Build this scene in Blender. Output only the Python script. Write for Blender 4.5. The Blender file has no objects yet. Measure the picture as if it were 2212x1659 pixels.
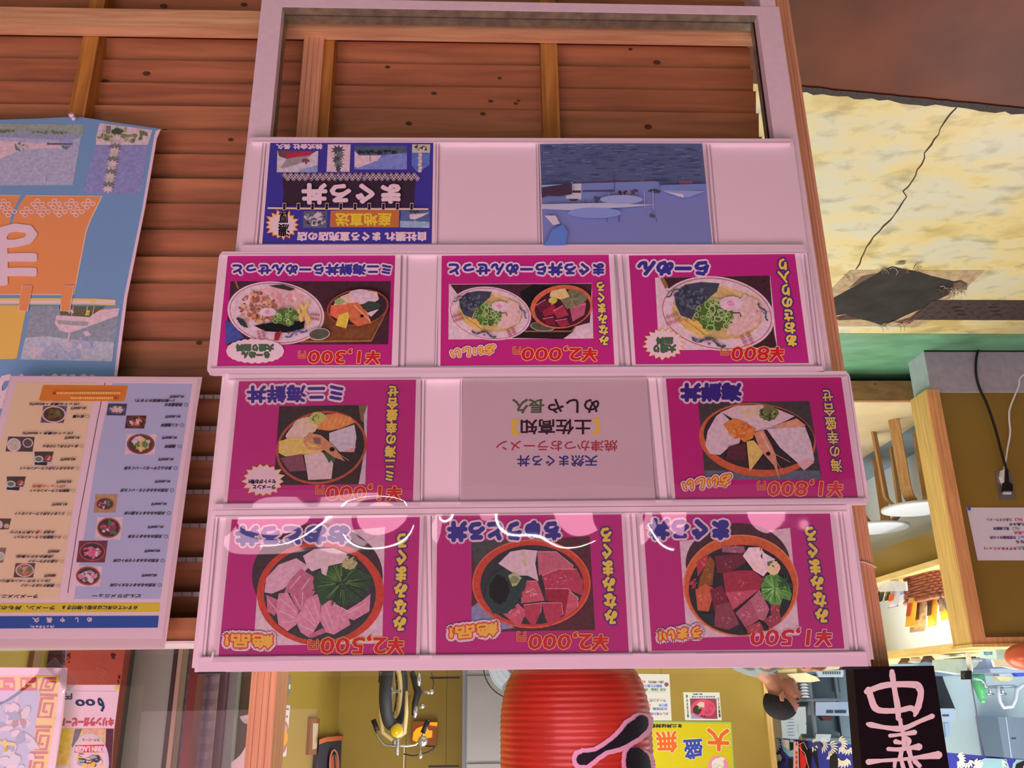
import bpy, math, random
from mathutils import Vector, Matrix
SC = bpy.context.scene
COL = SC.collection
R = random.Random(7)
V = Vector
# ------------------------------------------------------------------ camera (the phone was held upside down)
FPX, W0, H0 = 1900.0, 2212, 1659
CAM = V((0, -1.33, 1.5))
_p, _r, _y = math.radians(19.8), math.radians(.8), math.radians(2.4)
_f0 = V((-math.sin(_y), math.cos(_y), 0)); _rt = V((math.cos(_y), math.sin(_y), 0)); _zu = V((0, 0, 1))
_F = _f0 * math.cos(_p) - _zu * math.sin(_p); _U = _f0 * math.sin(_p) + _zu * math.cos(_p)
_ex = -_rt * math.cos(_r) + _U * math.sin(_r); _ey = _U * math.cos(_r) + _rt * math.sin(_r)
cd = bpy.data.cameras.new('camera'); cam = bpy.data.objects.new('camera', cd); COL.objects.link(cam)
cd.sensor_fit = 'HORIZONTAL'; cd.sensor_width = 36; cd.lens = 36 * FPX / W0; cd.clip_start = .02; cd.clip_end = 100
_m = Matrix((_ex, -_ey, -_F)).transposed().to_4x4(); _m.translation = CAM
cam.matrix_world = _m
SC.camera = cam
SC.view_settings.view_transform = 'Standard'; SC.view_settings.look = 'None'
SC.view_settings.exposure = 0; SC.view_settings.gamma = 1; SC.view_settings.use_curve_mapping = False
# ------------------------------------------------------------------ world and lights
wd = bpy.data.worlds.new('world'); SC.world = wd; wd.use_nodes = True
nt = wd.node_tree; bg = nt.nodes['Background']
bg.inputs[0].default_value = (.80, .62, .66, 1); bg.inputs[1].default_value = .16
def area(name, loc, target, sx, sy, power, color):
    l = bpy.data.lights.new(name, 'AREA'); l.shape = 'RECTANGLE'; l.size = sx; l.size_y = sy; l.energy = power; l.color = color
    o = bpy.data.objects.new(name, l); COL.objects.link(o); o.location = loc
    o.rotation_euler = (V(target) - V(loc)).to_track_quat('-Z', 'Y').to_euler(); return o
area('awning_light', (.25, -1.75, 3.0), (0, .0, .95), 3.4, 1.5, 62, (1, .44, .585))
area('street_daylight', (2.6, -5.5, 2.6), (.2, 0, .9), 3.0, 2.2, 50, (1, .61, .72))
area('dining_ceiling_light', (-2.3, 1.6, 2.86), (-2.3, 1.6, 0), 1.2, 1.4, 15, (1, .90, .74))
area('bar_ceiling_light', (-1.6, 3.6, 2.86), (-1.9, 3.8, 0), 1.6, 2.0, 50, (1, .95, .84))
area('hall_ceiling_light', (-.4, 4.3, 2.86), (-.4, 4.6, 0), 1.8, 1.4, 40, (1, .92, .74))
area('entry_fill_light', (.7, 1.3, 2.86), (.6, 1.2, 0), 1.0, 1.0, 46, (.92, 1, .90))  # added neutral fill, offsets the pink spill behind the left-hand glazing
area('kitchen_ceiling_light', (-3.9, 4.6, 2.9), (-3.9, 4.8, 0), 1.6, 3.0, 105, (.90, .97, 1))
area('galley_ceiling_light', (-3.6, 7.6, 2.9), (-3.6, 7.6, 0), 1.6, 1.6, 60, (.86, .95, 1))
# ------------------------------------------------------------------ pixel <-> place helpers
def ray(u, v): return _F * FPX + _ex * (u - 1106) + _ey * (v - 829)
def P(u, v, Y): d = ray(u, v); return CAM + d * ((Y - CAM.y) / d.y)
def PZ(u, v, z): d = ray(u, v); return CAM + d * ((z - CAM.z) / d.z)
def PX(u, v, x): d = ray(u, v); return CAM + d * ((x - CAM.x) / d.x)
# ------------------------------------------------------------------ materials
def lin(c): c /= 255.; return c / 12.92 if c <= .04045 else ((c + .055) / 1.055) ** 2.4
LIGHT = {'p': (.75, .38, .465), 'n': (.80, .76, .64), 'w': (.80, .76, .66), 'k': (.9, .95, 1.0), 's': (.62, .32, .37), 'x': (1, 1, 1)}
def alb(c, k='x'): return tuple(min(.93, max(.004, lin(a) / e)) for a, e in zip(c, LIGHT[k]))
_MC = {}
def mat(c, k='x', rough=.6, metal=0., var=0., scale=30., bump=0., spec=.5, emit=0., stretch=None):
    key = (tuple(c), k, rough, metal, var, scale, bump, spec, emit, stretch)
    if key in _MC: return _MC[key]
    m = bpy.data.materials.new('paint_%03d' % len(_MC)); m.use_nodes = True; n = m.node_tree; b = n.nodes['Principled BSDF']
    a = alb(c, k)
    b.inputs['Roughness'].default_value = rough; b.inputs['Metallic'].default_value = metal; b.inputs['Specular IOR Level'].default_value = spec
    b.inputs['Base Color'].default_value = (*a, 1)
    if emit: b.inputs['Emission Color'].default_value = (*a, 1); b.inputs['Emission Strength'].default_value = emit
    if var or bump:
        tc = n.nodes.new('ShaderNodeTexCoord'); no = n.nodes.new('ShaderNodeTexNoise'); no.inputs['Scale'].default_value = scale; no.inputs['Detail'].default_value = 5
        src = tc.outputs['Object']
        if stretch:
            mp = n.nodes.new('ShaderNodeMapping'); mp.inputs['Scale'].default_value = stretch; n.links.new(src, mp.inputs[0]); src = mp.outputs[0]
        n.links.new(src, no.inputs['Vector'])
        if var:
            cr = n.nodes.new('ShaderNodeValToRGB'); e = cr.color_ramp.elements
            e[0].position = .3; e[1].position = .7
            e[0].color = (*[max(.002, x * (1 - var)) for x in a], 1); e[1].color = (*[min(.95, x * (1 + var * .6)) for x in a], 1)
            n.links.new(no.outputs['Fac'], cr.inputs[0]); n.links.new(cr.outputs[0], b.inputs['Base Color'])
        if bump:
            bu = n.nodes.new('ShaderNodeBump'); bu.inputs['Strength'].default_value = bump; bu.inputs['Distance'].default_value = .01
            n.links.new(no.outputs['Fac'], bu.inputs['Height']); n.links.new(bu.outputs[0], b.inputs['Normal'])
    _MC[key] = m; return m
def clear_mat(name, rough=.03, fac=.10, tint=(1, 1, 1)):
    m = bpy.data.materials.new(name); m.use_nodes = True; n = m.node_tree; n.nodes.clear()
    o = n.nodes.new('ShaderNodeOutputMaterial'); t = n.nodes.new('ShaderNodeBsdfTransparent'); g = n.nodes.new('ShaderNodeBsdfGlossy')
    mx = n.nodes.new('ShaderNodeMixShader'); lw = n.nodes.new('ShaderNodeLayerWeight'); lw.inputs['Blend'].default_value = .5
    pw = n.nodes.new('ShaderNodeMath'); pw.operation = 'POWER'; pw.inputs[1].default_value = 4
    ma = n.nodes.new('ShaderNodeMath'); ma.operation = 'MULTIPLY_ADD'; ma.inputs[1].default_value = 1 - fac; ma.inputs[2].default_value = fac
    ma.use_clamp = True; n.links.new(lw.outputs['Facing'], pw.inputs[0])
    t.inputs[0].default_value = (*tint, 1); g.inputs['Roughness'].default_value = rough
    n.links.new(pw.outputs[0], ma.inputs[0]); n.links.new(ma.outputs[0], mx.inputs[0]); n.links.new(t.outputs[0], mx.inputs[1]); n.links.new(g.outputs[0], mx.inputs[2]); n.links.new(mx.outputs[0], o.inputs[0])
    return m
GLASS = clear_mat('window_glass', .0, .035)
FILM = clear_mat('clear_film', .05, .17)
def wood(c, k='p', stretch=(2, 30, 30), knots=True, dark=.45, name='wood'):
    m = bpy.data.materials.new(name); m.use_nodes = True; n = m.node_tree; b = n.nodes['Principled BSDF']; a = alb(c, k)
    tc = n.nodes.new('ShaderNodeTexCoord'); mp = n.nodes.new('ShaderNodeMapping'); mp.inputs['Scale'].default_value = stretch
    no = n.nodes.new('ShaderNodeTexNoise'); no.inputs['Scale'].default_value = 4; no.inputs['Detail'].default_value = 6; no.inputs['Distortion'].default_value = .6
    cr = n.nodes.new('ShaderNodeValToRGB'); e = cr.color_ramp.elements; e[0].position = .32; e[1].position = .66
    e[0].color = (*[x * (1 - dark) for x in a], 1); e[1].color = (*[min(.9, x * 1.15) for x in a], 1)
    n.links.new(tc.outputs['Object'], mp.inputs[0]); n.links.new(mp.outputs[0], no.inputs['Vector']); n.links.new(no.outputs['Fac'], cr.inputs[0])
    out = cr.outputs[0]
    if knots:
        mp2 = n.nodes.new('ShaderNodeMapping'); mp2.inputs['Scale'].default_value = (5, 9, 9)
        vo = n.nodes.new('ShaderNodeTexVoronoi'); vo.inputs['Scale'].default_value = 1.1; n.links.new(tc.outputs['Object'], mp2.inputs[0]); n.links.new(mp2.outputs[0], vo.inputs['Vector'])
        c2 = n.nodes.new('ShaderNodeValToRGB'); f = c2.color_ramp.elements; f[0].position = .03; f[1].position = .085; f[0].color = (.18, .12, .10, 1); f[1].color = (1, 1, 1, 1)
        mx = n.nodes.new('ShaderNodeMix'); mx.data_type = 'RGBA'; mx.blend_type = 'MULTIPLY'; mx.inputs[0].default_value = .9
        n.links.new(vo.outputs['Distance'], c2.inputs[0]); n.links.new(out, mx.inputs[6]); n.links.new(c2.outputs[0], mx.inputs[7]); out = mx.outputs[2]
    n.links.new(out, b.inputs['Base Color']); b.inputs['Roughness'].default_value = .62
    return m
# ------------------------------------------------------------------ mesh builder
class MB:
    def __init__(s): s.v, s.f, s.mi, s.ms = [], [], [], []
    def m(s, mt):
        if mt not in s.ms: s.ms.append(mt)
        return s.ms.index(mt)
    def raw(s, vs, fs, mt):
        o = len(s.v); k = s.m(mt); s.v += [V(p) for p in vs]
        for f in fs: s.f.append([i + o for i in f]); s.mi.append(k)
    def poly(s, ps, mt): s.raw(ps, [list(range(len(ps)))], mt)
    def prism(s, ps, off, mt):
        n = len(ps); off = V(off); a = [V(p) for p in ps]
        s.raw(a + [p + off for p in a], [list(range(n)), list(range(2 * n - 1, n - 1, -1))] + [[i, i + n, (i + 1) % n + n, (i + 1) % n] for i in range(n)], mt)
    def box(s, a, b, mt):
        x0, x1 = sorted((a[0], b[0])); y0, y1 = sorted((a[1], b[1])); z0, z1 = sorted((a[2], b[2]))
        s.prism([(x0, y0, z0), (x1, y0, z0), (x1, y0, z1), (x0, y0, z1)], (0, y1 - y0, 0), mt)
    def tube(s, path, r, mt, n=8, closed=False, flat=None):
        path = [V(p) for p in path]; N = len(path); rs = r if isinstance(r, (list, tuple)) else [r] * N; vs = []
        up = None
        for i, p in enumerate(path):
            t = (path[(i + 1) % N] - path[i - 1]) if closed else (path[min(i + 1, N - 1)] - path[max(i - 1, 0)])
            t.normalize()
            if up is None: up = V((0, 0, 1)) if abs(t.z) < .9 else V((1, 0, 0))
            a = t.cross(up).normalized(); b = a.cross(t).normalized(); up = b
            for j in range(n):
                an = 2 * math.pi * (j + .5) / n; vs.append(p + (a * math.cos(an) + b * math.sin(an) * (flat or 1)) * rs[i])
        fs = []
        for i in range(N if closed else N - 1):
            for j in range(n):
                i2 = (i + 1) % N; fs.append([i * n + j, i * n + (j + 1) % n, i2 * n + (j + 1) % n, i2 * n + j])
        if not closed: fs += [list(range(n - 1, -1, -1)), list(range((N - 1) * n, N * n))]
        s.raw(vs, fs, mt)
    def lathe(s, c, prof, mt, n=32, ax='z', mats=None):
        c = V(c); vs = []
        for r, h in prof:
            for j in range(n):
                a = 2 * math.pi * j / n; x, y = r * math.cos(a), r * math.sin(a)
                vs.append(c + (V((x, y, h)) if ax == 'z' else V((x, h, y)) if ax == 'y' else V((h, x, y))))
        fs = []
        for i in range(len(prof) - 1):
            for j in range(n): fs.append([i * n + j, i * n + (j + 1) % n, (i + 1) * n + (j + 1) % n, (i + 1) * n + j])
        if prof[0][0] > 1e-5: fs.append(list(range(n - 1, -1, -1)))
        if prof[-1][0] > 1e-5: fs.append(list(range((len(prof) - 1) * n, len(prof) * n)))
        s.raw(vs, fs, mt)
    def ell(s, c, r, mt, n=20, k=12):
        c = V(c); vs = []
        for i in range(k + 1):
            t = math.pi * i / k
            for j in range(n): a = 2 * math.pi * j / n; vs.append(c + V((r[0] * math.sin(t) * math.cos(a), r[1] * math.sin(t) * math.sin(a), r[2] * math.cos(t))))
        s.raw(vs, [[i * n + j, i * n + (j + 1) % n, (i + 1) * n + (j + 1) % n, (i + 1) * n + j] for i in range(k) for j in range(n)], mt)
    def build(s, name, parent=None, smooth=False, loc=None):
        o = V((0, 0, 0)); q = parent
        while q: o += q.location; q = q.parent
        if parent is None:
            if loc is None:
                z = min(p.z for p in s.v); xs = [p.x for p in s.v]; ys = [p.y for p in s.v]
                loc = V(((min(xs) + max(xs)) / 2, (min(ys) + max(ys)) / 2, z))
            o = V(loc)
        me = bpy.data.meshes.new(name); me.from_pydata([tuple(p - o) for p in s.v], [], s.f)
        for mt in s.ms: me.materials.append(mt)
        me.polygons.foreach_set('material_index', s.mi)
        if smooth: me.polygons.foreach_set('use_smooth', [True] * len(me.polygons))
        me.update(); ob = bpy.data.objects.new(name, me); COL.objects.link(ob)
        if parent: ob.parent = parent
        else: ob.location = o
        return ob
def tag(o, label=None, cat=None, group=None, kind=None):
    if label: o['label'] = label
    if cat: o['category'] = cat
    if group: o['group'] = group
    if kind: o['kind'] = kind
    return o
def empty(name, loc, label, cat, group=None):
    e = bpy.data.objects.new(name, None); COL.objects.link(e); e.location = loc; e.empty_display_size = .05; return tag(e, label, cat, group)
def struct(mb, name, smooth=False): return tag(mb.build(name, smooth=smooth), kind='structure')
def mbox(a, b, mt): m = MB(); m.box(a, b, mt); return m
# ------------------------------------------------------------------ lettering and print
_TC = {}
def glyphs(t, vertical=False):
    key = (t, vertical)
    if key in _TC: return _TC[key]
    cu = bpy.data.curves.new('lettering', 'FONT'); cu.body = '\n'.join(t) if vertical else t; cu.resolution_u = 2
    if vertical: cu.align_x = 'CENTER'
    o = bpy.data.objects.new('lettering', cu); me = bpy.data.meshes.new_from_object(o)
    vs = [(v.co.x, v.co.y) for v in me.vertices]; fs = [list(p.vertices) for p in me.polygons]
    x0 = min(v[0] for v in vs); x1 = max(v[0] for v in vs); y0 = min(v[1] for v in vs); y1 = max(v[1] for v in vs)
    vs = [((x - x0) / max(1e-6, x1 - x0), (y - y0) / max(1e-6, y1 - y0)) for x, y in vs]
    bpy.data.objects.remove(o); bpy.data.meshes.remove(me); _TC[key] = (vs, fs); return _TC[key]
class Print:
    """flat print on a real plane y = Y; coordinates are read off an enlargement of the photograph and laid back on that plane"""
    def __init__(s, name, label, cat, Y, reg, zw, k='p', group=None, base=None, plane=None):
        s.reg, s.sc, s.Y, s.k = reg, (reg[2] - reg[0]) / zw, Y, k; s.parts = {}; s.n = {}; s.cur = 'print'; s.rough = .55; s.plane = plane
        s.args = (name, label, cat, group); s.lift = 0
    def uv(s, x, y): return s.reg[0] + x * s.sc, s.reg[1] + y * s.sc
    def pt(s, x, y, d=0.):
        u, v = s.uv(x, y)
        if s.plane: return s.plane(u, v, d)
        return P(u, v, s.Y - d)
    def part(s, name, lift=None):
        s.cur = name
        if lift is not None: s.lift = lift
        if name not in s.parts: s.parts[name] = MB(); s.n[name] = s.lift
        return s
    def _d(s): s.n[s.cur] = s.n.get(s.cur, s.lift) + 3e-5; return s.n[s.cur]
    def mt(s, c, **kw):
        if isinstance(c, tuple) and not kw and s.cur.split('#')[0].endswith('photo'): kw = dict(var=.20, scale=150.)
        return c if not isinstance(c, tuple) else mat(c, s.k, kw.pop('rough', s.rough), spec=kw.pop('spec', .12), **kw)
    def poly(s, pts, c, **kw):
        if s.cur not in s.parts: s.part(s.cur)
        d = s._d(); s.parts[s.cur].poly([s.pt(x, y, d) for x, y in pts], s.mt(c, **kw)); return s
    def slab(s, pts, c, th=.0006, **kw):
        if s.cur not in s.parts: s.part(s.cur)
        d = s._d(); s.parts[s.cur].prism([s.pt(x, y, d) for x, y in pts], (0, th, 0), s.mt(c, **kw)); return s
    def rect(s, x0, y0, x1, y1, c, **kw): return s.poly([(x0, y0), (x1, y0), (x1, y1), (x0, y1)], c, **kw)
    def epts(s, cx, cy, rx, ry, rot=0, n=40, a0=0, a1=360, jag=0, seed=0):
        q = random.Random(seed); out = []; co, si = math.cos(math.radians(rot)), math.sin(math.radians(rot))
        for i in range(n if a1 - a0 >= 360 else n + 1):
            a = math.radians(a0 + (a1 - a0) * i / n); j = 1 + jag * (q.random() - .5); x, y = rx * j * math.cos(a), ry * j * math.sin(a)
            out.append((cx + x * co - y * si, cy + x * si + y * co))
        return out
    def ell(s, cx, cy, rx, ry, c, rot=0, jag=0, seed=0, n=40, **kw): return s.poly(s.epts(cx, cy, rx, ry, rot, n, jag=jag, seed=seed), c, **kw)
    def ring(s, cx, cy, rx, ry, w, c, rot=0, a0=0, a1=360, **kw):
        if s.cur not in s.parts: s.part(s.cur)
        n = 48; a = s.epts(cx, cy, rx, ry, rot, n, a0, a1); b = s.epts(cx, cy, rx - w, ry - w, rot, n, a0, a1); d = s._d(); N = len(a); cl = a1 - a0 >= 360
        s.parts[s.cur].raw([s.pt(x, y, d) for x, y in a + b], [[i, (i + 1) % N, (i + 1) % N + N, i + N] for i in range(N if cl else N - 1)], s.mt(c, **kw)); return s
    def burst(s, cx, cy, rx, ry, c, n=18, inner=.78, seed=0, rot=0, **kw):
        q = random.Random(seed); pts = []
        for i in range(2 * n):
            a = math.pi * i / n + rot; k = (1 + .16 * (q.random() - .5)) if i % 2 == 0 else inner; pts.append((cx + rx * k * math.cos(a), cy + ry * k * math.sin(a)))
        return s.poly(pts, c, **kw)
    def line(s, pts, w, c, **kw):
        if s.cur not in s.parts: s.part(s.cur)
        L, Rr = [], []; N = len(pts)
        for i, (x, y) in enumerate(pts):
            a, b = pts[max(i - 1, 0)], pts[min(i + 1, N - 1)]; dx, dy = b[0] - a[0], b[1] - a[1]; l = math.hypot(dx, dy) or 1
            wi = (w[i] if isinstance(w, (list, tuple)) else w) / 2; nx, ny = -dy / l * wi, dx / l * wi; L.append((x + nx, y + ny)); Rr.append((x - nx, y - ny))
        d = s._d(); s.parts[s.cur].raw([s.pt(x, y, d) for x, y in L + Rr], [[i, i + 1, i + 1 + N, i + N] for i in range(N - 1)], s.mt(c, **kw)); return s
    def blades(s, cx, cy, r0, r1, n, c, w=8, seed=0, a0=0, a1=360, sq=1.):
        q = random.Random(seed)
        for i in range(n):
            a = math.radians(a0 + (a1 - a0) * q.random()); ra = r0 * q.random(); rb = ra + (r1 - ra) * (.6 + .4 * q.random())
            s.line([(cx + ra * math.cos(a), cy + sq * ra * math.sin(a)), (cx + rb * math.cos(a), cy + sq * rb * math.sin(a))], [w, w * .3], c[q.randrange(len(c))])
        return s
    def bits(s, cx, cy, rx, ry, n, cols, r=14, seed=0, jag=.6):
        q = random.Random(seed)
        for i in range(n):
            a = q.random() * 6.283; k = math.sqrt(q.random()); s.ell(cx + rx * k * math.cos(a), cy + ry * k * math.sin(a), r * (.5 + q.random()), r * (.4 + .7 * q.random()), cols[q.randrange(len(cols))], rot=q.random() * 180, jag=jag, seed=q.randrange(999), n=9)
        return s
    def text(s, t, box, c, bold=0., outs=(), vertical=False, slant=0., quad=None, rise=0.):
        """box = (x0, y0, x1, y1) in enlargement pixels; the print is upside down there, so it reads from x1 to x0 with its top at y1"""
        if s.cur not in s.parts: s.part(s.cur)
        vs, fs = glyphs(t, vertical)
        if quad is None:
            x0, y0, x1, y1 = box; quad = [(x1, y0), (x0, y0 + rise), (x0 - slant, y1 + rise), (x1 - slant, y1)]
        A, B, C, D = quad; base = []
        for a, b in vs:
            x = (A[0] * (1 - a) + B[0] * a) * (1 - b) + (D[0] * (1 - a) + C[0] * a) * b; y = (A[1] * (1 - a) + B[1] * a) * (1 - b) + (D[1] * (1 - a) + C[1] * a) * b
            base.append((x, y))
        for col, r in list(outs) + [(c, bold)]:
            k = 1 if r == 0 else (12 if r > 9 else 6); d = s._d(); mb = s.parts[s.cur]; mt = s.mt(col)
            rr = [(0, 0)] if r == 0 else [(r * math.cos(6.283 * i / k), r * math.sin(6.283 * i / k)) for i in range(k)] + ([(r * .5 * math.cos(6.283 * i / 6), r * .5 * math.sin(6.283 * i / 6)) for i in range(6)] if r > 9 else [])
            for i, (dx, dy) in enumerate(rr): mb.raw([s.pt(x + dx, y + dy, d + i * 5e-6) for x, y in base], fs, mt)
            s.n[s.cur] = d + len(rr) * 5e-6
        return s
    def done(s, labels=None):
        name, label, cat, group = s.args
        allp = [p for m in s.parts.values() for p in m.v]; z = min(p.z for p in allp); c = sum(allp, V()) / len(allp)
        root = empty(name, (c.x, c.y, z), label, cat, group); s.obs = {}
        for n, m in s.parts.items():
            if m.v: s.obs[n] = m.build(n.split('#')[0], root)
        return root
# ================================================================== SETTING, street side
def strip_z(u, v, Y): return P(u, v, Y).z
SIDE = wood((140, 70, 44), 's', (.9, 9, 12), False, .34, 'siding_wood')
SIDE2 = wood((150, 78, 50), 's', (.9, 9, 12), False, .3, 'siding_wood_pale')
STUD = wood((160, 88, 38), 's', (18, 18, 1.2), False, .35, 'stud_wood')
BEAM = wood((205, 120, 88), 's', (1.2, 16, 26), False, .3, 'beam_wood')
POSTW = wood((202, 118, 92), 'p', (40, 30, .8), False, .2, 'post_wood')
DARK = mat((14, 12, 12), 'x', .7)
# floors: red painted outside, worn cream inside, green behind
rb = [PZ(1600, 178, 0), PZ(1730, 190, 0), PZ(2212, 236, 0), PZ(2700, 284, 0)]
YB = .56
RED = mat((92, 32, 20), 'p', .40, var=.5, scale=2.6, bump=.05, spec=.2)
m = MB(); m.prism([(-5.1, -4.5, -.1), (2.6, -4.5, -.1), (2.6, .30, -.1), (-.2, .47, -.1), (rb[1].x, rb[1].y, -.1), (rb[2].x, rb[2].y, -.1), (-5.1, 1.1, -.1)], (0, 0, .1), RED)
struct(m, 'floor_street')
CREAM = bpy.data.materials.new('worn_cream_paint'); CREAM.use_nodes = True
_n = CREAM.node_tree; _b = _n.nodes['Principled BSDF']; _b.inputs['Roughness'].default_value = .38
_tc = _n.nodes.new('ShaderNodeTexCoord'); _cols = [alb((206, 192, 128), 'n'), alb((196, 194, 160), 'n'), alb((186, 168, 102), 'n')]
def _noise(sc, det, st, dist=0.):
    mp = _n.nodes.new('ShaderNodeMapping'); mp.inputs['Scale'].default_value = st; no = _n.nodes.new('ShaderNodeTexNoise'); no.inputs['Scale'].default_value = sc; no.inputs['Detail'].default_value = det; no.inputs['Distortion'].default_value = dist
    _n.links.new(_tc.outputs['Object'], mp.inputs[0]); _n.links.new(mp.outputs[0], no.inputs['Vector']); return no
_a = _noise(4.2, 8, (1, 1.4, 1)); _cr = _n.nodes.new('ShaderNodeValToRGB'); _e = _cr.color_ramp.elements; _e[0].position = .36; _e[1].position = .62
_e[0].color = (*_cols[2], 1); _e[1].color = (*_cols[1], 1); _k = _cr.color_ramp.elements.new(.48); _k.color = (*_cols[0], 1)
_s = _noise(10, 14, (1, 1.6, 1), .3); _c2 = _n.nodes.new('ShaderNodeValToRGB'); _e2 = _c2.color_ramp.elements; _e2[0].position = .52; _e2[1].position = .74; _e2[0].color = (1, 1, 1, 1); _e2[1].color = (.50, .50, .46, 1)
_mx = _n.nodes.new('ShaderNodeMix'); _mx.data_type = 'RGBA'; _mx.blend_type = 'MULTIPLY'; _mx.inputs[0].default_value = .8
_n.links.new(_a.outputs['Fac'], _cr.inputs[0]); _n.links.new(_s.outputs['Fac'], _c2.inputs[0]); _n.links.new(_cr.outputs[0], _mx.inputs[6]); _n.links.new(_c2.outputs[0], _mx.inputs[7]); _n.links.new(_mx.outputs[2], _b.inputs['Base Color'])
m = MB(); m.prism([(-5.1, 1.1, -.1), (rb[2].x, rb[2].y, -.1), (rb[1].x, rb[1].y, -.1), (-.2, .47, -.1), (1.6, .30, -.1), (1.6, 2.17, -.1), (-5.1, 2.19, -.1)], (0, 0, .098), CREAM); struct(m, 'floor')
# gritty black joint between the red and the cream paint
m = MB(); rr = random.Random(3); top, bot = [], []
for i in range(60):
    t = i / 59; p = rb[1].lerp(rb[3], t) + (rb[1] - rb[3]) * .02
    top.append(p + V((0, -.012 + .004 * rr.random(), .0015))); bot.append(p + V((0, .008 + .012 * rr.random(), .0015)))
m.prism(top + bot[::-1], (0, 0, .002), mat((52, 42, 40), 'n', .7, var=.6, scale=160)); tag(m.build('floor_joint'), kind='structure')
GREENF = mat((98, 152, 112), 'n', .35, var=.3, scale=5, stretch=(1, 3, 1))
struct(mbox((-5.1, 2.18, -.1), (1.6, 3.4, 0), GREENF), 'floor_green')
# crack in the floor
ck = [(1640, 235), (1618, 280), (1590, 318), (1600, 345), (1540, 405), (1500, 462), (1455, 530), (1440, 585), (1400, 628), (1378, 672), (1312, 750), (1316, 792), (1290, 850), (1248, 900), (1235, 950), (1208, 995), (1170, 1050), (1122, 1090), (1155, 1140), (1118, 1190), (1085, 1245), (1040, 1310), (1008, 1350), (950, 1400), (905, 1455), (858, 1498), (830, 1545), (795, 1590), (770, 1650), (748, 1690), (735, 1740), (700, 1790)]
flo = lambda u, v, d=0: PZ(u, v, .0 - .0015 + .0 + d)
pr = Print('floor_crack', None, None, 0, (1680, 150, 2212, 550), 2206, 'n', plane=lambda u, v, d: PZ(u, v, -.0005 + d * .2))
pr.line(ck, [7 + 8 * rr.random() for _ in ck], (60, 45, 30)); o = pr.parts['print'].build('floor_crack'); tag(o, kind='structure')
# siding: overlapping boards, tilted, between studs
YS = .13
edges = [-60, -18, 30, 84, 131, 180, 229, 281, 333, 386, 440, 497, 555, 613, 673, 737, 797, 857, 925, 990, 1062, 1134, 1208, 1283, 1345]
m = MB()
zs = [strip_z(300, v, YS - .012) for v in edges]
m2 = MB()
for i in range(len(zs) - 1):
    zb, zt = zs[i], zs[i + 1]
    gap = .006 if edges[i + 1] >= 857 else 0
    mtw = SIDE if i % 3 else SIDE2
    # lower edge stands proud of the board below it
    for (x0, x1) in ((-.56, .37), (.37, 2.4)):
        m.prism([(x0, YS - .014, zb), (x0, YS + .004, zb), (x0, YS + .016, zt + .012), (x0, YS + .004, zt - gap)], (x1 - x0, 0, 0), mtw)
KN = mat((74, 40, 26), 's', .7, var=.4, scale=200)
for u, v, r in ((259, 133, 4), (316, 158, 7), (226, 175, 7), (353, 12, 7), (527, 9, 6), (498, 301, 5), (356, 282, 6), (837, 144, 4.5), (937, 201, 5), (1079, 168, 4), (1081, 193, 4), (1060, 218, 4.5), (1114, 223, 4), (1043, 245, 5), (883, 266, 6), (1362, 106, 4), (1419, 134, 7), (1400, 273, 7), (1120, 217, 3), (430, 740, 5)):
    z = P(u, v, YS - .008).z
    for i in range(len(zs) - 1):
        if zs[i] <= z < zs[i + 1]:
            yk = YS - .014 + (z - zs[i]) / (zs[i + 1] + .012 - zs[i]) * .018 - .0007; c = P(u, v, yk)
            m.poly([c + V((r * .0011 * math.cos(a), 0, r * .00075 * math.sin(a))) for a in [k * math.pi / 8 for k in range(16)]], KN)
tag(m.build('wall_front'), kind='structure')
struct(mbox((-.56, YS + .025, 0), (2.45, YS + .035, 1.40), mat((60, 36, 26), 's', .8)), 'wall_front_backing')
# bright perforated metal strips in the open joints
for i, v in enumerate((857, 925, 990, 1062, 1135, 1208, 1283)):
    z = strip_z(430, v, YS - .016); m = MB(); x = .36
    while x < .62:
        m.box((x, YS - .0185, z - .0032), (x + .013, YS - .0155, z + .0034), mat((225, 222, 214), 's', .25, .6)); x += .0155
    m.box((.30, YS - .0165, z - .004), (.64, YS - .0145, z + .004), mat((120, 112, 104), 's', .3, .7))
    tag(m.build('trim_1' if i == 0 else 'trim_1.%03d' % i), kind='structure')
# studs in front of the boards
def stud(ul, ur, v, zt, name, y0=.085):
    a, b = P(ul, v, y0).x, P(ur, v, y0).x
    struct(mbox((a, y0, .02), (b, YS + .0, zt), STUD), name)
zs80 = strip_z(300, 80, .1)
stud(178, 212, 84, 1.34, 'trim_2'); stud(655, 688, 95, 1.34, 'trim_2.001'); stud(692, 722, 95, 1.34, 'trim_2.002'); stud(1168, 1203, 95, 1.34, 'trim_2.003')
# low cross beam
zt = strip_z(300, 57, .055); zbm = strip_z(300, 19, .055); yb = PZ(300, 79, zt).y
struct(mbox((-.555, .055, zbm), (2.45, yb, zt), BEAM), 'trim_3')
# top beam of the siding with its bright edge
z0, z1 = strip_z(200, 1338, .085), strip_z(200, 1388, .085)
struct(mbox((-.555, .07, z0), (2.45, .20, z1), SIDE2), 'trim_4')
struct(mbox((-.555, .066, z1), (2.45, .20, z1 + .004), mat((238, 232, 214), 's', .4)), 'sill')
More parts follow.
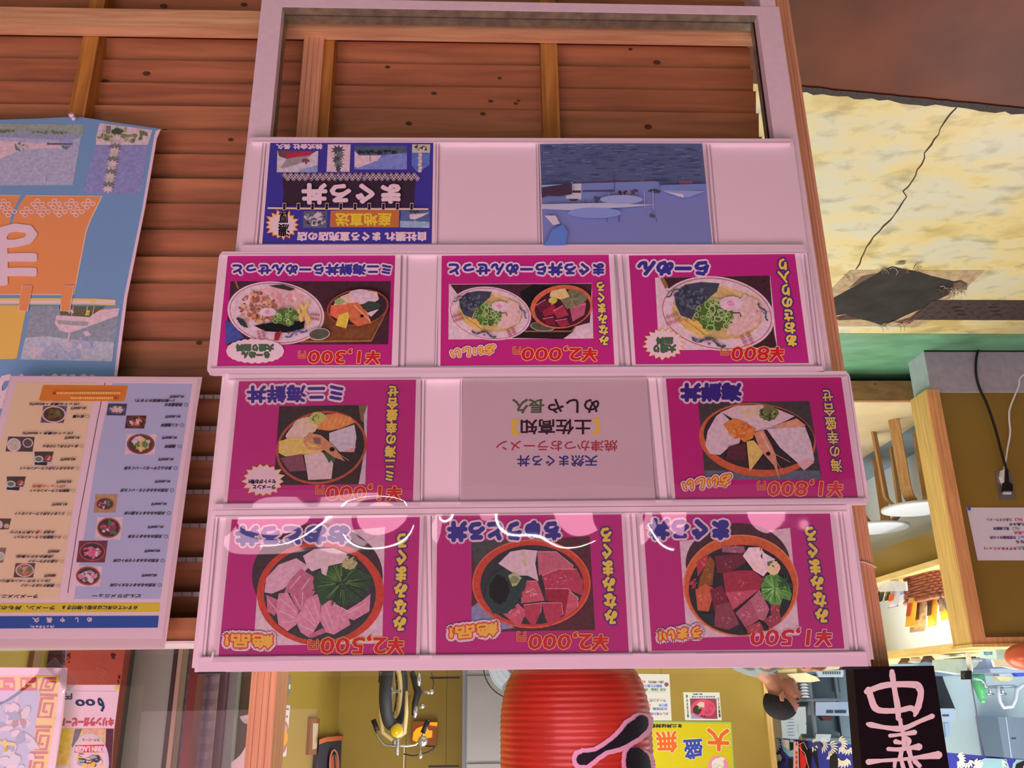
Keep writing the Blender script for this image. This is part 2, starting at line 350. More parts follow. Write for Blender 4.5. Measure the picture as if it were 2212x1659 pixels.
# corner post with its grooves, and the post left of the window
def post(ua, ub, v, y0, y1, name, grooves=4, ztop=2.9):
    a, b = P(ua, v, y0).x, P(ub, v, y0).x; lo, hi = min(a, b), max(a, b); w = hi - lo; m = MB(); n = grooves + 1
    for i in range(n):
        x0 = lo + w * i / n; m.box((x0 + (.0007 if i else 0), y0, 0), (x0 + w / n, y0 + .004, ztop), POSTW)
    m.box((lo + .0005, y0 + .0015, 0), (hi - .0005, y1, ztop), POSTW); return struct(m, name)
post(1868, 1918, 1420, .055, .105, 'trim_5', 5)
post(543, 599, 1460, .075, .16, 'trim_6', 3)
# glazing above the sill
for nm, x0, x1 in (('window_1', P(543, 1460, .10).x, 2.45), ('window_2', P(1868, 1420, .11).x, P(599, 1460, .10).x)):
    m = MB(); m.poly([(x0 + .001, .114, z1 + .005), (x1 - .001, .114, z1 + .005), (x1 - .001, .114, 2.62), (x0 + .001, .114, 2.62)], GLASS); struct(m, nm)
# header above the opening, ceilings and outer shell
CEIL = mat((225, 215, 190), 'x', .8)
struct(mbox((-3.5, .05, 2.62), (2.45, .2, 2.95), SIDE), 'wall_header')
struct(mbox((-5.2, .2, 2.92), (2.6, 9.2, 3.0), CEIL), 'ceiling')
struct(mbox((-5.2, -1.0, -.1), (-5.1, 9.2, 3.0), mat((222, 230, 236), 'x', .6)), 'wall_left')
# ================================================================== MENU STAND
ALU = mat((214, 158, 172), 'p', .38, .0, var=.04, scale=60)
ALUD = mat((132, 100, 88), 'p', .4, .3, var=.35, scale=45)
WH = mat((226, 170, 186), 'p', .4)
WHB = mat((222, 164, 182), 'p', .5)
WH2 = mat((208, 152, 170), 'p', .42)
GREY = mat((170, 122, 138), 'p', .4)
RUB = mat((22, 16, 22), 'p', .6)
lo_x, li_x = P(565, 4, 0).x, P(609, 23, 0).x; ro_x, ri_x = P(1681, 4, 0).x, P(1635, 23, 0).x
zb0, zb1 = P(1100, 4, 0).z, P(1100, 22, 0).z; ybk = PZ(1100, 58, zb1).y; ymid = PZ(1100, 40, zb1).y
zrow = P(1100, 298, 0).z
st = empty('display_stand', ((lo_x + ro_x) / 2, 0, zb0), 'tall pinkish aluminium stand with a glazed lower bay carrying four rows of menus', 'menu stand')
for a, b in ((lo_x, li_x), (ri_x, ro_x)):
    m = MB(); m.box((a, 0, zb0), (b, ymid - .002, 1.45), ALU); m.box((a, ymid + .002, zb0), (b, ybk, 1.45), ALUD); m.box((a + .002, ymid - .002, zb0), (b - .004 if b > a else b + .004, ymid + .002, 1.45), DARK); m.build('stile', st)
m = MB(); m.box((li_x, 0, zb0), (ri_x, ymid - .002, zb1), ALU); m.box((li_x, .0015, zb1 - .004), (ri_x, ymid - .002, zb1 + .0003), ALUD); m.box((li_x, ymid + .002, zb0), (ri_x, ybk, zb1), ALUD); m.box((li_x, ymid - .002, zb0), (ri_x, ymid + .002, zb1 - .004), DARK); m.build('bottom_rail', st)
m = MB(); m.box((li_x, 0.001, zrow + .002), (ri_x, ybk, zrow + .03), ALU); m.build('cross_rail', st)
m = MB(); m.poly([(li_x, ymid, zb1), (ri_x, ymid, zb1), (ri_x, ymid, zrow), (li_x, ymid, zrow)], GLASS); m.build('glass_pane', st)
m = MB(); m.box((li_x, 0.001, 1.42), (ri_x, ybk, 1.45), ALU); m.build('top_rail', st)
for x in (lo_x - .02, ro_x + .02):
    m = MB(); m.box((x - .02, -.02, 0), (x + .02, ybk + .02, .012), RUB); m.box((x - .015, .002, .012), (x + .015, ybk, zb0), ALU); m.build('foot', st)
# black rubber corners under the top end of the stand
def quad(q, Y): return [P(u, v, Y) for u, v in q]
def rowpanel(q, label, divs, round_ends=(), railw=(8, 15), name='menu_rail'):
    """q: photo corners TL, TR, BR, BL of one row"""
    Y = -.012; pl = quad(q, Y)
    cx = sum((p.x for p in pl)) / 4; root = empty(name, (cx, Y, min(p.z for p in pl)), label, 'menu rail', 'rows of the menu stand')
    def lerp(a, b, t): return (a[0] + (b[0] - a[0]) * t, a[1] + (b[1] - a[1]) * t)
    def bil(s, t): return lerp(lerp(q[0], q[1], s), lerp(q[3], q[2], s), t)
    m = MB(); pts = []
    for i, c in enumerate(q):
        if i in round_ends:
            p, nx = q[i - 1], q[(i + 1) % 4]; r = 14
            for k in range(6):
                t = k / 5; a = lerp(c, p, r / math.dist(c, p)); b = lerp(c, nx, r / math.dist(c, nx)); pts.append(lerp(lerp(a, c, t), lerp(c, b, t), t))
        else: pts.append(c)
    m.prism(quad(pts, Y), (0, .010, 0), WHB); m.build('backing_plate', root)
    H = (math.dist(q[0], q[3]) + math.dist(q[1], q[2])) / 2
    for k, (t0, t1) in enumerate(((0, railw[0] / H), (1 - railw[1] / H, 1))):
        m = MB(); m.prism(quad([bil(.004, t0), bil(.996, t0), bil(.996, t1), bil(.004, t1)], Y - .008), (0, .0078, 0), WH2 if k else WH)
        e = .25 / H * 6; tt = t1 if k == 0 else t0
        m.prism(quad([bil(.006, tt - .004), bil(.994, tt - .004), bil(.994, tt + .004), bil(.006, tt + .004)], Y - .0095), (0, .0015, 0), GREY if k else WH); m.build('rail', root)
    for d in divs:
        (ua, va), (ub, vb), w = d; m = MB()
        m.prism(quad([(ua - w / 2, va), (ua + w / 2, va), (ub + w / 2, vb), (ub - w / 2, vb)], Y - .003), (0, .0028, 0), GREY)
        m.prism(quad([(ua - w / 5, va), (ua + w / 2 - 2, va), (ub + w / 2 - 2, vb), (ub - w / 5, vb)], Y - .005), (0, .002, 0), WH); m.build('divider', root)
    return root
qD = [(539, 296), (1713, 299), (1745, 541), (515, 542)]
qC = [(474, 543), (1747, 539), (1785, 803), (446, 807)]
qB = [(489, 808), (1834, 801), (1879, 1088), (455, 1101)]
qA = [(457, 1102), (1834, 1090), (1882, 1439), (420, 1451)]
rowpanel(qD, 'lowest white menu rail of the stand, holding a blue shop card and a ship photo', [((572, 305), (552, 530), 9), ((945, 306), (941, 528), 9), ((1161, 305), (1165, 528), 7), ((1529, 303), (1548, 528), 9)], (), (9, 14))
rowpanel(qC, 'white menu rail holding the three ramen and set menu cards', [((874, 548), (868, 794), 14), ((948, 546), (941, 794), 7), ((1336, 546), (1356, 792), 16), ((1741, 545), (1770, 790), 9)], (0, 3), (7, 13))
rowpanel(qB, 'white menu rail holding two seafood bowl cards around a plain grey notice', [((914, 815), (910, 1088), 9), ((997, 814), (995, 1090), 7), ((1405, 812), (1432, 1088), 26), ((1829, 812), (1866, 1080), 7)], (1, 2), (12, 13))
ra = rowpanel(qA, 'topmost white menu rail of the stand, holding the three tuna bowl cards', [((925, 1110), (930, 1420), 13), ((1367, 1107), (1388, 1415), 14), ((468, 1115), (440, 1425), 9), ((1816, 1105), (1852, 1412), 9)], (), (14, 32))
m = MB(); m.prism(quad([(428, 1449), (480, 1449), (486, 1454), (426, 1456)], -.019), (0, .012, 0), RUB); m.build('corner_cap', ra)
m = MB(); m.prism(quad([(1822, 1440), (1880, 1438), (1880, 1444), (1818, 1446)], -.019), (0, .012, 0), RUB); m.build('corner_cap', ra)
m = MB(); m.prism(quad([(459, 1407), (463, 1407), (461, 1420), (456, 1420)], -.022), (0, .003, 0), mat((230, 225, 225), 'p', .15)); m.build('clip', ra)
# ================================================================== MENU CARDS
YC = -.0185
PINK, PAPER, NAVY, OUTL = (174, 32, 104), (224, 166, 178), (56, 42, 118), (226, 176, 196)
YEL, RED2, ORA, ORD, CRE = (228, 186, 66), (190, 28, 40), (226, 150, 66), (196, 56, 42), (228, 178, 182)
BOWL, BOWLD, INK = (192, 58, 46), (150, 40, 38), (34, 22, 28)
G_CARDS = 'printed menu cards in the stand rails'
def card(name, label, reg, paper, ink, zw=2212, ground=PINK, Y=YC, cat='menu card', group=G_CARDS):
    pr = Print(name, label, cat, Y, reg, zw, 'p', group)
    pr.part('paper').slab(paper, PAPER, .0008); pr.part('colour_ground', .0001).poly(ink, ground); pr.lift = .0002; return pr
def price(pr, t, box, yen, dx=3.0, out=(236, 160, 96), col=RED2, slant=16):
    pr.part('price', .0012).text(t, box, col, 5, [(out, 5 + dx + 3)], slant=slant)
    if yen: pr.text('円', yen, RED2, 2, [(out, 6)])
def title(pr, t, box, r=9, o=26, col=NAVY, outl=OUTL, slant=0, rise=0): pr.part('title', .0015).text(t, box, col, r, [(outl, o)], slant=slant, rise=rise)
def side(pr, t, quad, r=7, o=15, col=YEL, out=(62, 40, 104)): pr.part('side_lettering', .0012).text(t, None, col, r, [(out, o)], vertical=True, quad=quad)
def slog(pr, t, quad, r=6, big=26, mid=15): pr.part('slogan', .0016).text(t, None, ORA, r, [((40, 20, 40), big + 3), (OUTL, big), (ORD, mid)], quad=quad)
def vq(xt, yt, xb, yb, w): return [(xb + w / 2, yb), (xb - w / 2, yb), (xt - w / 2, yt), (xt + w / 2, yt)]
# vertical lettering quad: top of the column (world) is at the larger photo y
def cover(pr, q, amp, rows, seed):
    """clear sleeve over a card, buckled towards its lower (world) edge"""
    if not amp: return
    q2 = random.Random(seed); ph = [q2.random() * 6 for _ in range(5)]; root = pr.root; m = MB(); nx, ny = 56, 26; vs = []
    for j in range(ny + 1):
        t = j / ny
        for i in range(nx + 1):
            s = i / nx; x = (q[0][0] * (1 - s) + q[1][0] * s) * (1 - t) + (q[3][0] * (1 - s) + q[2][0] * s) * t; y = (q[0][1] * (1 - s) + q[1][1] * s) * (1 - t) + (q[3][1] * (1 - s) + q[2][1] * s) * t
            tt = t if rows > 0 else 1 - t
            ed = (1 - abs(2 * s - 1) ** 8)
            if rows > 0: k = max(0., 1 - tt / (.36 + .07 * math.sin(4.2 * s + ph[4]))) ** 1.8 * 1.9 * (.86 + .22 * math.sin(7 * s + ph[0]) + .12 * math.sin(15 * s + ph[1] + 4 * tt))
            else: k = math.exp(-(((tt - .13) / .16) ** 2)) * (1 + .45 * math.sin(5.5 * s + ph[0]) + .3 * math.sin(11 * s + ph[1] + 3 * tt))
            d = .0038 + amp * k * (.35 + .65 * ed) + amp * .10 * math.sin(7 * s + ph[2]) * math.sin(5 * tt + ph[3]) * ed
            vs.append(pr.pt(x, y, d))
    m.raw(vs, [[j * (nx + 1) + i, j * (nx + 1) + i + 1, (j + 1) * (nx + 1) + i + 1, (j + 1) * (nx + 1) + i] for j in range(ny) for i in range(nx)], FILM)
    m.build('clear_sleeve', root, True)
def fin(pr, amp=0., rows=1, q=None, seed=1):
    pr.root = pr.done()
    if amp: cover(pr, q, amp, rows, seed)
# ---- top row, photo left: fatty tuna bowl
q = [(330, 112), (2108, 90), (2070, 1388), (205, 1420)]
pr = card('menu_card', 'pink menu card of pale fatty tuna slices with green leaf, 2500 yen', (410, 1090, 940, 1470), q, [(378, 132), (2074, 110), (2040, 1360), (256, 1392)])
pr.part('food_photo', .0003).poly([(640, 300), (1760, 200), (1735, 1250), (575, 1270)], (222, 172, 178))
pr.ell(1150, 640, 590, 470, (64, 40, 46), jag=0, n=60).ell(1180, 800, 575, 470, BOWL, n=60).ell(1172, 800, 505, 425, (58, 48, 54), n=60)
sl = (206, 116, 140); sv = (228, 166, 180); s2 = (186, 92, 118)
def fan(pr, pts, c, lines, lc, w=7):
    pr.poly(pts, c)
    for l in lines: pr.line(l, w, lc)
fan(pr, [(672, 790), (690, 660), (800, 540), (960, 480), (1080, 560), (980, 650), (840, 760), (740, 800)], (212, 140, 160), [[(700, 740), (860, 640), (980, 560)], [(720, 660), (900, 560)]], (230, 184, 192))
fan(pr, [(850, 790), (900, 680), (1000, 575), (1120, 650), (1130, 760), (960, 800)], s2, [[(900, 760), (1000, 640)], [(1000, 780), (1080, 660)]], sv)
fan(pr, [(690, 810), (800, 860), (800, 950), (760, 1000), (700, 960)], s2, [[(700, 850), (790, 960)]], sv)
fan(pr, [(800, 800), (880, 790), (980, 960), (960, 1080), (880, 1140), (800, 1080), (780, 960)], sl, [[(820, 850), (960, 970)], [(800, 950), (950, 1020)], [(820, 1060), (950, 1050)]], sv)
fan(pr, [(900, 800), (1060, 750), (1130, 780), (1060, 900), (980, 960)], s2, [[(940, 820), (1000, 940)], [(1020, 790), (1010, 920)]], sv)
fan(pr, [(980, 980), (1060, 850), (1150, 800), (1180, 900), (1170, 1060), (1080, 1200), (1000, 1150), (960, 1060)], sl, [[(1040, 900), (1130, 1060)], [(1000, 980), (1140, 1100)], [(990, 1080), (1120, 1140)], [(1110, 850), (1160, 1000)]], sv)
fan(pr, [(1190, 870), (1290, 860), (1420, 1000), (1450, 1080), (1300, 1170), (1230, 1150), (1170, 1040)], sl, [[(1220, 900), (1300, 1120)], [(1280, 880), (1400, 1060)], [(1200, 1000), (1260, 1130)]], sv)
fan(pr, [(1260, 860), (1420, 950), (1560, 860), (1630, 800), (1620, 960), (1480, 1040), (1360, 1000)], sl, [[(1300, 900), (1480, 980)], [(1420, 980), (1600, 880)]], sv)
pr.poly([(1060, 1180), (1200, 1110), (1230, 1150), (1100, 1200)], s2)
pr.poly([(1120, 640), (1200, 560), (1350, 530), (1480, 560), (1640, 640), (1620, 760), (1560, 800), (1520, 880), (1430, 880), (1410, 940), (1360, 880), (1320, 890), (1270, 850), (1190, 910), (1170, 830), (1130, 790), (1110, 700)], (52, 66, 48))
pr.blades(1370, 700, 80, 240, 46, [(74, 96, 52), (40, 54, 40), (92, 112, 60)], 16, 3)
pr.poly([(1060, 560), (1020, 460), (1120, 400), (1300, 390), (1420, 440), (1390, 520), (1250, 550), (1230, 640), (1190, 620), (1180, 570), (1100, 600)], (226, 190, 176)).bits(1230, 480, 160, 60, 14, [(236, 206, 190), (214, 172, 158)], 26, 4)
pr.ell(1440, 530, 66, 52, (176, 146, 110), jag=.3).bits(1450, 500, 50, 40, 10, [(150, 124, 92), (70, 66, 52), (196, 168, 126)], 14, 5)
title(pr, 'おおとろ丼', (425, 190, 1425, 350), 15, 34, (70, 62, 128), OUTL, rise=10)
side(pr, 'みなみまぐろ', vq(1890, 1130, 1915, 262, 105), 9, 20)
price(pr, '¥2,500', (1190, 1175, 1940, 1345), (1070, 1215, 1155, 1300))
slog(pr, '絶品!', [(745, 1175), (325, 1165), (320, 1285), (745, 1290)], 7, 40, 18)
fin(pr, .0105, 1, q, 3)
# ---- top row, middle: medium fatty tuna
q = [(140, 85), (1908, 70), (1985, 1385), (140, 1412)]
pr = card('menu_card', 'pink menu card of red tuna slices beside dark seaweed, 2000 yen', (900, 1090, 1420, 1470), q, [(190, 102), (1880, 88), (1950, 1355), (175, 1382)])
pr.part('food_photo', .0003).poly([(505, 330), (1590, 290), (1640, 1150), (505, 1170)], (84, 36, 44)).poly([(505, 330), (1050, 310), (900, 420), (540, 620)], (70, 62, 66)).poly([(505, 940), (560, 900), (900, 1130), (640, 1170), (505, 1170)], (134, 116, 152))
pr.ell(1055, 725, 545, 410, BOWL, n=64).ell(1060, 735, 475, 365, (50, 44, 50), rot=0, n=64).ring(1055, 725, 545, 410, 14, (214, 84, 66))
t1, t2, t3 = (176, 52, 76), (196, 76, 96), (150, 30, 52)
for pts, c in (([(1110, 430), (1280, 430), (1440, 560), (1440, 590), (1280, 610), (1120, 650)], (186, 84, 104)), ([(1150, 650), (1300, 590), (1470, 590), (1530, 700), (1525, 835), (1400, 780), (1180, 770)], t1), ([(960, 780), (1010, 700), (1110, 700), (1175, 880), (960, 905)], t2), ([(1180, 770), (1390, 770), (1490, 870), (1440, 960), (1360, 1035), (1320, 920), (1180, 870)], t3),
               ([(850, 980), (930, 910), (1010, 990), (940, 1130), (790, 1000)], t2), ([(980, 920), (1150, 900), (1140, 990), (1075, 1130), (1000, 1030)], t1), ([(1150, 900), (1330, 900), (1345, 1010), (1215, 1125), (1180, 1030)], t1), ([(1400, 800), (1480, 850), (1480, 940), (1360, 1030)], t2)):
    pr.poly(pts, c); pr.line(pts[:3], 8, (216, 120, 138))
pr.bits(1060, 810, 50, 40, 22, [(222, 150, 160)], 7, 7).bits(900, 980, 60, 40, 14, [(222, 150, 160)], 6, 8).bits(1300, 680, 120, 60, 16, [(206, 104, 122)], 9, 9)
pr.poly([(700, 640), (840, 560), (900, 640), (980, 660), (1010, 700), (990, 790), (960, 800), (970, 850), (930, 860), (940, 910), (900, 900), (910, 950), (870, 960), (830, 1000), (700, 1000), (620, 860), (650, 720)], (44, 54, 56)).ell(760, 780, 90, 130, (18, 18, 18), jag=.2)
pr.poly([(750, 540), (860, 430), (980, 410), (1110, 420), (1090, 540), (1120, 700), (1020, 650), (930, 650), (860, 610)], (232, 196, 190)).poly([(970, 430), (990, 430), (1010, 560), (990, 580)], (200, 160, 120)).bits(950, 540, 120, 60, 12, [(240, 212, 206), (222, 178, 170)], 22, 11)
pr.poly([(840, 650), (900, 620), (965, 670), (920, 740), (880, 750)], (170, 150, 110)).ell(900, 690, 40, 34, (130, 118, 90), jag=.3)
title(pr, 'ちゅうとろ丼', (295, 155, 1310, 320), 15, 34, rise=8)
side(pr, 'みなみまぐろ', vq(1790, 1090, 1735, 215, 105), 9, 20)
price(pr, '¥2,000', (1040, 1170, 1770, 1330), (925, 1165, 1000, 1250))
slog(pr, '絶品!', [(735, 1080), (305, 1130), (305, 1240), (745, 1195)], 7, 40, 18)
fin(pr, .0095, 1, q, 9)
# ---- top row, photo right: red tuna
q = [(112, 62), (1720, 55), (1850, 1218), (190, 1235)]
pr = card('menu_card', 'pink menu card of dark red tuna cubes with bright green herb, 1500 yen', (1350, 1090, 1930, 1470), q, [(146, 80), (1688, 72), (1808, 1184), (222, 1203)])
pr.part('food_photo', .0003).poly([(450, 300), (1360, 190), (1440, 1075), (510, 1095)], (222, 172, 178)).ell(930, 480, 430, 330, (72, 36, 44), n=60)
pr.ell(955, 665, 475, 420, (204, 82, 50), n=64).ell(955, 700, 430, 370, (44, 34, 40), n=64).ring(955, 665, 475, 420, 10, (224, 112, 74))
for i, (pts, c) in enumerate((([(590, 470), (680, 400), (690, 470), (600, 590)], (176, 48, 60)), ([(620, 600), (700, 420), (740, 470), (720, 660), (600, 680)], (140, 72, 34)), ([(580, 700), (660, 650), (740, 690), (690, 880), (600, 870)], (196, 82, 60)), ([(740, 420), (960, 400), (1000, 470), (860, 560), (760, 560)], (112, 36, 54)), ([(800, 340), (980, 340), (1000, 400), (800, 390)], (160, 80, 100)),
              ([(805, 560), (940, 540), (1060, 540), (1150, 620), (1110, 700), (900, 860), (830, 740)], (160, 40, 62)), ([(830, 720), (1100, 700), (890, 865)], (190, 70, 92)), ([(700, 700), (800, 660), (850, 800), (740, 880)], (120, 30, 50)), ([(750, 830), (860, 800), (950, 1000), (900, 1040), (730, 1000)], (136, 56, 72)), ([(910, 890), (1030, 780), (1110, 940), (1000, 1020)], (170, 74, 96)),
              ([(1030, 780), (1110, 700), (1190, 860), (1150, 960), (1100, 940)], (182, 92, 112)), ([(1140, 950), (1270, 860), (1290, 960), (1200, 1020)], (150, 56, 70)), ([(530, 640), (580, 600), (580, 700)], (150, 34, 50)), ([(1000, 1010), (1110, 960), (1190, 1030), (1010, 1060)], (166, 60, 74)), ([(1200, 800), (1280, 820), (1270, 880), (1200, 900)], (150, 50, 66)))):
    pr.poly(pts, c); pr.bits(sum(p[0] for p in pts) / len(pts), sum(p[1] for p in pts) / len(pts), 40, 40, 6, [tuple(min(255, x + 34) for x in c)], 9, i)
pr.poly([(620, 900), (730, 890), (740, 1000)], (40, 40, 46)).poly([(850, 1040), (940, 990), (1010, 1070), (930, 1075)], (40, 40, 46)).poly([(1110, 960), (1195, 1030), (1150, 1040)], (40, 40, 46))
pr.poly([(1120, 660), (1170, 580), (1240, 560), (1340, 640), (1375, 740), (1360, 790), (1300, 770), (1280, 830), (1210, 820), (1130, 760)], (84, 112, 62)).blades(1230, 690, 20, 130, 40, [(110, 140, 78), (70, 96, 54), (126, 152, 92)], 14, 5).blades(1320, 640, 20, 90, 18, [(60, 74, 56)], 12, 6)
pr.poly([(970, 420), (1020, 350), (1110, 350), (1170, 420), (1180, 540), (1140, 590), (1060, 540)], (226, 186, 172)).poly([(1110, 360), (1125, 360), (1135, 440), (1120, 440)], (70, 56, 44)).bits(1090, 450, 80, 80, 12, [(236, 202, 190), (214, 168, 152)], 20, 4)
pr.poly([(1120, 380), (1240, 450), (1180, 470)], (196, 184, 176)).ell(1225, 520, 52, 58, (214, 182, 130), jag=.25).bits(1215, 480, 40, 30, 8, [(90, 90, 84), (220, 190, 140)], 14, 14)
title(pr, 'まぐろ丼', (205, 130, 845, 285), 14, 31, rise=-8)
side(pr, 'みなみまぐろ', vq(1630, 965, 1520, 185, 98), 8, 18)
price(pr, '¥1,500', (1045, 1010, 1715, 1160), None, out=(232, 190, 200), dx=3)
slog(pr, 'うまい!', [(625, 1000), (285, 1045), (285, 1125), (625, 1085)], 6, 36, 16)
fin(pr, .0115, 1, q, 21)
# ---- second row, photo left: mini seafood bowl
q = [(300, 118), (2075, 104), (2066, 1334), (182, 1360)]
pr = card('menu_card', 'pink menu card of a small seafood bowl with one shrimp and yellow egg, 1000 yen', (440, 790, 940, 1110), q, [(338, 146), (2030, 126), (2000, 1300), (222, 1332)], ground=(176, 40, 106))
pr.part('food_photo', .0003).poly([(722, 385), (1566, 372), (1545, 1130), (668, 1140)], (56, 44, 46)).poly([(1480, 376), (1566, 372), (1556, 560), (1500, 520)], (120, 84, 64)).poly([(1530, 470), (1566, 372), (1545, 1130), (1480, 1130), (1540, 800)], (196, 150, 168))
pr.ell(1125, 780, 440, 345, (172, 70, 60), rot=-14, n=60).ell(1125, 780, 416, 322, (48, 42, 46), rot=-14, n=60)
pr.poly([(1060, 600), (1130, 470), (1280, 450), (1400, 490), (1450, 540), (1300, 600), (1190, 620)], (226, 116, 70))
for i in range(7): pr.line([(1090 + i * 48, 590 - i * 4), (1130 + i * 46, 500 - i * 2)], 6, (236, 150, 110))
pr.poly([(1200, 640), (1440, 560), (1460, 680), (1440, 820), (1300, 820), (1200, 720)], (196, 160, 186)).line([(1250, 780), (1330, 740), (1440, 760)], 7, (176, 136, 166)).poly([(1300, 820), (1455, 770), (1430, 825)], (206, 130, 134))
pr.ell(960, 590, 140, 90, (226, 180, 140), rot=-25, jag=.15).ell(900, 640, 120, 70, (220, 160, 152), rot=-25, jag=.12).ell(1085, 500, 80, 58, (186, 176, 90), rot=-10, jag=.2).bits(1070, 500, 50, 34, 14, [(90, 100, 60), (150, 150, 80)], 9, 6)
pr.poly([(715, 830), (720, 720), (830, 685), (980, 690), (1150, 800), (1100, 830), (780, 865)], (226, 166, 92)).bits(860, 770, 100, 50, 10, [(234, 180, 110)], 20, 2)
pr.poly([(730, 880), (940, 840), (980, 1000), (820, 1010)], (128, 66, 82)).poly([(960, 850), (1130, 820), (1240, 920), (1220, 1080), (1000, 1090)], (214, 160, 164)).bits(1090, 950, 90, 80, 8, [(224, 178, 180)], 22, 3)
pr.poly([(1140, 830), (1200, 820), (1260, 880), (1240, 940), (1220, 900), (1200, 930), (1180, 890)], (56, 76, 56))
pr.poly([(1010, 640), (1120, 660), (1240, 760), (1290, 830), (1350, 910), (1240, 870), (1160, 810), (1080, 760), (950, 710)], (196, 116, 92)).poly([(1040, 680), (1120, 690), (1120, 750), (1060, 740)], (128, 84, 84)).ell(1228, 796, 26, 22, (36, 26, 30)).line([(1290, 840), (1390, 905)], 4, (226, 150, 120)).line([(960, 720), (1000, 790), (1130, 800)], 22, (206, 128, 96))
title(pr, 'ミニ海鮮丼', (420, 180, 1330, 335), 9, 30, rise=14)
side(pr, 'ミニ海の幸盛合せ', vq(1772, 1095, 1810, 195, 100), 6, 15)
price(pr, '¥1,000', (1180, 1130, 1900, 1285), (1075, 1140, 1145, 1220))
pr.part('badge', .0016).burst(570, 1090, 205, 165, ORA, 17, .80, 4, .1).burst(570, 1090, 192, 153, (228, 184, 186), 17, .80, 4, .1)
pr.text('ラーメンと', (470, 1138, 685, 1175), INK, 3).text('セットがお得!!', (430, 1085, 690, 1125), INK, 3)
fin(pr, .0085, -1, q, 5)
# ---- second row, middle: plain notice
q = [(266, 102), (2018, 92), (2108, 1312), (242, 1324)]
pr = Print('notice_card', 'greyish pink notice in plain brush lettering between the two seafood bowl cards', 'notice', YC, (940, 790, 1440, 1110), 2212, 'p', G_CARDS)
pr.part('paper').slab(q, (196, 142, 156), .0008); pr.part('lettering', .0002)
pr.text('天然まぐろ丼', (785, 855, 1550, 960), (50, 46, 104), 3).text('焼津かつおラーメン', (585, 710, 1740, 815), (160, 46, 62), 2)
pr.text('土佐高知', (820, 512, 1490, 652), (46, 22, 40), 4).text('【', (1500, 505, 1570, 652), (216, 150, 56), 4).text('】', (740, 512, 810, 658), (216, 150, 56), 4)
pr.text('めしや', (1080, 318, 1565, 450), (44, 22, 40), 4).text('長久', (740, 318, 1040, 452), (80, 76, 62), 4)
fin(pr, .005, -1, q, 12)
# ---- second row, photo right: seafood bowl
q = [(132, 96), (1894, 80), (2060, 1298), (232, 1304)]
pr = card('menu_card', 'pink menu card of a large seafood bowl with orange roe and a shrimp, 1800 yen', (1400, 790, 1900, 1110), q, [(170, 120), (1845, 105), (2008, 1270), (262, 1276)], ground=(176, 30, 102))
pr.part('food_photo', .0003).poly([(480, 350), (1540, 335), (1660, 1080), (545, 1090)], (66, 54, 58)).poly([(545, 1000), (1640, 1000), (1660, 1080), (545, 1090)], (92, 88, 106))
pr.ell(1045, 705, 560, 350, (196, 82, 58), rot=6, n=60).ell(1060, 680, 530, 310, (52, 40, 48), rot=6, n=60)
pr.poly([(545, 760), (570, 620), (650, 480), (700, 440), (900, 640), (870, 740), (780, 770), (690, 850), (590, 840)], (216, 168, 186)).line([(650, 520), (700, 640), (860, 720)], 9, (232, 196, 206)).bits(700, 680, 110, 100, 10, [(224, 182, 198)], 26, 3)
pr.poly([(700, 440), (840, 380), (1080, 370), (1250, 420), (1400, 480), (1200, 590), (1020, 630), (900, 560)], (232, 196, 168)).poly([(860, 400), (1060, 380), (1080, 480), (940, 500)], (238, 206, 140)).poly([(1230, 410), (1400, 480), (1200, 590), (1050, 600)], (226, 176, 186))
pr.ell(1155, 450, 88, 74, (108, 96, 62), jag=.25).bits(1150, 450, 80, 60, 20, [(70, 64, 48), (150, 140, 80)], 14, 8)
pr.poly([(720, 560), (820, 500), (920, 530), (1030, 600), (1000, 690), (920, 730), (860, 680), (760, 620)], (222, 110, 58)).bits(890, 620, 120, 80, 44, [(230, 132, 80), (210, 90, 44)], 14, 4)
pr.poly([(1180, 590), (1300, 540), (1420, 500), (1510, 570), (1380, 600)], (226, 128, 108)).poly([(1130, 600), (1500, 580), (1560, 740), (1590, 900), (1500, 990), (1400, 900), (1260, 780)], (206, 160, 188)).line([(1200, 660), (1400, 760), (1560, 880)], 9, (224, 186, 204)).poly([(1430, 940), (1500, 880), (1590, 920), (1490, 1000)], (226, 140, 150))
pr.poly([(940, 720), (1010, 710), (1105, 830), (970, 1010)], (232, 172, 96)).poly([(770, 770), (930, 740), (940, 900), (740, 900)], (88, 40, 52))
pr.poly([(1010, 640), (1100, 610), (1180, 760), (1220, 850), (1240, 1000), (1260, 1090), (1200, 950), (1130, 870), (1060, 780)], (206, 120, 104)).ell(1148, 838, 22, 20, (40, 24, 30)).line([(1210, 840), (1360, 920)], 5, (216, 130, 112)).line([(1220, 900), (1300, 1040)], 5, (216, 130, 112)).line([(1080, 640), (1160, 800)], 16, (226, 150, 136))
title(pr, '海鮮丼', (320, 170, 885, 328), 13, 34, (50, 32, 110), rise=4)
side(pr, '海の幸盛合せ', vq(1808, 1015, 1705, 230, 104), 3, 12, (222, 178, 84))
price(pr, '¥1,800', (1155, 1085, 1870, 1245), (1045, 1100, 1120, 1182), col=(196, 44, 60))
slog(pr, 'おいしい', [(800, 1030), (335, 1100), (335, 1195), (760, 1140)], 5, 27, 13)
fin(pr, .0045, -1, q, 31)
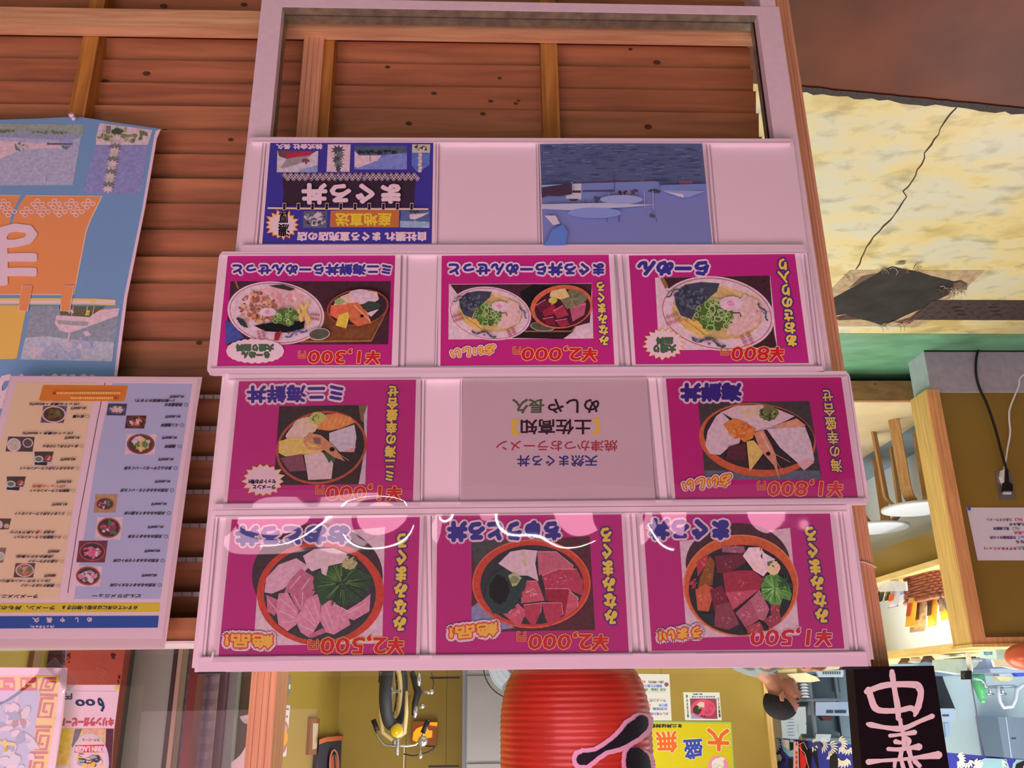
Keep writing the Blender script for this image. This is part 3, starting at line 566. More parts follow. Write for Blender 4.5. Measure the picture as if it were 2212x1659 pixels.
# ---- third row
def ramen(pr, cx, cy, rx, ry, rot, nori=True, big=1., dark=(60, 56, 62)):
    c, s = math.cos(math.radians(rot)), math.sin(math.radians(rot))
    def at(a, b): return cx + rx * a * c - ry * b * s, cy + rx * a * s + ry * b * c
    def el(a, b, ra, rb, col, r2=0, **k): x, y = at(a, b); pr.ell(x, y, rx * ra, ry * rb, col, rot=rot + r2, **k)
    def bt(a, b, ra, rb, n, cols, r, seed): x, y = at(a, b); pr.bits(x, y, rx * ra, ry * rb, n, cols, r, seed)
    pr.ell(cx, cy, rx, ry, (222, 188, 206), rot=rot, n=72); pr.ring(cx, cy, rx * .955, ry * .955, rx * .012, (160, 44, 60), rot=rot)
    return at, el, bt
def meander(pr, x, y, w, h, rot, c=(164, 60, 72)):
    co, si = math.cos(math.radians(rot)), math.sin(math.radians(rot))
    T = lambda a, b: (x + a * co - b * si, y + a * si + b * co)
    for k in range(2):
        for j in range(3):
            a0, b0 = -w / 2 + j * w / 3, (k - .5) * h
            pr.line([T(a0, b0 - h * .35), T(a0, b0 + h * .35)], 5, c).line([T(a0, b0), T(a0 + w / 6, b0)], 5, c).line([T(a0 + w / 6, b0 - h * .3), T(a0 + w / 6, b0 + h * .3), T(a0 + w * .26, b0 + h * .3), T(a0 + w * .26, b0 - h * .3), T(a0 + w / 6, b0 - h * .3)], 5, c)
def dragon(pr, x, y, w, rot, c=(70, 74, 80)):
    co, si = math.cos(math.radians(rot)), math.sin(math.radians(rot)); pts = []
    for i in range(15):
        t = i / 14; a, b = (t - .5) * w, math.sin(t * 9) * w * .085; pts.append((x + a * co - b * si, y + a * si + b * co))
    pr.line(pts, [w * (.05 + .05 * math.sin(i * 1.3) ** 2) for i in range(15)], c); pr.bits(x, y, w * .4, w * .1, 10, [c, (150, 90, 110)], w * .035, 3)
def naruto(pr, x, y, rx, ry, rot):
    pr.burst(x, y, rx, ry, (236, 200, 212), 16, .88, 2, math.radians(rot))
    pts = [(x + rx * .1 * t * math.cos(1.5 * t) * .45, y + ry * .1 * t * math.sin(1.5 * t) * .45) for t in [i * .5 for i in range(2, 16)]]
    pr.line(pts, rx * .1, (222, 96, 150))
def negi(pr, x, y, rx, ry, n, seed):
    q = random.Random(seed); pr.ell(x, y, rx, ry, (76, 86, 44), jag=.3, seed=seed)
    for i in range(n):
        a, k = q.random() * 6.28, math.sqrt(q.random()); r = rx * (.14 + .12 * q.random()); pr.ring(x + rx * k * math.cos(a), y + ry * k * math.sin(a), r, r * .75, r * .26, q.choice([(150, 160, 96), (96, 120, 56), (180, 176, 120)]), rot=q.random() * 90)
C1 = (440, 530, 900, 810)
q = [(205, 85), (2050, 78), (2020, 1270), (84, 1304)]
pr = card('menu_card', 'pink menu card of a ramen set with a small seafood bowl, 1300 yen', C1, q, [(250, 108), (1990, 103), (1952, 1238), (137, 1252)])
pr.part('food_photo', .0003).poly([(280, 370), (1945, 370), (1915, 1025), (225, 1030)], (70, 34, 44)).poly([(1050, 700), (1900, 640), (1740, 1000), (1000, 1015)], (106, 54, 38)).poly([(1310, 840), (1800, 660), (1900, 650), (1720, 960), (1300, 960)], (120, 62, 40)).line([(1010, 995), (1740, 990), (1905, 670)], 14, (160, 92, 56)).poly([(225, 780), (300, 800), (420, 960), (225, 1030)], (70, 66, 128)).line([(330, 370), (360, 450)], 16, (156, 90, 60))
at, el, bt = ramen(pr, 750, 700, 505, 325, 7)
pr.poly([(580, 450), (720, 430), (950, 450), (1060, 520), (1020, 640), (880, 680), (720, 640)], (214, 140, 146)); pr.bits(830, 540, 170, 80, 12, [(224, 160, 164), (200, 120, 130)], 36, 3)
pr.bits(560, 640, 190, 160, 110, [(170, 90, 76), (196, 112, 92), (150, 70, 62), (214, 138, 112)], 22, 5).bits(640, 770, 110, 60, 30, [(200, 140, 110), (150, 80, 60)], 18, 6)
pr.poly([(670, 415), (820, 405), (950, 450), (900, 470), (760, 440)], (60, 44, 46)).poly([(520, 830), (700, 800), (1050, 780), (1040, 860), (880, 905), (640, 890)], (26, 24, 28))
for a, b in (((1000, 600), (1110, 780)), ((1090, 570), (1000, 770)), ((1040, 640), (1090, 830)), ((980, 660), (1020, 790))): pr.line([a, b], 32, (222, 150, 88))
negi(pr, 850, 740, 130, 90, 26, 4); naruto(pr, 665, 690, 92, 50, 20)
pr.ell(400, 800, 70, 26, (50, 50, 56), rot=45, jag=.4); meander(pr, 1160, 740, 90, 44, 8); meander(pr, 600, 930, 100, 50, 75); dragon(pr, 960, 905, 240, -18, (76, 84, 124)); pr.poly([(740, 910), (810, 880), (780, 985), (730, 985)], (150, 34, 44))
pr.ell(1200, 920, 110, 62, (190, 180, 170), rot=-6).ell(1200, 918, 102, 54, (88, 72, 60), rot=-6)
pr.ell(1600, 645, 325, 190, (150, 58, 50), rot=-8).ell(1600, 645, 305, 176, (54, 34, 40), rot=-8)
pr.poly([(1330, 640), (1420, 530), (1600, 460), (1800, 480), (1820, 560), (1640, 610), (1480, 620)], (222, 152, 140)).ell(1660, 530, 150, 70, (206, 150, 166), rot=10, jag=.1).ell(1410, 580, 50, 34, (140, 140, 90), jag=.3)
pr.poly([(1310, 720), (1320, 620), (1500, 610), (1520, 680), (1380, 760)], (214, 88, 64)).poly([(1370, 830), (1400, 720), (1530, 680), (1480, 860)], (228, 160, 62)).poly([(1480, 600), (1600, 590), (1700, 690), (1740, 800), (1600, 840), (1520, 780)], (196, 90, 62)).ell(1645, 730, 20, 16, INK).line([(1560, 620), (1730, 780)], 12, (230, 140, 110))
pr.ell(1740, 630, 90, 50, (54, 58, 50), jag=.2).poly([(1690, 700), (1820, 660), (1740, 740)], (224, 160, 170)).line([(1690, 740), (1740, 810)], 8, (214, 130, 100))
title(pr, 'ミニ海鮮丼らーめんせっと', (305, 195, 1945, 300), 8, 25)
price(pr, '¥1,300', (1095, 1075, 1840, 1225), (985, 1095, 1055, 1165))
pr.part('badge', .0016)
for col, k in ((ORA, 1.0), ((228, 184, 190), .97)):
    for i in range(22): a = i * 6.283 / 22; pr.ell(535 + 250 * math.cos(a), 1095 + 85 * math.sin(a), 52 * k, 46 * k, col, n=16)
    pr.ell(535, 1095, 262, 100, col)
pr.text('らーめん', (395, 1105, 680, 1165), (70, 84, 62), 5, [(INK, 9)]).text('大盛り無料', (340, 1028, 725, 1095), (70, 84, 62), 5, [(INK, 9)])
fin(pr)
C2 = (900, 530, 1360, 810)
q = [(230, 80), (2045, 75), (2104, 1270), (216, 1280)]
pr = card('menu_card', 'pink menu card of a ramen set with a red tuna bowl, 2000 yen', C2, q, [(260, 105), (1995, 95), (2055, 1235), (246, 1248)], ground=(178, 32, 104))
pr.part('food_photo', .0003).poly([(335, 400), (1820, 390), (1835, 965), (330, 975)], (214, 170, 186)).poly([(350, 405), (1820, 395), (1800, 800), (1180, 960), (420, 500)], (70, 34, 46)).poly([(1000, 880), (1660, 820), (1620, 900), (1520, 970), (980, 960)], (44, 26, 30)).line([(1120, 890), (1610, 890), (1660, 830)], 16, (140, 84, 60)).poly([(1070, 480), (1220, 400), (1400, 420), (1200, 640), (1120, 640)], (34, 24, 28))
def ramen2(cx, cy, k, rot=8):
    rx, ry = 432 * k, 275 * k; ramen(pr, cx, cy, rx, ry, rot); X = lambda a: cx + (a - 760) * k; Y = lambda b: cy + (b - 705) * k
    pr.ell(X(760), Y(700), 335 * k, 195 * k, (196, 140, 96), rot=rot, jag=.06)
    for i in range(14): pr.line([(X(770 + i * 22), Y(490 + i * 6)), (X(860 + i * 18), Y(540 + i * 8)), (X(980 + i * 6), Y(560 + i * 18))], 10 * k, ((222, 168, 120), (206, 146, 104))[i % 2])
    pr.poly([(X(a), Y(b)) for a, b in ((450, 640), (440, 560), (520, 490), (640, 470), (780, 480), (760, 540), (660, 620), (600, 680), (570, 750), (490, 720))], dark_ := (66, 58, 74)); pr.bits(X(570), Y(600), 120 * k, 90 * k, 70, [(52, 48, 62), (84, 74, 92), (98, 86, 104)], 16 * k, 3)
    pr.poly([(X(a), Y(b)) for a, b in ((900, 640), (960, 560), (1060, 600), (1095, 690), (1060, 800), (940, 860), (830, 860), (860, 740))], (210, 146, 148)); pr.line([(X(960), Y(600)), (X(1010), Y(700)), (X(930), Y(830))], 9 * k, (228, 178, 178)).line([(X(1010), Y(700)), (X(1070), Y(730))], 8 * k, (228, 178, 178)).line([(X(870), Y(700)), (X(930), Y(700)), (X(940), Y(730))], 10 * k, (70, 50, 50))
    for a, b in (((500, 760), (640, 860)), ((540, 750), (700, 860)), ((600, 760), (680, 850)), ((520, 800), (660, 880))): pr.line([(X(a[0]), Y(a[1])), (X(b[0]), Y(b[1]))], 28 * k, (216, 148, 84))
    negi(pr, X(740), Y(720), 140 * k, 115 * k, 34, 9); naruto(pr, X(865), Y(630), 92 * k, 58 * k, 12)
    meander(pr, X(430), Y(745), 110 * k, 46 * k, -20); meander(pr, X(985), Y(900), 90 * k, 50 * k, 65); dragon(pr, X(700), Y(910), 260 * k, 12); dragon(pr, X(1110), Y(690), 150 * k, 60); dragon(pr, X(440), Y(540), 140 * k, -35)
ramen2(760, 705, 1.)
pr.ell(1310, 840, 130, 50, (150, 136, 120), rot=4).ell(1310, 838, 120, 44, (84, 70, 62), rot=4)
pr.ell(1505, 635, 325, 225, (198, 84, 62), rot=-8).ell(1515, 650, 290, 195, (70, 28, 42), rot=-8)
for pts, c in (([(1300, 680), (1420, 600), (1460, 700), (1330, 740)], (150, 34, 56)), ([(1420, 680), (1520, 620), (1580, 720), (1460, 760)], (166, 44, 66)), ([(1310, 760), (1420, 740), (1440, 830), (1360, 820)], (120, 30, 50)), ([(1440, 780), (1560, 760), (1590, 820), (1500, 850)], (140, 40, 60)), ([(1590, 650), (1760, 600), (1740, 720), (1620, 790)], (176, 76, 100)), ([(1240, 620), (1340, 560), (1400, 620), (1290, 700)], (104, 30, 50))): pr.poly(pts, c); pr.line(pts[:2], 8, (206, 106, 124))
pr.poly([(1490, 560), (1600, 450), (1700, 470), (1780, 540), (1740, 600), (1620, 640), (1560, 660)], (118, 96, 76)); pr.blades(1620, 560, 10, 110, 24, [(132, 108, 84), (104, 84, 66)], 16, 2)
pr.poly([(1380, 530), (1400, 470), (1540, 440), (1590, 530), (1500, 560)], (232, 188, 116)).bits(1480, 505, 90, 45, 14, [(240, 204, 140), (224, 172, 96)], 20, 4).ell(1415, 570, 42, 34, (190, 160, 72), jag=.3)
title(pr, 'まぐろ丼らーめんせっと', (340, 185, 1940, 305), 9, 27)
side(pr, 'みなみまぐろ', vq(1950, 1030, 1905, 380, 92), 6, 14)
price(pr, '¥2,000', (1100, 1045, 1885, 1195), (1005, 1050, 1080, 1125))
slog(pr, 'おいしい', [(820, 1030), (355, 1080), (360, 1165), (780, 1120)], 5, 24, 11)
fin(pr)
C3 = (1330, 530, 1800, 810)
q = [(96, 76), (1870, 62), (2018, 1225), (166, 1235)]
pr = card('menu_card', 'pink menu card of one large bowl of ramen with a pink fish cake, 800 yen', C3, q, [(133, 100), (1820, 86), (1965, 1195), (203, 1207)])
pr.part('food_photo', .0003).poly([(400, 325), (1570, 305), (1645, 1050), (440, 1065)], (216, 172, 186)).poly([(460, 325), (1565, 305), (1610, 880), (1640, 1040), (1300, 1040), (520, 420)], (66, 34, 42)).line([(470, 330), (520, 430)], 40, (140, 84, 58))
ramen2(1030, 690, 1.36, 9)
title(pr, 'らーめん', (235, 165, 945, 295), 13, 32, rise=0, slant=20)
side(pr, 'あおさのり入り', vq(1795, 1020, 1690, 135, 112), 7, 20)
price(pr, '¥800', (1185, 1030, 1720, 1170), (1070, 1040, 1145, 1110))
pr.part('badge', .0016).burst(490, 1000, 215, 165, ORA, 19, .82, 6).burst(490, 1000, 202, 154, (230, 184, 190), 19, .82, 6)
pr.text('大盛り', (390, 1010, 610, 1085), (70, 84, 62), 5, [(INK, 9)]).text('無料', (415, 935, 580, 1000), (70, 84, 62), 5, [(INK, 9)])
fin(pr)
# ---- lowest row
D1 = (540, 280, 960, 550)
q = [(190, 130), (2114, 130), (2104, 1326), (100, 1328)]
BLU = (62, 46, 124)
pr = card('shop_card', 'dark blue shop card with a black curtain drawing and small harbour photos', D1, q, [(230, 148), (2086, 145), (2068, 1295), (138, 1298)], ground=BLU, cat='shop card')
pr.part('harbour_photo', .0003).poly([(312, 235), (776, 240), (768, 482), (304, 482)], (196, 160, 190)).poly([(315, 235), (760, 240), (690, 280), (420, 330), (330, 300)], (110, 60, 60)).poly([(410, 270), (690, 245), (690, 290), (430, 325)], (176, 40, 70)).poly([(345, 430), (420, 330), (690, 290), (600, 370), (380, 440)], (150, 118, 124)).bits(640, 350, 40, 30, 12, [(120, 60, 70)], 14, 3).poly([(560, 460), (768, 400), (768, 482), (560, 482)], (140, 130, 190))
pr.part('harbour_photo#2').poly([(886, 165), (1145, 165), (1132, 478), (870, 478)], (226, 176, 190))
for i, (a, b, c) in enumerate(((1000, 230, 90), (1020, 290, 70), (990, 340, 60), (1010, 390, 66), (1005, 440, 40))): pr.burst(a, b, c, 66, ((70, 60, 70), (110, 96, 104))[i % 2], 9, .5, i)
pr.part('harbour_photo#3').poly([(1190, 180), (1785, 180), (1785, 450), (1186, 450)], (120, 110, 176)).poly([(1190, 235), (1530, 250), (1450, 350), (1230, 430), (1188, 420)], (222, 172, 190)).poly([(1190, 180), (1785, 180), (1785, 260), (1500, 290), (1240, 290), (1190, 240)], (80, 76, 96)).bits(1480, 250, 280, 16, 30, [(40, 40, 56)], 16, 3).line([(1365, 270), (1370, 360)], 5, (60, 50, 60))
pr.part('harbour_photo#4').poly([(1845, 165), (2050, 165), (2042, 400), (1905, 485), (1838, 400)], (90, 96, 160)).poly([(1845, 165), (2050, 165), (2046, 260), (1842, 260)], (190, 156, 140)).bits(1945, 210, 80, 30, 18, [(70, 60, 50), (210, 180, 170)], 16, 5)
for i in range(7): pr.burst(1932 + (i % 2) * 6, 250 + i * 36, 30, 26, (206, 176, 150), 7, .55, i)
pr.part('harbour_photo#5').poly([(1720, 915), (2045, 920), (2042, 1115), (1706, 1110)], (86, 86, 128)).poly([(1708, 1035), (2043, 1045), (2042, 1115), (1706, 1110)], (150, 144, 200)).poly([(1815, 1000), (1820, 960), (1990, 950), (2045, 935), (1960, 985), (1880, 1015), (1830, 1015)], (216, 176, 190)).line([(1875, 1000), (1878, 1100)], 5, (200, 180, 200)).bits(1880, 930, 60, 14, 10, [(60, 60, 50)], 12, 3)
pr.part('harbour_photo#6').poly([(612, 925), (880, 925), (872, 1118), (600, 1112)], (96, 80, 100)).bits(740, 1020, 120, 70, 60, [(60, 44, 60), (150, 120, 130), (190, 160, 170)], 16, 4)
for i in range(8): a = math.pi * i / 8 - 1; pr.line([(735, 975), (735 + 90 * math.cos(a), 960 + 40 * math.sin(a))], [22, 8], (206, 180, 190))
pr.part('wooden_sign', .0004).poly([(918, 918), (1698, 908), (1692, 1108), (908, 1106)], (186, 94, 56))
for i in range(9): pr.line([(918, 930 + i * 20), (1692, 924 + i * 20)], 4, (170, 78, 50))
pr.text('産地直送', (975, 950, 1605, 1090), (226, 176, 50), 6)
pr.part('curtain_drawing', .0004).poly([(365, 490), (680, 488), (690, 500), (1275, 492), (1590, 494), (1910, 494), (1880, 620), (1868, 760), (1870, 880), (370, 865), (382, 700)], (58, 34, 50))
for i in range(23):
    x = 395 + i * 67
    if x > 1880: break
    for a, b in ((0, 0), (34, 36)):
        for dx, dy in ((0, -14), (14, 0), (0, 14), (-14, 0)): pr.ring(x + a + dx, 516 + b + dy, 15, 15, 4, (214, 170, 186))
for x in (688, 985, 1282, 1588): pr.line([(x, 490), (x - 6, 590)], 8, BLU)
pr.line([(200, 890), (1115, 900), (2030, 902)], 20, (226, 172, 140))
for i in range(10): x = 392 + i * 161; pr.poly([(x - 20, 832), (x + 20, 832), (x + 16, 912), (x - 22, 910)], (214, 170, 186)).poly([(x - 15, 838), (x + 15, 838), (x + 12, 908), (x - 18, 906)], (40, 24, 36))
pr.text('まぐろ丼', (600, 620, 1700, 835), (226, 178, 192), 15)
pr.part('lettering', .0006).text('自社獲れ まぐろ直売店の店', (540, 1165, 1998, 1262), (230, 182, 198), 7).text('株式会社 長久', (300, 162, 822, 218), (224, 176, 196), 4)
pr.part('badge', .0008).burst(365, 1080, 200, 175, (222, 110, 50), 17, .76, 3).burst(365, 1080, 186, 160, (238, 190, 110), 17, .76, 3).burst(365, 1085, 165, 140, (234, 188, 182), 17, .76, 3)
pr.text('濃厚', None, (30, 20, 20), 4, vertical=True, quad=[(430, 925), (330, 925), (320, 1210), (455, 1210)])
fin(pr)
D2 = (1140, 280, 1780, 550)
q = [(84, 98), (1306, 82), (1386, 858), (108, 868)]
pr = card('ship_photo', 'blue photograph of a white ship on calm sea, set upright in the lowest rail', D2, q, [(90, 106), (1301, 90), (1378, 854), (115, 864)], ground=(116, 104, 154), cat='photograph')
pr.part('sea_and_sky', .0003).poly([(90, 106), (1301, 90), (1333, 410), (104, 420)], (84, 78, 112))
rr = random.Random(5)
for i in range(260):
    x, y = 100 + rr.random() * 1190, 110 + rr.random() * 280; w = 20 + rr.random() * 70; x = min(x, 1290 - w); pr.line([(x, y), (x + w, y - 2)], 2 + rr.random() * 3, rr.choice([(66, 68, 104), (96, 98, 138), (58, 60, 92), (118, 116, 156)]))
pr.poly([(103, 412), (330, 402), (335, 440), (104, 450)], (132, 136, 178)).poly([(104, 430), (330, 395), (330, 480), (240, 495), (150, 492), (106, 508)], (72, 44, 62)).poly([(980, 412), (1333, 402), (1337, 450), (1000, 455)], (110, 108, 160)).poly([(1000, 452), (1330, 455), (1200, 505), (1120, 500)], (136, 128, 180)).poly([(1010, 460), (1160, 480), (1165, 508), (1090, 480)], (206, 166, 186))
pr.poly([(106, 555), (560, 545), (960, 560), (700, 580), (300, 600), (108, 590)], (176, 150, 190)).poly([(125, 640), (210, 640), (240, 700), (190, 712)], (196, 158, 186)).poly([(180, 750), (260, 705), (300, 760), (280, 862), (115, 864), (150, 820)], (92, 104, 172)).ell(500, 620, 200, 40, (126, 120, 178)).ell(700, 520, 160, 34, (146, 132, 182))
pr.part('ship', .0005).poly([(278, 470), (285, 420), (320, 390), (800, 385), (975, 375), (990, 445), (1000, 460), (520, 462), (500, 510), (400, 530), (280, 515)], (112, 108, 158)).poly([(278, 470), (285, 420), (330, 390), (400, 388), (400, 520), (290, 515)], (186, 158, 178)).poly([(280, 455), (320, 452), (320, 470), (280, 470)], (80, 44, 56)).poly([(332, 452), (398, 452), (398, 470), (332, 470)], (80, 44, 56)).poly([(300, 515), (380, 515), (360, 532), (320, 530)], (84, 50, 60)).poly([(410, 450), (650, 445), (640, 462), (410, 465)], (80, 60, 90))
pr.poly([(335, 388), (975, 368), (978, 382), (335, 402)], (82, 56, 82)).bits(735, 480, 50, 30, 26, [(96, 60, 80), (150, 110, 120), (70, 50, 80)], 14, 4).bits(515, 520, 22, 24, 10, [(80, 64, 90)], 9, 5).bits(800, 460, 30, 12, 8, [(80, 60, 80)], 9, 6).bits(950, 458, 44, 10, 12, [(70, 50, 60)], 10, 7)
for x, y0, y1, w in ((605, 470, 600, 9), (590, 590, 690, 5), (870, 455, 580, 9), (935, 455, 600, 9), (645, 310, 460, 5), (430, 520, 580, 4), (680, 640, 690, 6), (960, 660, 690, 4)): pr.line([(x, y0), (x + 2, y1)], w, (150, 128, 170) if x in (605, 870, 935) else (86, 70, 110))
pr.line([(590, 598), (630, 600)], 6, (86, 70, 110)).line([(600, 570), (635, 575)], 14, (100, 80, 120)).poly([(910, 630), (950, 630), (952, 655), (912, 652)], (86, 66, 84)).line([(930, 590), (945, 635)], 8, (110, 96, 140)).line([(872, 578), (940, 575)], 4, (150, 128, 170)).line([(985, 412), (1333, 408)], 5, (84, 64, 96)).poly([(1130, 380), (1230, 380), (1236, 402), (1130, 408)], (140, 72, 90))
fin(pr)
# ================================================================== PRINTS AND SIGNS ON THE SIDING
def sub(pr, reg, zw): pr.reg, pr.sc = reg, (reg[2] - reg[0]) / zw; return pr
# blue banner with an orange curtain drawing
pr = Print('banner', 'large blue vinyl banner with an orange curtain drawing, tacked to the wooden siding', 'banner', .078, (0, 240, 450, 640), 1866, 'p')
BB = (112, 124, 162)
pr.part('sheet').slab([(-1100, 60), (0, 75), (330, 66), (600, 52), (720, 50), (1000, 95), (1440, 158), (1405, 240), (1300, 860), (1140, 1659), (1040, 2450), (960, 3000), (-1300, 3000)], BB, .0009)
pr.part('curled_edge', .0006).slab([(1440, 158), (1405, 240), (1300, 860), (1140, 1659), (1050, 2370), (1022, 2370), (1112, 1659), (1276, 860), (1378, 240), (1395, 175)], (222, 170, 194), .0012)
pr.part('harbour_photo', .0004).poly([(-1000, 95), (745, 120), (700, 380), (650, 660), (-1000, 670)], (170, 144, 188)).poly([(-1000, 95), (750, 120), (742, 205), (660, 235), (-1000, 215)], (148, 134, 130)).poly([(0, 180), (740, 205), (735, 228), (640, 260), (0, 230)], (146, 128, 156)).poly([(0, 265), (130, 268), (330, 290), (650, 258), (640, 330), (400, 330), (200, 345), (0, 420)], (226, 172, 190)).ell(590, 285, 66, 44, (150, 132, 176)).poly([(420, 280), (650, 285), (650, 302), (420, 300)], (104, 90, 100))
pr.bits(200, 315, 70, 30, 16, [(120, 104, 110), (180, 150, 160)], 16, 3).bits(590, 325, 40, 12, 8, [(110, 96, 110)], 10, 5).bits(60, 178, 90, 8, 20, [(110, 104, 70)], 10, 6).bits(440, 190, 160, 10, 26, [(112, 104, 80)], 10, 7).line([(405, 580), (402, 640)], 9, (206, 170, 200)).line([(485, 550), (545, 545)], 6, (206, 170, 200))
pr.part('fish_rack_photo', .0004).poly([(885, 100), (1370, 165), (1330, 300), (1260, 740), (735, 740), (860, 300), (870, 200)], (138, 118, 164)).poly([(890, 105), (1365, 168), (1325, 300), (860, 300), (860, 240)], (206, 170, 168)).bits(1090, 210, 220, 60, 40, [(160, 140, 110), (112, 100, 74), (224, 190, 190)], 24, 5).ell(1050, 180, 50, 28, (72, 72, 52), jag=.3).poly([(950, 130), (990, 130), (985, 200), (950, 205)], (120, 100, 90)).line([(870, 235), (1240, 215)], 18, (128, 112, 84)).line([(930, 130), (930, 240)], 7, (214, 180, 180)).line([(1245, 170), (1235, 230)], 9, (214, 180, 180))
for i in range(13):
    y = 240 + i * 38; x = 1045 - i * 6.5; pr.burst(x, y, 62, 40, ((208, 172, 168), (186, 150, 146), (120, 100, 100))[i % 3], 8, .5, i)
pr.part('curtain_drawing', .0006).poly([(-900, 743), (920, 757), (880, 840), (820, 960), (775, 1080), (740, 1260), (665, 1645), (-900, 1640)], (226, 172, 150)).poly([(-900, 748), (908, 762), (868, 840), (808, 960), (765, 1080), (730, 1260), (656, 1638), (-900, 1633)], (222, 118, 76))
pr.poly([(190, 745), (240, 745), (170, 840), (120, 960), (100, 1040), (80, 1040), (95, 950), (140, 840)], BB)
for i in range(9):
    for (a, b) in ((0, 0), (65, 70)):
        cx, cy = 790 - i * 151 + a * -1.5, 828 + b
        if cx > 215 or cx < 105:
            for dx, dy in ((0, -28), (40, 0), (-40, 2), (-12, 32)): pr.ring(cx + dx, cy + dy, 25, 20, 9, (226, 176, 190))
pr.text('ま', None, (232, 182, 204), 16, quad=[(320, 1010), (-270, 1040), (-270, 1560), (320, 1530)])
for x in (190, 566, -190): pr.poly([(x + 5, 1560), (x + 100, 1560), (x + 60, 1790), (x - 30, 1790)], (228, 180, 160)).poly([(x + 12, 1567), (x + 92, 1567), (x + 54, 1786), (x - 22, 1786)], (218, 116, 78))
sub(pr, (0, 600, 450, 900), 2212)
pr.part('bamboo_pole_drawing', .0010).poly([(-1200, 215), (560, 212), (1000, 218), (1230, 230), (1225, 290), (900, 280), (-1200, 280)], (234, 176, 90)).poly([(-1200, 235), (1225, 240), (1225, 268), (-1200, 262)], (236, 190, 172)).line([(985, 215), (975, 282)], 12, (230, 160, 60)).line([(1015, 215), (1005, 282)], 12, (230, 160, 60))
pr.part('curtain_drawing').poly([(235, 85), (340, 85), (300, 292), (200, 285)], (220, 118, 78)).poly([(675, 85), (775, 85), (740, 292), (640, 288)], (220, 118, 78))
pr.part('wooden_sign_drawing', .0005).poly([(-1200, 285), (285, 290), (180, 850), (150, 860), (-1200, 870)], (218, 148, 78))
pr.part('trawler_photo', .0005).poly([(330, 295), (1275, 310), (1190, 885), (215, 865), (270, 620)], (142, 126, 142)).poly([(270, 635), (500, 620), (900, 670), (1210, 680), (1190, 885), (215, 865)], (178, 154, 192)).bits(700, 760, 380, 80, 30, [(196, 166, 202), (164, 144, 186)], 60, 4).poly([(625, 300), (1120, 305), (950, 420), (640, 390)], (100, 84, 62)).poly([(600, 395), (950, 415), (1060, 340), (1270, 320), (1250, 400), (980, 500), (740, 585), (640, 560), (580, 480)], (222, 178, 198)).poly([(600, 445), (940, 465), (930, 510), (620, 490)], (160, 134, 140)).line([(740, 580), (715, 700)], 22, (206, 170, 190)).poly([(880, 570), (930, 560), (970, 600), (910, 620)], (224, 180, 198)).bits(740, 350, 40, 30, 8, [(214, 170, 180)], 16, 7).poly([(920, 340), (955, 345), (945, 400), (915, 395)], (220, 160, 60))
for x in (780, 930, 1000): pr.line([(x, 300), (x - 20, 400)], 8, (206, 176, 186))
pr.part('lettering', .0012)
pr.text('漁', None, (226, 178, 196), 18, quad=[(1020, 1035), (560, 1030), (550, 1400), (1010, 1400)]).text('まぐろ', None, (226, 178, 196), 18, quad=[(500, 1040), (10, 1020), (-60, 1400), (420, 1400)])
sub(pr, (0, 240, 450, 640), 1866); pr.done()
# clear push pin that holds the banner
c = P(160, 256, .074); m = MB(); m.lathe(c, [(.0045, 0), (.0045, -.003), (.0022, -.004), (.0022, -.009), (.005, -.010), (.005, -.013)], mat((226, 196, 204), 'p', .1, spec=.8), 14, 'y'); tag(m.build('push_pin', None, True), 'small clear push pin at the lower edge of the blue banner', 'pin')
# laminated price list
LM = (0, 800, 450, 1120); LM2 = (0, 1100, 450, 1420)
pr = Print('price_list', 'laminated price list with peach and lilac halves hung over the blue banner', 'price list', .044, LM, 2212, 'p')
pr.part('laminate').slab([(110, 55), (2148, 68), (2090, 420), (1770, 2830), (1740, 2960), (-620, 2950), (-100, 900)], (206, 150, 160), .0012)
pr.part('paper', .0003).poly([(132, 62), (2100, 76), (1930, 1200), (1722, 2852), (-560, 2850), (20, 460)], (226, 166, 184))
pr.part('colour_panels', .0006).poly([(175, 120), (1040, 130), (960, 450), (770, 1480), (620, 2430), (-470, 2420), (60, 560)], (226, 162, 138)).poly([(1190, 135), (2040, 145), (1900, 1060), (1700, 2425), (785, 2425), (900, 1700), (1040, 820)], (168, 144, 190))
pr.line([(1115, 130), (1040, 500), (840, 1560), (718, 2362)], 7, (60, 40, 60))
pr.poly([(-480, 2470), (1700, 2465), (1692, 2562), (-500, 2575)], (204, 156, 40)).poly([(-500, 2610), (1686, 2604), (1674, 2730), (-520, 2742)], (36, 62, 132))
pr.poly([(455, 160), (470, 152), (1345, 158), (1358, 175), (1325, 315), (1310, 325), (430, 322), (414, 305)], (206, 104, 40))
K = (40, 26, 40); PL = (214, 170, 188)
def it(t, x0, y, x1, h=34, c=K, sl=14): pr.text(t, (x0, y - h / 2, x1, y + h / 2), c, 1.6, slant=sl)
pr.part('lettering', .0009)
pr.text('め', (925, 2622, 975, 2668), PL, 3).text('し', (800, 2622, 830, 2672), PL, 3).text('や', (640, 2622, 690, 2670), PL, 3).text('長', (495, 2622, 555, 2672), PL, 3).text('久', (345, 2624, 415, 2674), PL, 3).text('(ちょうきゅう)', (325, 2702, 575, 2732), PL, 2)
it('☆すべての丼にはお吸い物付き &', 665, 2518, 1470, 44); it('ラーメン、丼もの大盛り無料', -350, 2520, 590, 44)
it('どんぶりメニュー', 985, 2394, 1500, 34); it('ラーメンメニュー', -110, 2398, 410, 34)
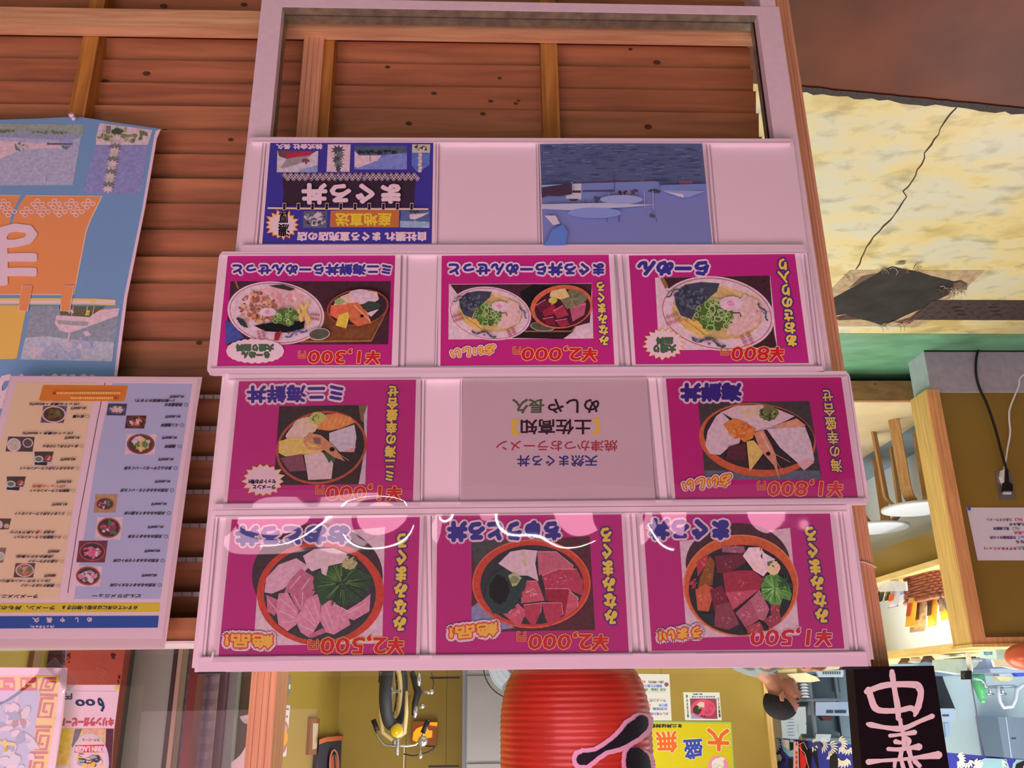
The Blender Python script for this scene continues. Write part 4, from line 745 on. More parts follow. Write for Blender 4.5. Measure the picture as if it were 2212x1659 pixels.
for i, (t, x0, y, x1, pr_, px0, py, px1) in enumerate((('天然みなみまぐろ大トロ丼', 1175, 2278, 1660, '¥2,500円', 1515, 2174, 1672), ('天然みなみまぐろ中トロ丼', 1210, 2018, 1690, '¥2,000円', 1545, 1914, 1706), ('天然みなみまぐろ丼', 1365, 1762, 1725, '¥1,500円', 1580, 1660, 1740), ('天然みなみまぐろ漬け丼', 1325, 1515, 1755, '¥1,200円', 1618, 1416, 1775), ('天然みなみまぐろ・いくら丼', 1285, 1272, 1790, '¥1,800円', 1655, 1177, 1812), ('あかふじサーモン・いくら丼', 1325, 1037, 1825, '¥1,800円', 1692, 942, 1847), ('海鮮丼', 1755, 806, 1870, '¥1,800円', 1730, 712, 1883), ('ミニ海鮮丼', 1715, 580, 1895, '¥1,000円', 1766, 488, 1920), ('刺身盛合せ', 1755, 364, 1940, '¥1,500円', 1812, 276, 1957))):
    it(t, x0, y, x1); it(pr_, px0, py, px1, 28); xx = x1 + 36; pr.ring(xx, y, 20, 18, 4, K)
it('(一部内容変わります)', 1440, 318, 1855)
for t, x0, y, x1, c in (('焼津かつおラーメン', 225, 2284, 580, K), ('(セットのラーメンも同じ)', 10, 2232, 535, K), ('¥800円', 480, 2178, 596, K), ('九条ネギラーメン', 305, 2026, 620, K), ('(京都みせから直送)', 175, 1974, 570, K), ('¥900円', 518, 1920, 634, K), ('ミニ海鮮丼とラーメンセット', 150, 1770, 650, K), ('☆当店', 470, 1718, 585, K), ('一番', 385, 1718, 455, (170, 30, 50)), ('人気です(^^)/', 110, 1716, 375, K),
                       ('ミニまぐろ丼とラーメンセット', 160, 1520, 690, K), ('¥1,300円', 562, 1420, 718, K), ('海鮮丼とラーメンセット', 320, 1276, 745, K), ('(ボリューム満点)', 345, 1228, 695, (180, 50, 60)), ('¥2,000円', 608, 1180, 762, K), ('みなみまぐろ丼とラーメンセット', 215, 1038, 788, K), ('¥2,000円', 652, 942, 806, K), ('あっさり冷しつけめん', 455, 804, 832, K), ('¥1,000円', 697, 712, 850, K), ('(セットの場合 + ¥200円)', 245, 664, 778, K), ('担々麺', 780, 488, 898, K), ('¥1,000円', 762, 398, 916, K), ('(セットの場合 + ¥200円)', 318, 354, 845, K)):
    it(t, x0, y, x1, 30, c)
for x, y in ((616, 2284), (654, 2026), (690, 1772), (732, 1520), (776, 1276), (820, 1038), (864, 804), (926, 488)): pr.ring(x, y, 19, 17, 4, (120, 70, 70))
for y, x0, x1 in ((238, 600, 1280), (290, 750, 1200)):  # faint pale lines of lettering too small to read
    q3 = random.Random(int(y))
    x = x0
    while x < x1: w = 8 + q3.random() * 14; pr.rect(x, y - 12, x + w, y + 12, (224, 140, 84)); x += w + 6
pr.ell(575, 240, 18, 16, (150, 50, 30)).ell(1225, 290, 18, 16, (150, 50, 30))
pr.part('food_photo', .0009)
def th(pts, bg, cx, cy, rx, ry, rim, ins, bits_, cols, seed):
    pr.part('food_photo#%d' % seed, .0009)
    pr.poly(pts, bg); pr.ell(cx, cy, rx, ry, rim); pr.ell(cx, cy, rx * .88, ry * .86, ins); pr.bits(cx, cy, rx * .6, ry * .55, bits_, cols, rx * .22, seed)
TUN, WHT, GRN = (156, 44, 74), (230, 186, 180), (80, 96, 60)
th([(1150, 350), (1350, 352), (1330, 478), (1130, 475)], (60, 58, 80), 1240, 415, 85, 40, (110, 100, 120), (90, 80, 100), 16, [(220, 130, 110), (236, 200, 180), (224, 150, 140)], 3)
th([(1345, 478), (1555, 478), (1530, 615), (1325, 612)], (60, 36, 40), 1445, 545, 105, 62, (130, 60, 50), (70, 40, 44), 22, [(226, 150, 90), (210, 160, 170), (200, 100, 80), (120, 60, 80)], 4)
th([(1345, 668), (1668, 675), (1640, 895), (1320, 890)], (232, 178, 190), 1495, 780, 148, 108, (140, 60, 54), (80, 56, 56), 26, [(220, 160, 176), (224, 130, 80), (226, 190, 120), (90, 110, 70)], 5)
th([(1015, 1315), (1250, 1312), (1225, 1508), (992, 1508)], (176, 116, 80), 1115, 1415, 95, 65, (150, 70, 60), (90, 40, 46), 18, [TUN, (120, 34, 60), WHT, GRN], 6)
th([(1035, 1555), (1310, 1555), (1280, 1795), (1005, 1790)], (230, 176, 184), 1155, 1670, 125, 108, (160, 76, 50), (70, 34, 40), 26, [TUN, (130, 40, 64), (176, 70, 96), GRN, WHT], 7)
th([(840, 1808), (1145, 1806), (1112, 2038), (810, 2036)], (110, 40, 56), 980, 1922, 140, 100, (170, 60, 54), (60, 40, 46), 24, [(190, 60, 100), (206, 84, 120), (50, 50, 50), WHT], 8)
th([(830, 2070), (1090, 2076), (1060, 2295), (800, 2290)], (230, 176, 190), 935, 2180, 130, 102, (176, 70, 56), (60, 50, 54), 26, [(206, 110, 140), (220, 140, 160), (70, 90, 60), WHT], 9)
th([(460, 375), (715, 375), (675, 556), (430, 552)], (96, 74, 100), 572, 465, 128, 88, (216, 176, 200), (86, 54, 40), 14, [(110, 70, 50), (100, 100, 60), (70, 44, 40)], 10)
pr.part('food_photo#20').poly([(88, 700), (368, 705), (345, 862), (58, 858)], (76, 50, 54)); pr.ell(148, 790, 75, 72, (216, 180, 190)).ell(146, 788, 60, 58, (190, 150, 140)).ell(295, 768, 55, 50, (216, 180, 190)).ell(295, 768, 44, 40, (96, 64, 56))
for x, y, s in ((465, 930, 1), (170, 1195, 1)): pr.part('food_photo#%d' % x).poly([(x - 105, y - 70), (x + 108, y - 70), (x + 80, y + 78), (x - 110, y + 72)], (206, 172, 196)).poly([(x - 100, y - 70), (x + 105, y - 70), (x + 75, y + 40), (x - 90, y + 30)], (70, 44, 44)).poly([(x - 95, y + 40), (x + 40, y + 40), (x + 30, y + 78), (x - 100, y + 70)], (34, 28, 44)); pr.ell(x - 55, y + 10, 52, 36, (206, 190, 200)).ell(x - 55, y + 10, 36, 24, (90, 110, 80)).ell(x + 50, y, 42, 34, (150, 60, 56)).bits(x + 50, y, 26, 20, 8, [(196, 90, 80), (220, 150, 120)], 9, 4)
pr.part('food_photo#21').poly([(-90, 1570), (120, 1572), (90, 1685), (-100, 1690)], (90, 56, 50)).ell(0, 1635, 30, 40, (200, 180, 180)).ell(70, 1650, 30, 24, (206, 140, 130)); pr.part('food_photo#22').poly([(-80, 1880), (68, 1882), (30, 2040), (-90, 2040)], (130, 90, 80)).ell(0, 1970, 52, 46, (212, 190, 200)).ell(0, 1970, 36, 30, (160, 160, 130))
th([(165, 2046), (375, 2046), (350, 2198), (142, 2196)], (90, 50, 60), 262, 2120, 98, 72, (220, 180, 190), (160, 90, 70), 18, [(210, 130, 130), (90, 110, 60), (180, 90, 70), WHT], 11)
rp = pr.done()
# glossy laminate over it
pr.root = rp; cover(pr, [(110, 55), (2148, 68), (1740, 2955), (-600, 2945)], .0012, -1, 4)
# menu poster with a meander border, in a plastic sleeve (photo left, bottom)
ML = (0, 1370, 560, 1659)
pr = Print('sleeved_poster', 'poster with a red and yellow meander border inside a shiny plastic sleeve', 'poster', .040, ML, 2212, 'p')
pr.part('sleeve').slab([(-900, 270), (575, 285), (540, 700), (470, 1160), (420, 1500), (-900, 1500)], (214, 170, 184), .0010)
pr.part('paper', .0004).poly([(-860, 350), (512, 352), (470, 720), (400, 1160), (360, 1500), (-900, 1500)], (226, 168, 50))
pr.part('inner_picture', .0007).poly([(-800, 470), (350, 470), (300, 800), (215, 1500), (-900, 1500)], (160, 146, 176)); pr.bits(40, 900, 250, 380, 70, [(190, 180, 206), (120, 120, 150), (210, 196, 214), (150, 90, 100)], 40, 4).line([(-20, 920), (130, 940)], 30, (208, 170, 60)).line([(40, 900), (50, 1000)], 26, (208, 170, 60))
pr.part('meander_border', .0007); MR = (176, 44, 50)
def key(x, y, w, h, sl):
    T = lambda a, b: (x + a * w + b * sl, y + b * h)
    pr.line([T(1, .0), T(0, .0), T(0, 1), T(1, 1), T(1, .28), T(.34, .28), T(.34, .72), T(.7, .72)], 26, MR)
for i, (x, y) in enumerate(((375, 375), (355, 545), (320, 820), (270, 1050), (235, 1290))): key(x, y, 105, 160 if i else 100, -32)
for i in range(6): key(180 - i * 190, 378, 130, 90, 0)
pr.line([(340, 515), (490, 520)], 22, MR).line([(300, 790), (440, 790)], 22, MR).line([(260, 1010), (410, 1010)], 22, MR)
rp = pr.done(); pr.root = rp; cover(pr, [(-900, 275), (572, 288), (425, 1500), (-900, 1500)], .010, 1, 6)
m = MB(); m.prism([P(0 + x * .25316, 1370 + y * .25316, .036) for x, y in ((378, 275), (465, 198), (660, 410), (590, 485))], (0, .0008, 0), FILM); m.build('clear_tape', rp)
# beer poster behind it
pr = Print('beer_poster', 'beer poster with a handwritten 600 price and a glass, beside the meander poster', 'poster', .062, ML, 2212, 'p')
pr.part('paper').slab([(430, 430), (1022, 430), (975, 800), (960, 1000), (930, 1500), (380, 1500)], (216, 226, 240), .0008)
pr.part('beer_photo', .0003).poly([(420, 802), (972, 802), (960, 1000), (930, 1500), (380, 1500)], (208, 160, 120)).poly([(500, 805), (610, 805), (560, 1110), (450, 1110)], (226, 196, 70)).poly([(520, 960), (600, 960), (570, 1100), (470, 1110)], (226, 150, 80)).poly([(640, 805), (700, 805), (640, 960), (610, 960)], (120, 96, 110)).poly([(700, 805), (900, 805), (890, 860), (720, 860)], (214, 140, 120)).poly([(905, 805), (970, 805), (930, 1500), (880, 1500)], (90, 44, 60)).poly([(430, 1120), (600, 1120), (570, 1500), (380, 1500)], (222, 214, 206))
pr.part('beer_label', .0006).ell(765, 1090, 165, 245, (198, 190, 200)).ell(765, 1095, 140, 222, (226, 206, 170)).poly([(640, 945), (890, 940), (890, 1005), (636, 1008)], (190, 60, 50)).text('KIRIN LAGER', (638, 955, 890, 1000), (236, 230, 226), 4).text('BEER', (670, 1014, 712, 1026), (120, 80, 70), 1).text('ラガービール', (700, 888, 850, 912), (140, 90, 60), 1)
pr.bits(770, 1080, 100, 50, 40, [(226, 190, 90), (150, 140, 156), (226, 150, 80), (70, 60, 80), (214, 206, 206)], 24, 4).line([(670, 1060), (760, 1075), (850, 1050)], 8, (60, 50, 70)).line([(680, 1090), (780, 1100)], 5, (60, 50, 70))
pr.part('lettering', .0006).text('6', None, (44, 50, 80), 4, quad=[(860, 540), (770 + 60, 545), (850, 660), (915, 655)]).text('00', None, (44, 50, 80), 4, quad=[(800, 555), (640, 560), (650, 610), (815, 605)]).text('円', (548, 505, 612, 552), (60, 64, 90), 3).text('キリンラガービール', (510, 715, 965, 782), (190, 70, 80), 5)
pr.line([(540, 484), (1000, 490)], 3, (170, 180, 200)).ell(995, 458, 17, 20, (216, 176, 60))
pr.done()
# ================================================================== LANTERN AND BLACK SIGN
cL = P(1243, 1560, .56); k = (P(1080, 1560, .56) - P(1405, 1560, .56)).length / 2
ztop_l = P(1243, 1424, .56).z
lan = empty('paper_lantern', (cL.x, .56, ztop_l), 'big round red paper lantern with a black brush character above the menu stand', 'lantern')
LRED = mat((190, 42, 26), 'n', .28, var=.14, scale=12, spec=.7, bump=.25)
prof = []
# the rim is the low end; ribs every 8 mm
h = .52; nrib = 46
def rad(t):  # t from the rim (0) to the middle (1)
    q_ = min(1, t * h / 2 / .135); return k * (.60 + .40 * math.sqrt(max(0, 1 - (1 - q_) ** 2.2)))
for i in range(nrib * 4 + 1):
    t = i / (nrib * 4); tt = 1 - abs(2 * t - 1); r = rad(tt) + .0018 * abs(math.sin(math.pi * i / 4)) ** .7 - .0018
    prof.append((r, t * h))
m = MB(); m.lathe((cL.x, .56, ztop_l), prof, LRED, 96); m.build('paper_shade', lan, True)
m = MB(); m.lathe((cL.x, .56, ztop_l - .012), [(k * .58, 0), (k * .60, .004), (k * .60, .016), (k * .54, .016), (k * .54, .0)], mat((20, 16, 16), 'x', .4), 48); m.build('rim', lan, True)
m = MB(); m.lathe((cL.x, .56, ztop_l + h), [(k * .58, 0), (k * .60, .004), (k * .60, .016), (k * .54, .016)], mat((20, 16, 16), 'x', .4), 48); m.build('rim', lan, True)
m = MB(); m.tube([(cL.x - .1, .56, ztop_l + h + .01), (cL.x - .09, .56, ztop_l + h + .09), (cL.x, .56, ztop_l + h + .13), (cL.x + .09, .56, ztop_l + h + .09), (cL.x + .1, .56, ztop_l + h + .01)], .003, DARK); m.tube([(cL.x, .56, ztop_l + h + .13), (cL.x, .56, 2.92)], .002, DARK); m.build('hanger', lan)
# painted brush strokes laid on the shade
def onlantern(u, v, lift):
    d = ray(u, v); best = None; lo, hi = 0.3, 3.0
    o = CAM
    def ins(t):
        p = o + d * t; tz = (p.z - ztop_l) / h
        if tz < 0 or tz > 1: return 1
        r = rad(1 - abs(2 * tz - 1)) + lift + .0004; return (p.x - cL.x) ** 2 + (p.y - .56) ** 2 - r * r
    n = 400; prev = 0
    t0 = (.56 - k - .06 - o.y) / d.y; t1 = (.56 - o.y) / d.y
    for i in range(n + 1):
        t = t0 + (t1 - t0) * i / n
        if ins(t) < 0: return o + d * t
    return o + d * t1
ZL = (1050, 1420, 1450, 1659)
pr = Print('strokes', None, None, 0, ZL, 2212, 'n', plane=lambda u, v, d: onlantern(u, v, d * 2))
def smooth_line(pts, ws, n=6):
    o, w = [], []; N = len(pts)
    for i in range(N - 1):
        p0, p1, p2, p3 = pts[max(i - 1, 0)], pts[i], pts[i + 1], pts[min(i + 2, N - 1)]
        for j in range(n):
            t = j / n; f = lambda a, b, c, d: .5 * (2 * b + (c - a) * t + (2 * a - 5 * b + 4 * c - d) * t * t + (3 * b - a - 3 * c + d) * t ** 3)
            o.append((f(p0[0], p1[0], p2[0], p3[0]), f(p0[1], p1[1], p2[1], p3[1]))); w.append(ws[i] * (1 - t) + ws[i + 1] * t)
    o.append(pts[-1]); w.append(ws[-1]); return o, w
def band(c, pts, ws, lift):
    pr.part('brush_character', lift); n, w2 = smooth_line(pts, ws, 8); N = len(n); q9 = random.Random(5); vs = []; K_ = 14
    for i, (x, y) in enumerate(n):
        a, b = n[max(i - 1, 0)], n[min(i + 1, N - 1)]; dx, dy = b[0] - a[0], b[1] - a[1]; l = math.hypot(dx, dy) or 1; cap = min(1, (.35 + min(i, N - 1 - i) / 4)); w = w2[i] / 2 * cap * (1 + .06 * (q9.random() - .5))
        for k in range(K_ + 1): s_ = (2 * k / K_ - 1) * w; vs.append(pr.pt(x - dy / l * s_, y + dx / l * s_, lift))
    pr.parts['brush_character'].raw(vs, [[i * (K_ + 1) + k, i * (K_ + 1) + k + 1, (i + 1) * (K_ + 1) + k + 1, (i + 1) * (K_ + 1) + k] for i in range(N - 1) for k in range(K_)], pr.mt(c, rough=.5))
s1 = [(1080, 1225), (1180, 1210), (1320, 1150), (1420, 1090), (1600, 1000), (1760, 870), (1850, 790), (1865, 690)]; w1 = [90, 150, 60, 50, 130, 200, 190, 110]
s2 = [(1810, 1075), (1800, 1140), (1810, 1220), (1830, 1330), (1840, 1420)]; w2_ = [100, 230, 290, 290, 280]
band((226, 170, 186), [(1030, 1235)] + s1[1:-1] + [(1870, 660)], [w + 115 for w in w1], .0006); band((226, 170, 186), s2[:1] + s2[1:], [w + 110 for w in w2_], .0007)
band((28, 26, 34), s1, w1, .0012); band((28, 26, 34), s2, w2_, .0013)
pr.parts['brush_character'].build('brush_character', lan)
# black sign board with a pink brush character, hanging beside the corner post
ZS = (1800, 1380, 2212, 1659)
pr = Print('hanging_sign', 'black hanging signboard with pale pink brush characters beside the corner post', 'sign', .0, ZS, 2212, 'p')
f_ = [(150, 322), (1165, 308), (1345, 1498), (1400, 1900), (420, 1900), (300, 1498)]
pr.part('board').slab([(232, 322), (1165, 308), (1345, 1498), (1480, 2400), (450, 2400), (330, 1498)], (20, 8, 12), .03, rough=.5)
sgn = (222, 160, 168); pr.part('brush_character', .0006)
def st_(pts, ws):
    a, w = smooth_line(pts, ws, 6); q9 = random.Random(len(pts)); pr.line(a, [x * (1 + .09 * (q9.random() - .5)) for x in w], sgn, spec=.3)
    for e_, w_ in ((pts[0], ws[0]), (pts[-1], ws[-1])): pr.ell(e_[0], e_[1], w_ / 2, w_ / 2, sgn, jag=.12, n=18, spec=.3)
st_([(680, 375), (685, 420), (700, 520), (720, 640), (745, 780), (755, 920)], [54, 72, 62, 62, 74, 60])
st_([(385, 610), (560, 545), (720, 525), (950, 530), (1000, 570), (1015, 640), (985, 780), (945, 885)], [60, 74, 68, 84, 86, 70, 80, 36]); st_([(410, 590), (440, 690), (480, 790), (560, 830), (760, 828), (900, 800), (960, 850)], [76, 78, 84, 66, 62, 66, 60])
st_([(398, 985), (440, 995), (600, 1025), (760, 1040), (860, 1020), (1000, 955), (1145, 895)], [40, 70, 50, 70, 60, 50, 62]); st_([(775, 935), (785, 1000), (810, 1100), (825, 1250)], [50, 48, 46, 56])
st_([(660, 1120), (760, 1110), (940, 1082)], [46, 40, 62]); st_([(725, 1190), (800, 1200), (880, 1160)], [60, 40, 30]); st_([(850, 1150), (880, 1180), (870, 1225)], [50, 60, 36]); st_([(640, 1275), (760, 1280), (900, 1260), (990, 1250)], [50, 50, 50, 84])
st_([(410, 1425), (560, 1410), (800, 1395), (1000, 1370), (1215, 1345)], [70, 44, 40, 50, 96]); st_([(790, 1300), (775, 1390)], [50, 60]); st_([(880, 1300), (905, 1390)], [60, 50]); st_([(715, 1430), (710, 1480)], [46, 40]); st_([(790, 1410), (815, 1500), (840, 1600)], [44, 54, 54]); st_([(880, 1410), (910, 1500)], [44, 46]); st_([(950, 1420), (1000, 1470)], [60, 50])
pr.done()
# ================================================================== INTERIOR, photo right: partition, bar, stools
YP = 2.37
MUST = mat((150, 124, 46), 'n', .5, var=.12, scale=2.2)
MUSTF = mat((128, 102, 40), 'n', .32, var=.14, scale=1.6, spec=.5)
PINE = wood((206, 170, 98), 'n', (20, 20, 1.2), False, .18, 'pine_trim')
PINE2 = wood((206, 146, 92), 'n', (20, 20, 1.2), False, .18, 'pine_trim_warm')
PINEX = wood((218, 182, 110), 'n', (14, 1.5, 20), False, .16, 'pine_counter')
CONC = mat((156, 150, 156), 'n', .8, var=.14, scale=26, bump=.1)
CONC_LIT = mat((170, 184, 188), 'n', .8, var=.1, scale=26)  # lighter copy of the concrete, puts the plinth's lit side into colour
WHW = mat((196, 204, 212), 'n', .5, var=.05, scale=3)
GREYB = mat((120, 134, 142), 'n', .6, var=.12, scale=4)
BLK = mat((16, 14, 14), 'x', .35)
WPL = mat((214, 214, 214), 'n', .4)
STEEL = mat((150, 152, 146), 'n', .34, .8, var=.06, scale=4)
# drain cover with slots
dr = [PZ(2000, 652, .003), PZ(2330, 656, .003), PZ(2330, 697, .003), PZ(1960, 690, .003)]
ds = empty('drain_cover', (dr[0].x - .4, (dr[0].y + dr[3].y) / 2, 0), 'dark chequered metal drain strip let into the cream floor', 'drain cover')
CHK = mat((72, 62, 60), 'n', .45, .3, var=.2, scale=40); m = MB()
ya, yb_ = PZ(2100, 650, .003).y, PZ(2100, 691, .003).y; xr, xl = PZ(1990, 670, .003).x, -3.6
m.box((xl, ya, -.0015), (xr, yb_, .003), CHK)
x = xr - .03; i = 0
while x > xl + .05:
    for j in range(4):
        y = ya + (yb_ - ya) * (.14 + .24 * j); sg = 1 if (i + j) % 2 else -1
        m.prism([(x - .012, y - .010 * sg, .003), (x - .009, y - .014 * sg, .003), (x + .012, y + .010 * sg, .003), (x + .009, y + .014 * sg, .003)], (0, 0, .0016), CHK)
    x -= .05; i += 1
m.build('plate', ds)
m = MB(); x = xr - .16
while x > xl + .1:
    for j in range(3): y = ya + (yb_ - ya) * (.3 + .2 * j); xx = x - .03 * j + .03; m.prism([(xx - .022, y - .004, .0032), (xx + .016, y - .004, .0032), (xx + .022, y + .004, .0032), (xx - .016, y + .004, .0032)], (0, 0, .0004), BLK)
    x -= .155
m.build('slot', ds)
# torn dark mat on the floor with a frayed worn border
ZM = (1740, 520, 2212, 880)
pr = Print('floor_mat', 'black diamond shaped mat with frayed torn edges on the cream floor', 'mat', 0, ZM, 2175, 'n', plane=lambda u, v, d: PZ(u, v, -.0012 + d))
pr.part('worn_border', .0000).poly([(-200, 560), (235, 500), (440, 293), (700, 290), (1250, 296), (1790, 292), (1730, 350), (1560, 500), (1440, 570), (1240, 790), (1190, 830), (1060, 862), (700, 850), (300, 852), (-200, 850)], (170, 150, 114), var=.3, scale=30)
pr.part('torn_edge', .0008)
q4 = random.Random(11)
for pts, c in (([(430, 470), (560, 350), (720, 320), (600, 390), (480, 450)], (104, 80, 66)), ([(880, 810), (1040, 760), (1160, 660), (1240, 610), (1170, 700), (1090, 780), (1030, 830), (920, 815)], (112, 76, 62)), ([(1180, 660), (1440, 560), (1420, 600), (1300, 690), (1270, 750), (1120, 790), (1090, 780)], (164, 146, 112)), ([(290, 760), (410, 730), (560, 780), (330, 790)], (84, 58, 50))): pr.poly(pts, c, var=.4, scale=50)
pr.part('mat_surface', .0016).poly([(-260, 640), (258, 580), (440, 480), (700, 335), (750, 300), (860, 256), (960, 280), (1130, 310), (1250, 350), (1440, 395), (1605, 440), (1590, 470), (1450, 500), (1430, 530), (1290, 600), (1180, 665), (1000, 740), (900, 790), (770, 845), (640, 800), (550, 780), (470, 760), (400, 728), (285, 745), (-200, 770)], (54, 52, 48), var=.3, scale=9, rough=.8)
pr.part('frayed_thread', .003)
for x, y, dx, dy, n in ((740, 310, 150, -60, 10), (900, 270, 180, 60, 10), (1090, 300, 40, -30, 7), (1450, 470, 130, 40, 26), (1500, 430, 100, 30, 10), (1330, 450, 80, 50, 12), (900, 810, 140, 20, 8), (760, 840, 90, -20, 5), (410, 350, 120, 30, 6)):
    for _ in range(n):
        a = x + (q4.random() - .4) * dx; b = y + (q4.random() - .5) * 40 + dy * .4; l = 40 + q4.random() * 70; an = math.atan2(dy, dx) + (q4.random() - .5) * 1.6
        pr.line([(a, b), (a + l * .5 * math.cos(an), b + l * .5 * math.sin(an)), (a + l * math.cos(an + .5), b + l * math.sin(an + .5))], [5, 4, 2], q4.choice([(150, 132, 108), (92, 80, 66), (196, 184, 160), (70, 56, 46)]))
pr.poly([(1470, 420), (1540, 400), (1610, 440), (1605, 490), (1540, 480), (1480, 470)], (112, 94, 80), var=.5, scale=60); pr.poly([(880, 235), (950, 208), (1005, 215), (980, 235), (930, 235)], (120, 110, 90))
pr.done()
# partition: concrete plinth, mustard panel, pine end post
pc = PZ(1996, 757, 0); zpl = P(2010, 846, pc.y).z; ybk2 = PZ(1961, 784, 0).y
part = empty('partition', (pc.x - .5, pc.y + .08, 0), 'mustard half wall on a grey concrete plinth with a pine end post', 'partition')
m = MB(); m.box((-4.0, pc.y, 0), (pc.x, pc.y + .006, zpl), CONC); m.box((-4.0, pc.y + .006, 0), (pc.x, ybk2, zpl), CONC_LIT); m.build('concrete_plinth', part)
m = MB(); m.box((-4.0, pc.y - .004, -.001), (pc.x + .002, pc.y - .001, .006), BLK); m.build('painted_shadow_line', part)  # black strip paints a line of shade along the plinth foot
xt0, xt1 = P(2030, 860, pc.y).x, P(2003, 860, pc.y).x; ztp = P(2085, 1391, pc.y).z
m = MB(); m.box((-4.0, pc.y + .012, zpl), (xt0, pc.y + .05, ztp), MUSTF); m.build('panel', part)
m = MB(); m.box((xt0, pc.y - .006, zpl - .01), (xt1, pc.y + .004, ztp), PINE2); m.box((xt0 + .001, pc.y + .004, zpl - .01), (xt1 + .001, ybk2 - .01, ztp), PINE); m.build('end_post', part)
m = MB(); z2 = P(2150, 1376, pc.y).z; m.box((-4.0, pc.y - .005, z2), (xt0, pc.y + .06, ztp), PINE2); m.box((-4.0, pc.y - .012, ztp), (xt1 + .006, ybk2, ztp + .012), PINE); m.build('top_cap', part)
# socket and two plugs
YF = pc.y + .012
so = empty('wall_socket', P(2176, 1048, YF), 'steel socket plate with two plugs, low on the mustard half wall', 'socket')
pq = [(2149, 1018), (2184, 1018), (2195, 1079), (2160, 1079)]
m = MB(); m.prism([P(u, v, YF - .004) for u, v in pq], (0, .004, 0), mat((126, 112, 108), 'n', .4, .6)); m.build('plate', so)
m = MB(); m.prism([P(u, v, YF - .010) for u, v in ((2163, 1028), (2178, 1028), (2185, 1067), (2168, 1067))], (0, .006, 0), WPL); m.build('outlet', so)
def cable(name, label, pts, r, mt, Y, plug, pm):
    e = empty(name, P(*pts[-1], Y), label, 'cable'); C = []
    n = len(pts)
    for i in range(n - 1):
        p0, p1, p2, p3 = pts[max(i - 1, 0)], pts[i], pts[i + 1], pts[min(i + 2, n - 1)]
        for j in range(8):
            t = j / 8; f = lambda a, b, c, d: .5 * (2 * b + (c - a) * t + (2 * a - 5 * b + 4 * c - d) * t * t + (3 * b - a - 3 * c + d) * t ** 3)
            C.append((f(p0[0], p1[0], p2[0], p3[0]), f(p0[1], p1[1], p2[1], p3[1])))
    C.append(pts[-1]); m = MB(); m.tube([P(u, v, Y) for u, v in C], r, mt); m.build('lead', e, True)
    m = MB(); m.prism([P(u, v, Y - .012) for u, v in plug], (0, .024, 0), pm); m.build('plug', e); return e
cable('power_cable', 'black power cable running down the mustard half wall from its socket', [(2330, 738), (2212, 741), (2170, 734), (2130, 738), (2112, 760), (2108, 800), (2115, 835), (2132, 872), (2150, 925), (2162, 970), (2174, 1014)], .0055, BLK, YF - .02, [(2172, 1014), (2178, 1014), (2180, 1040), (2188, 1046), (2188, 1060), (2170, 1060), (2171, 1044)], BLK)
cable('power_cable', 'white power cable beside the black one on the mustard half wall', [(2300, 760), (2212, 808), (2200, 835), (2182, 880), (2180, 905), (2182, 935), (2176, 970), (2169, 1014)], .004, WPL, YF - .013, [(2166, 1014), (2173, 1014), (2175, 1040), (2168, 1042), (2163, 1030)], WPL)
# recommended-dish paper
ZN = (1780, 880, 2212, 1180)
pr = Print('menu_paper', 'white paper of recommended dishes with a blue pin on the mustard half wall', 'paper notice', YF - .002, ZN, 2212, 'n')
pr.part('paper').slab([(1578, 1105), (2700, 1105), (2820, 1690), (1700, 1690)], (204, 196, 212), .0008)
pr.part('lettering', .0003)
for segs, y in (([('九条ネギラーメン', 1795, 2075, (96, 104, 96)), ('No.3', 2110, 2190, (196, 70, 90))], 1240), ([('直送九条ネギ', 2045, 2300, (70, 60, 80))], 1290), ([('長久海鮮丼', 1868, 2045, (64, 60, 110)), ('No.2', 2080, 2155, (110, 150, 140))], 1337), ([('ボリューム満点', 2100, 2420, (196, 80, 110))], 1385), ([('天然南鮪中トロ丼', 1832, 2120, (90, 70, 110)), ('No.1', 2150, 2240, (90, 120, 190))], 1437), ([('いただくなら', 2120, 2420, (70, 60, 80))], 1485)):
    for t, a, b, c in segs: pr.text(t, (a, y - 17, b, y + 17), c, 2, slant=-6)
sub(pr, (1780, 1160, 2212, 1460), 2212)
pr.text('おすすめメニュー)', (1770, 105, 2130, 140), (150, 60, 84), 2).text('長久', (2135, 100, 2240, 140), (90, 140, 110), 2)
sub(pr, ZN, 2212); pr.done(); m = MB(); c = P(2093, 1099, YF - .004); m.lathe(c, [(.007, 0), (.007, -.004), (.003, -.006)], mat((60, 76, 170), 'n', .4), 12, 'y'); tag(m.build('push_pin'), 'small round blue pin at the corner of the white recommended-dish paper', 'pin')
# raised dining floor with its knotty fascia
ZF = .146; yf = PZ(1850, 865, ZF).y
KNOT = wood((150, 112, 66), 'n', (3, 20, 9), True, .3, 'knotty_plank')
zl = P(1850, 822, yf).z
struct(mbox((-2.35, yf, zl), (1.06, yf + .025, ZF), KNOT), 'trim_7')
struct(mbox((-2.35, yf + .024, zl), (1.06, 8.6, ZF - .0005), mat((202, 184, 140), 'n', .35, var=.14, scale=5, spec=.4)), 'floor_raised')
struct(mbox((-2.35, yf + .10, 0), (1.06, yf + .13, zl), BLK), 'void_shade_board')  # black board set in the void under the floor as painted shade
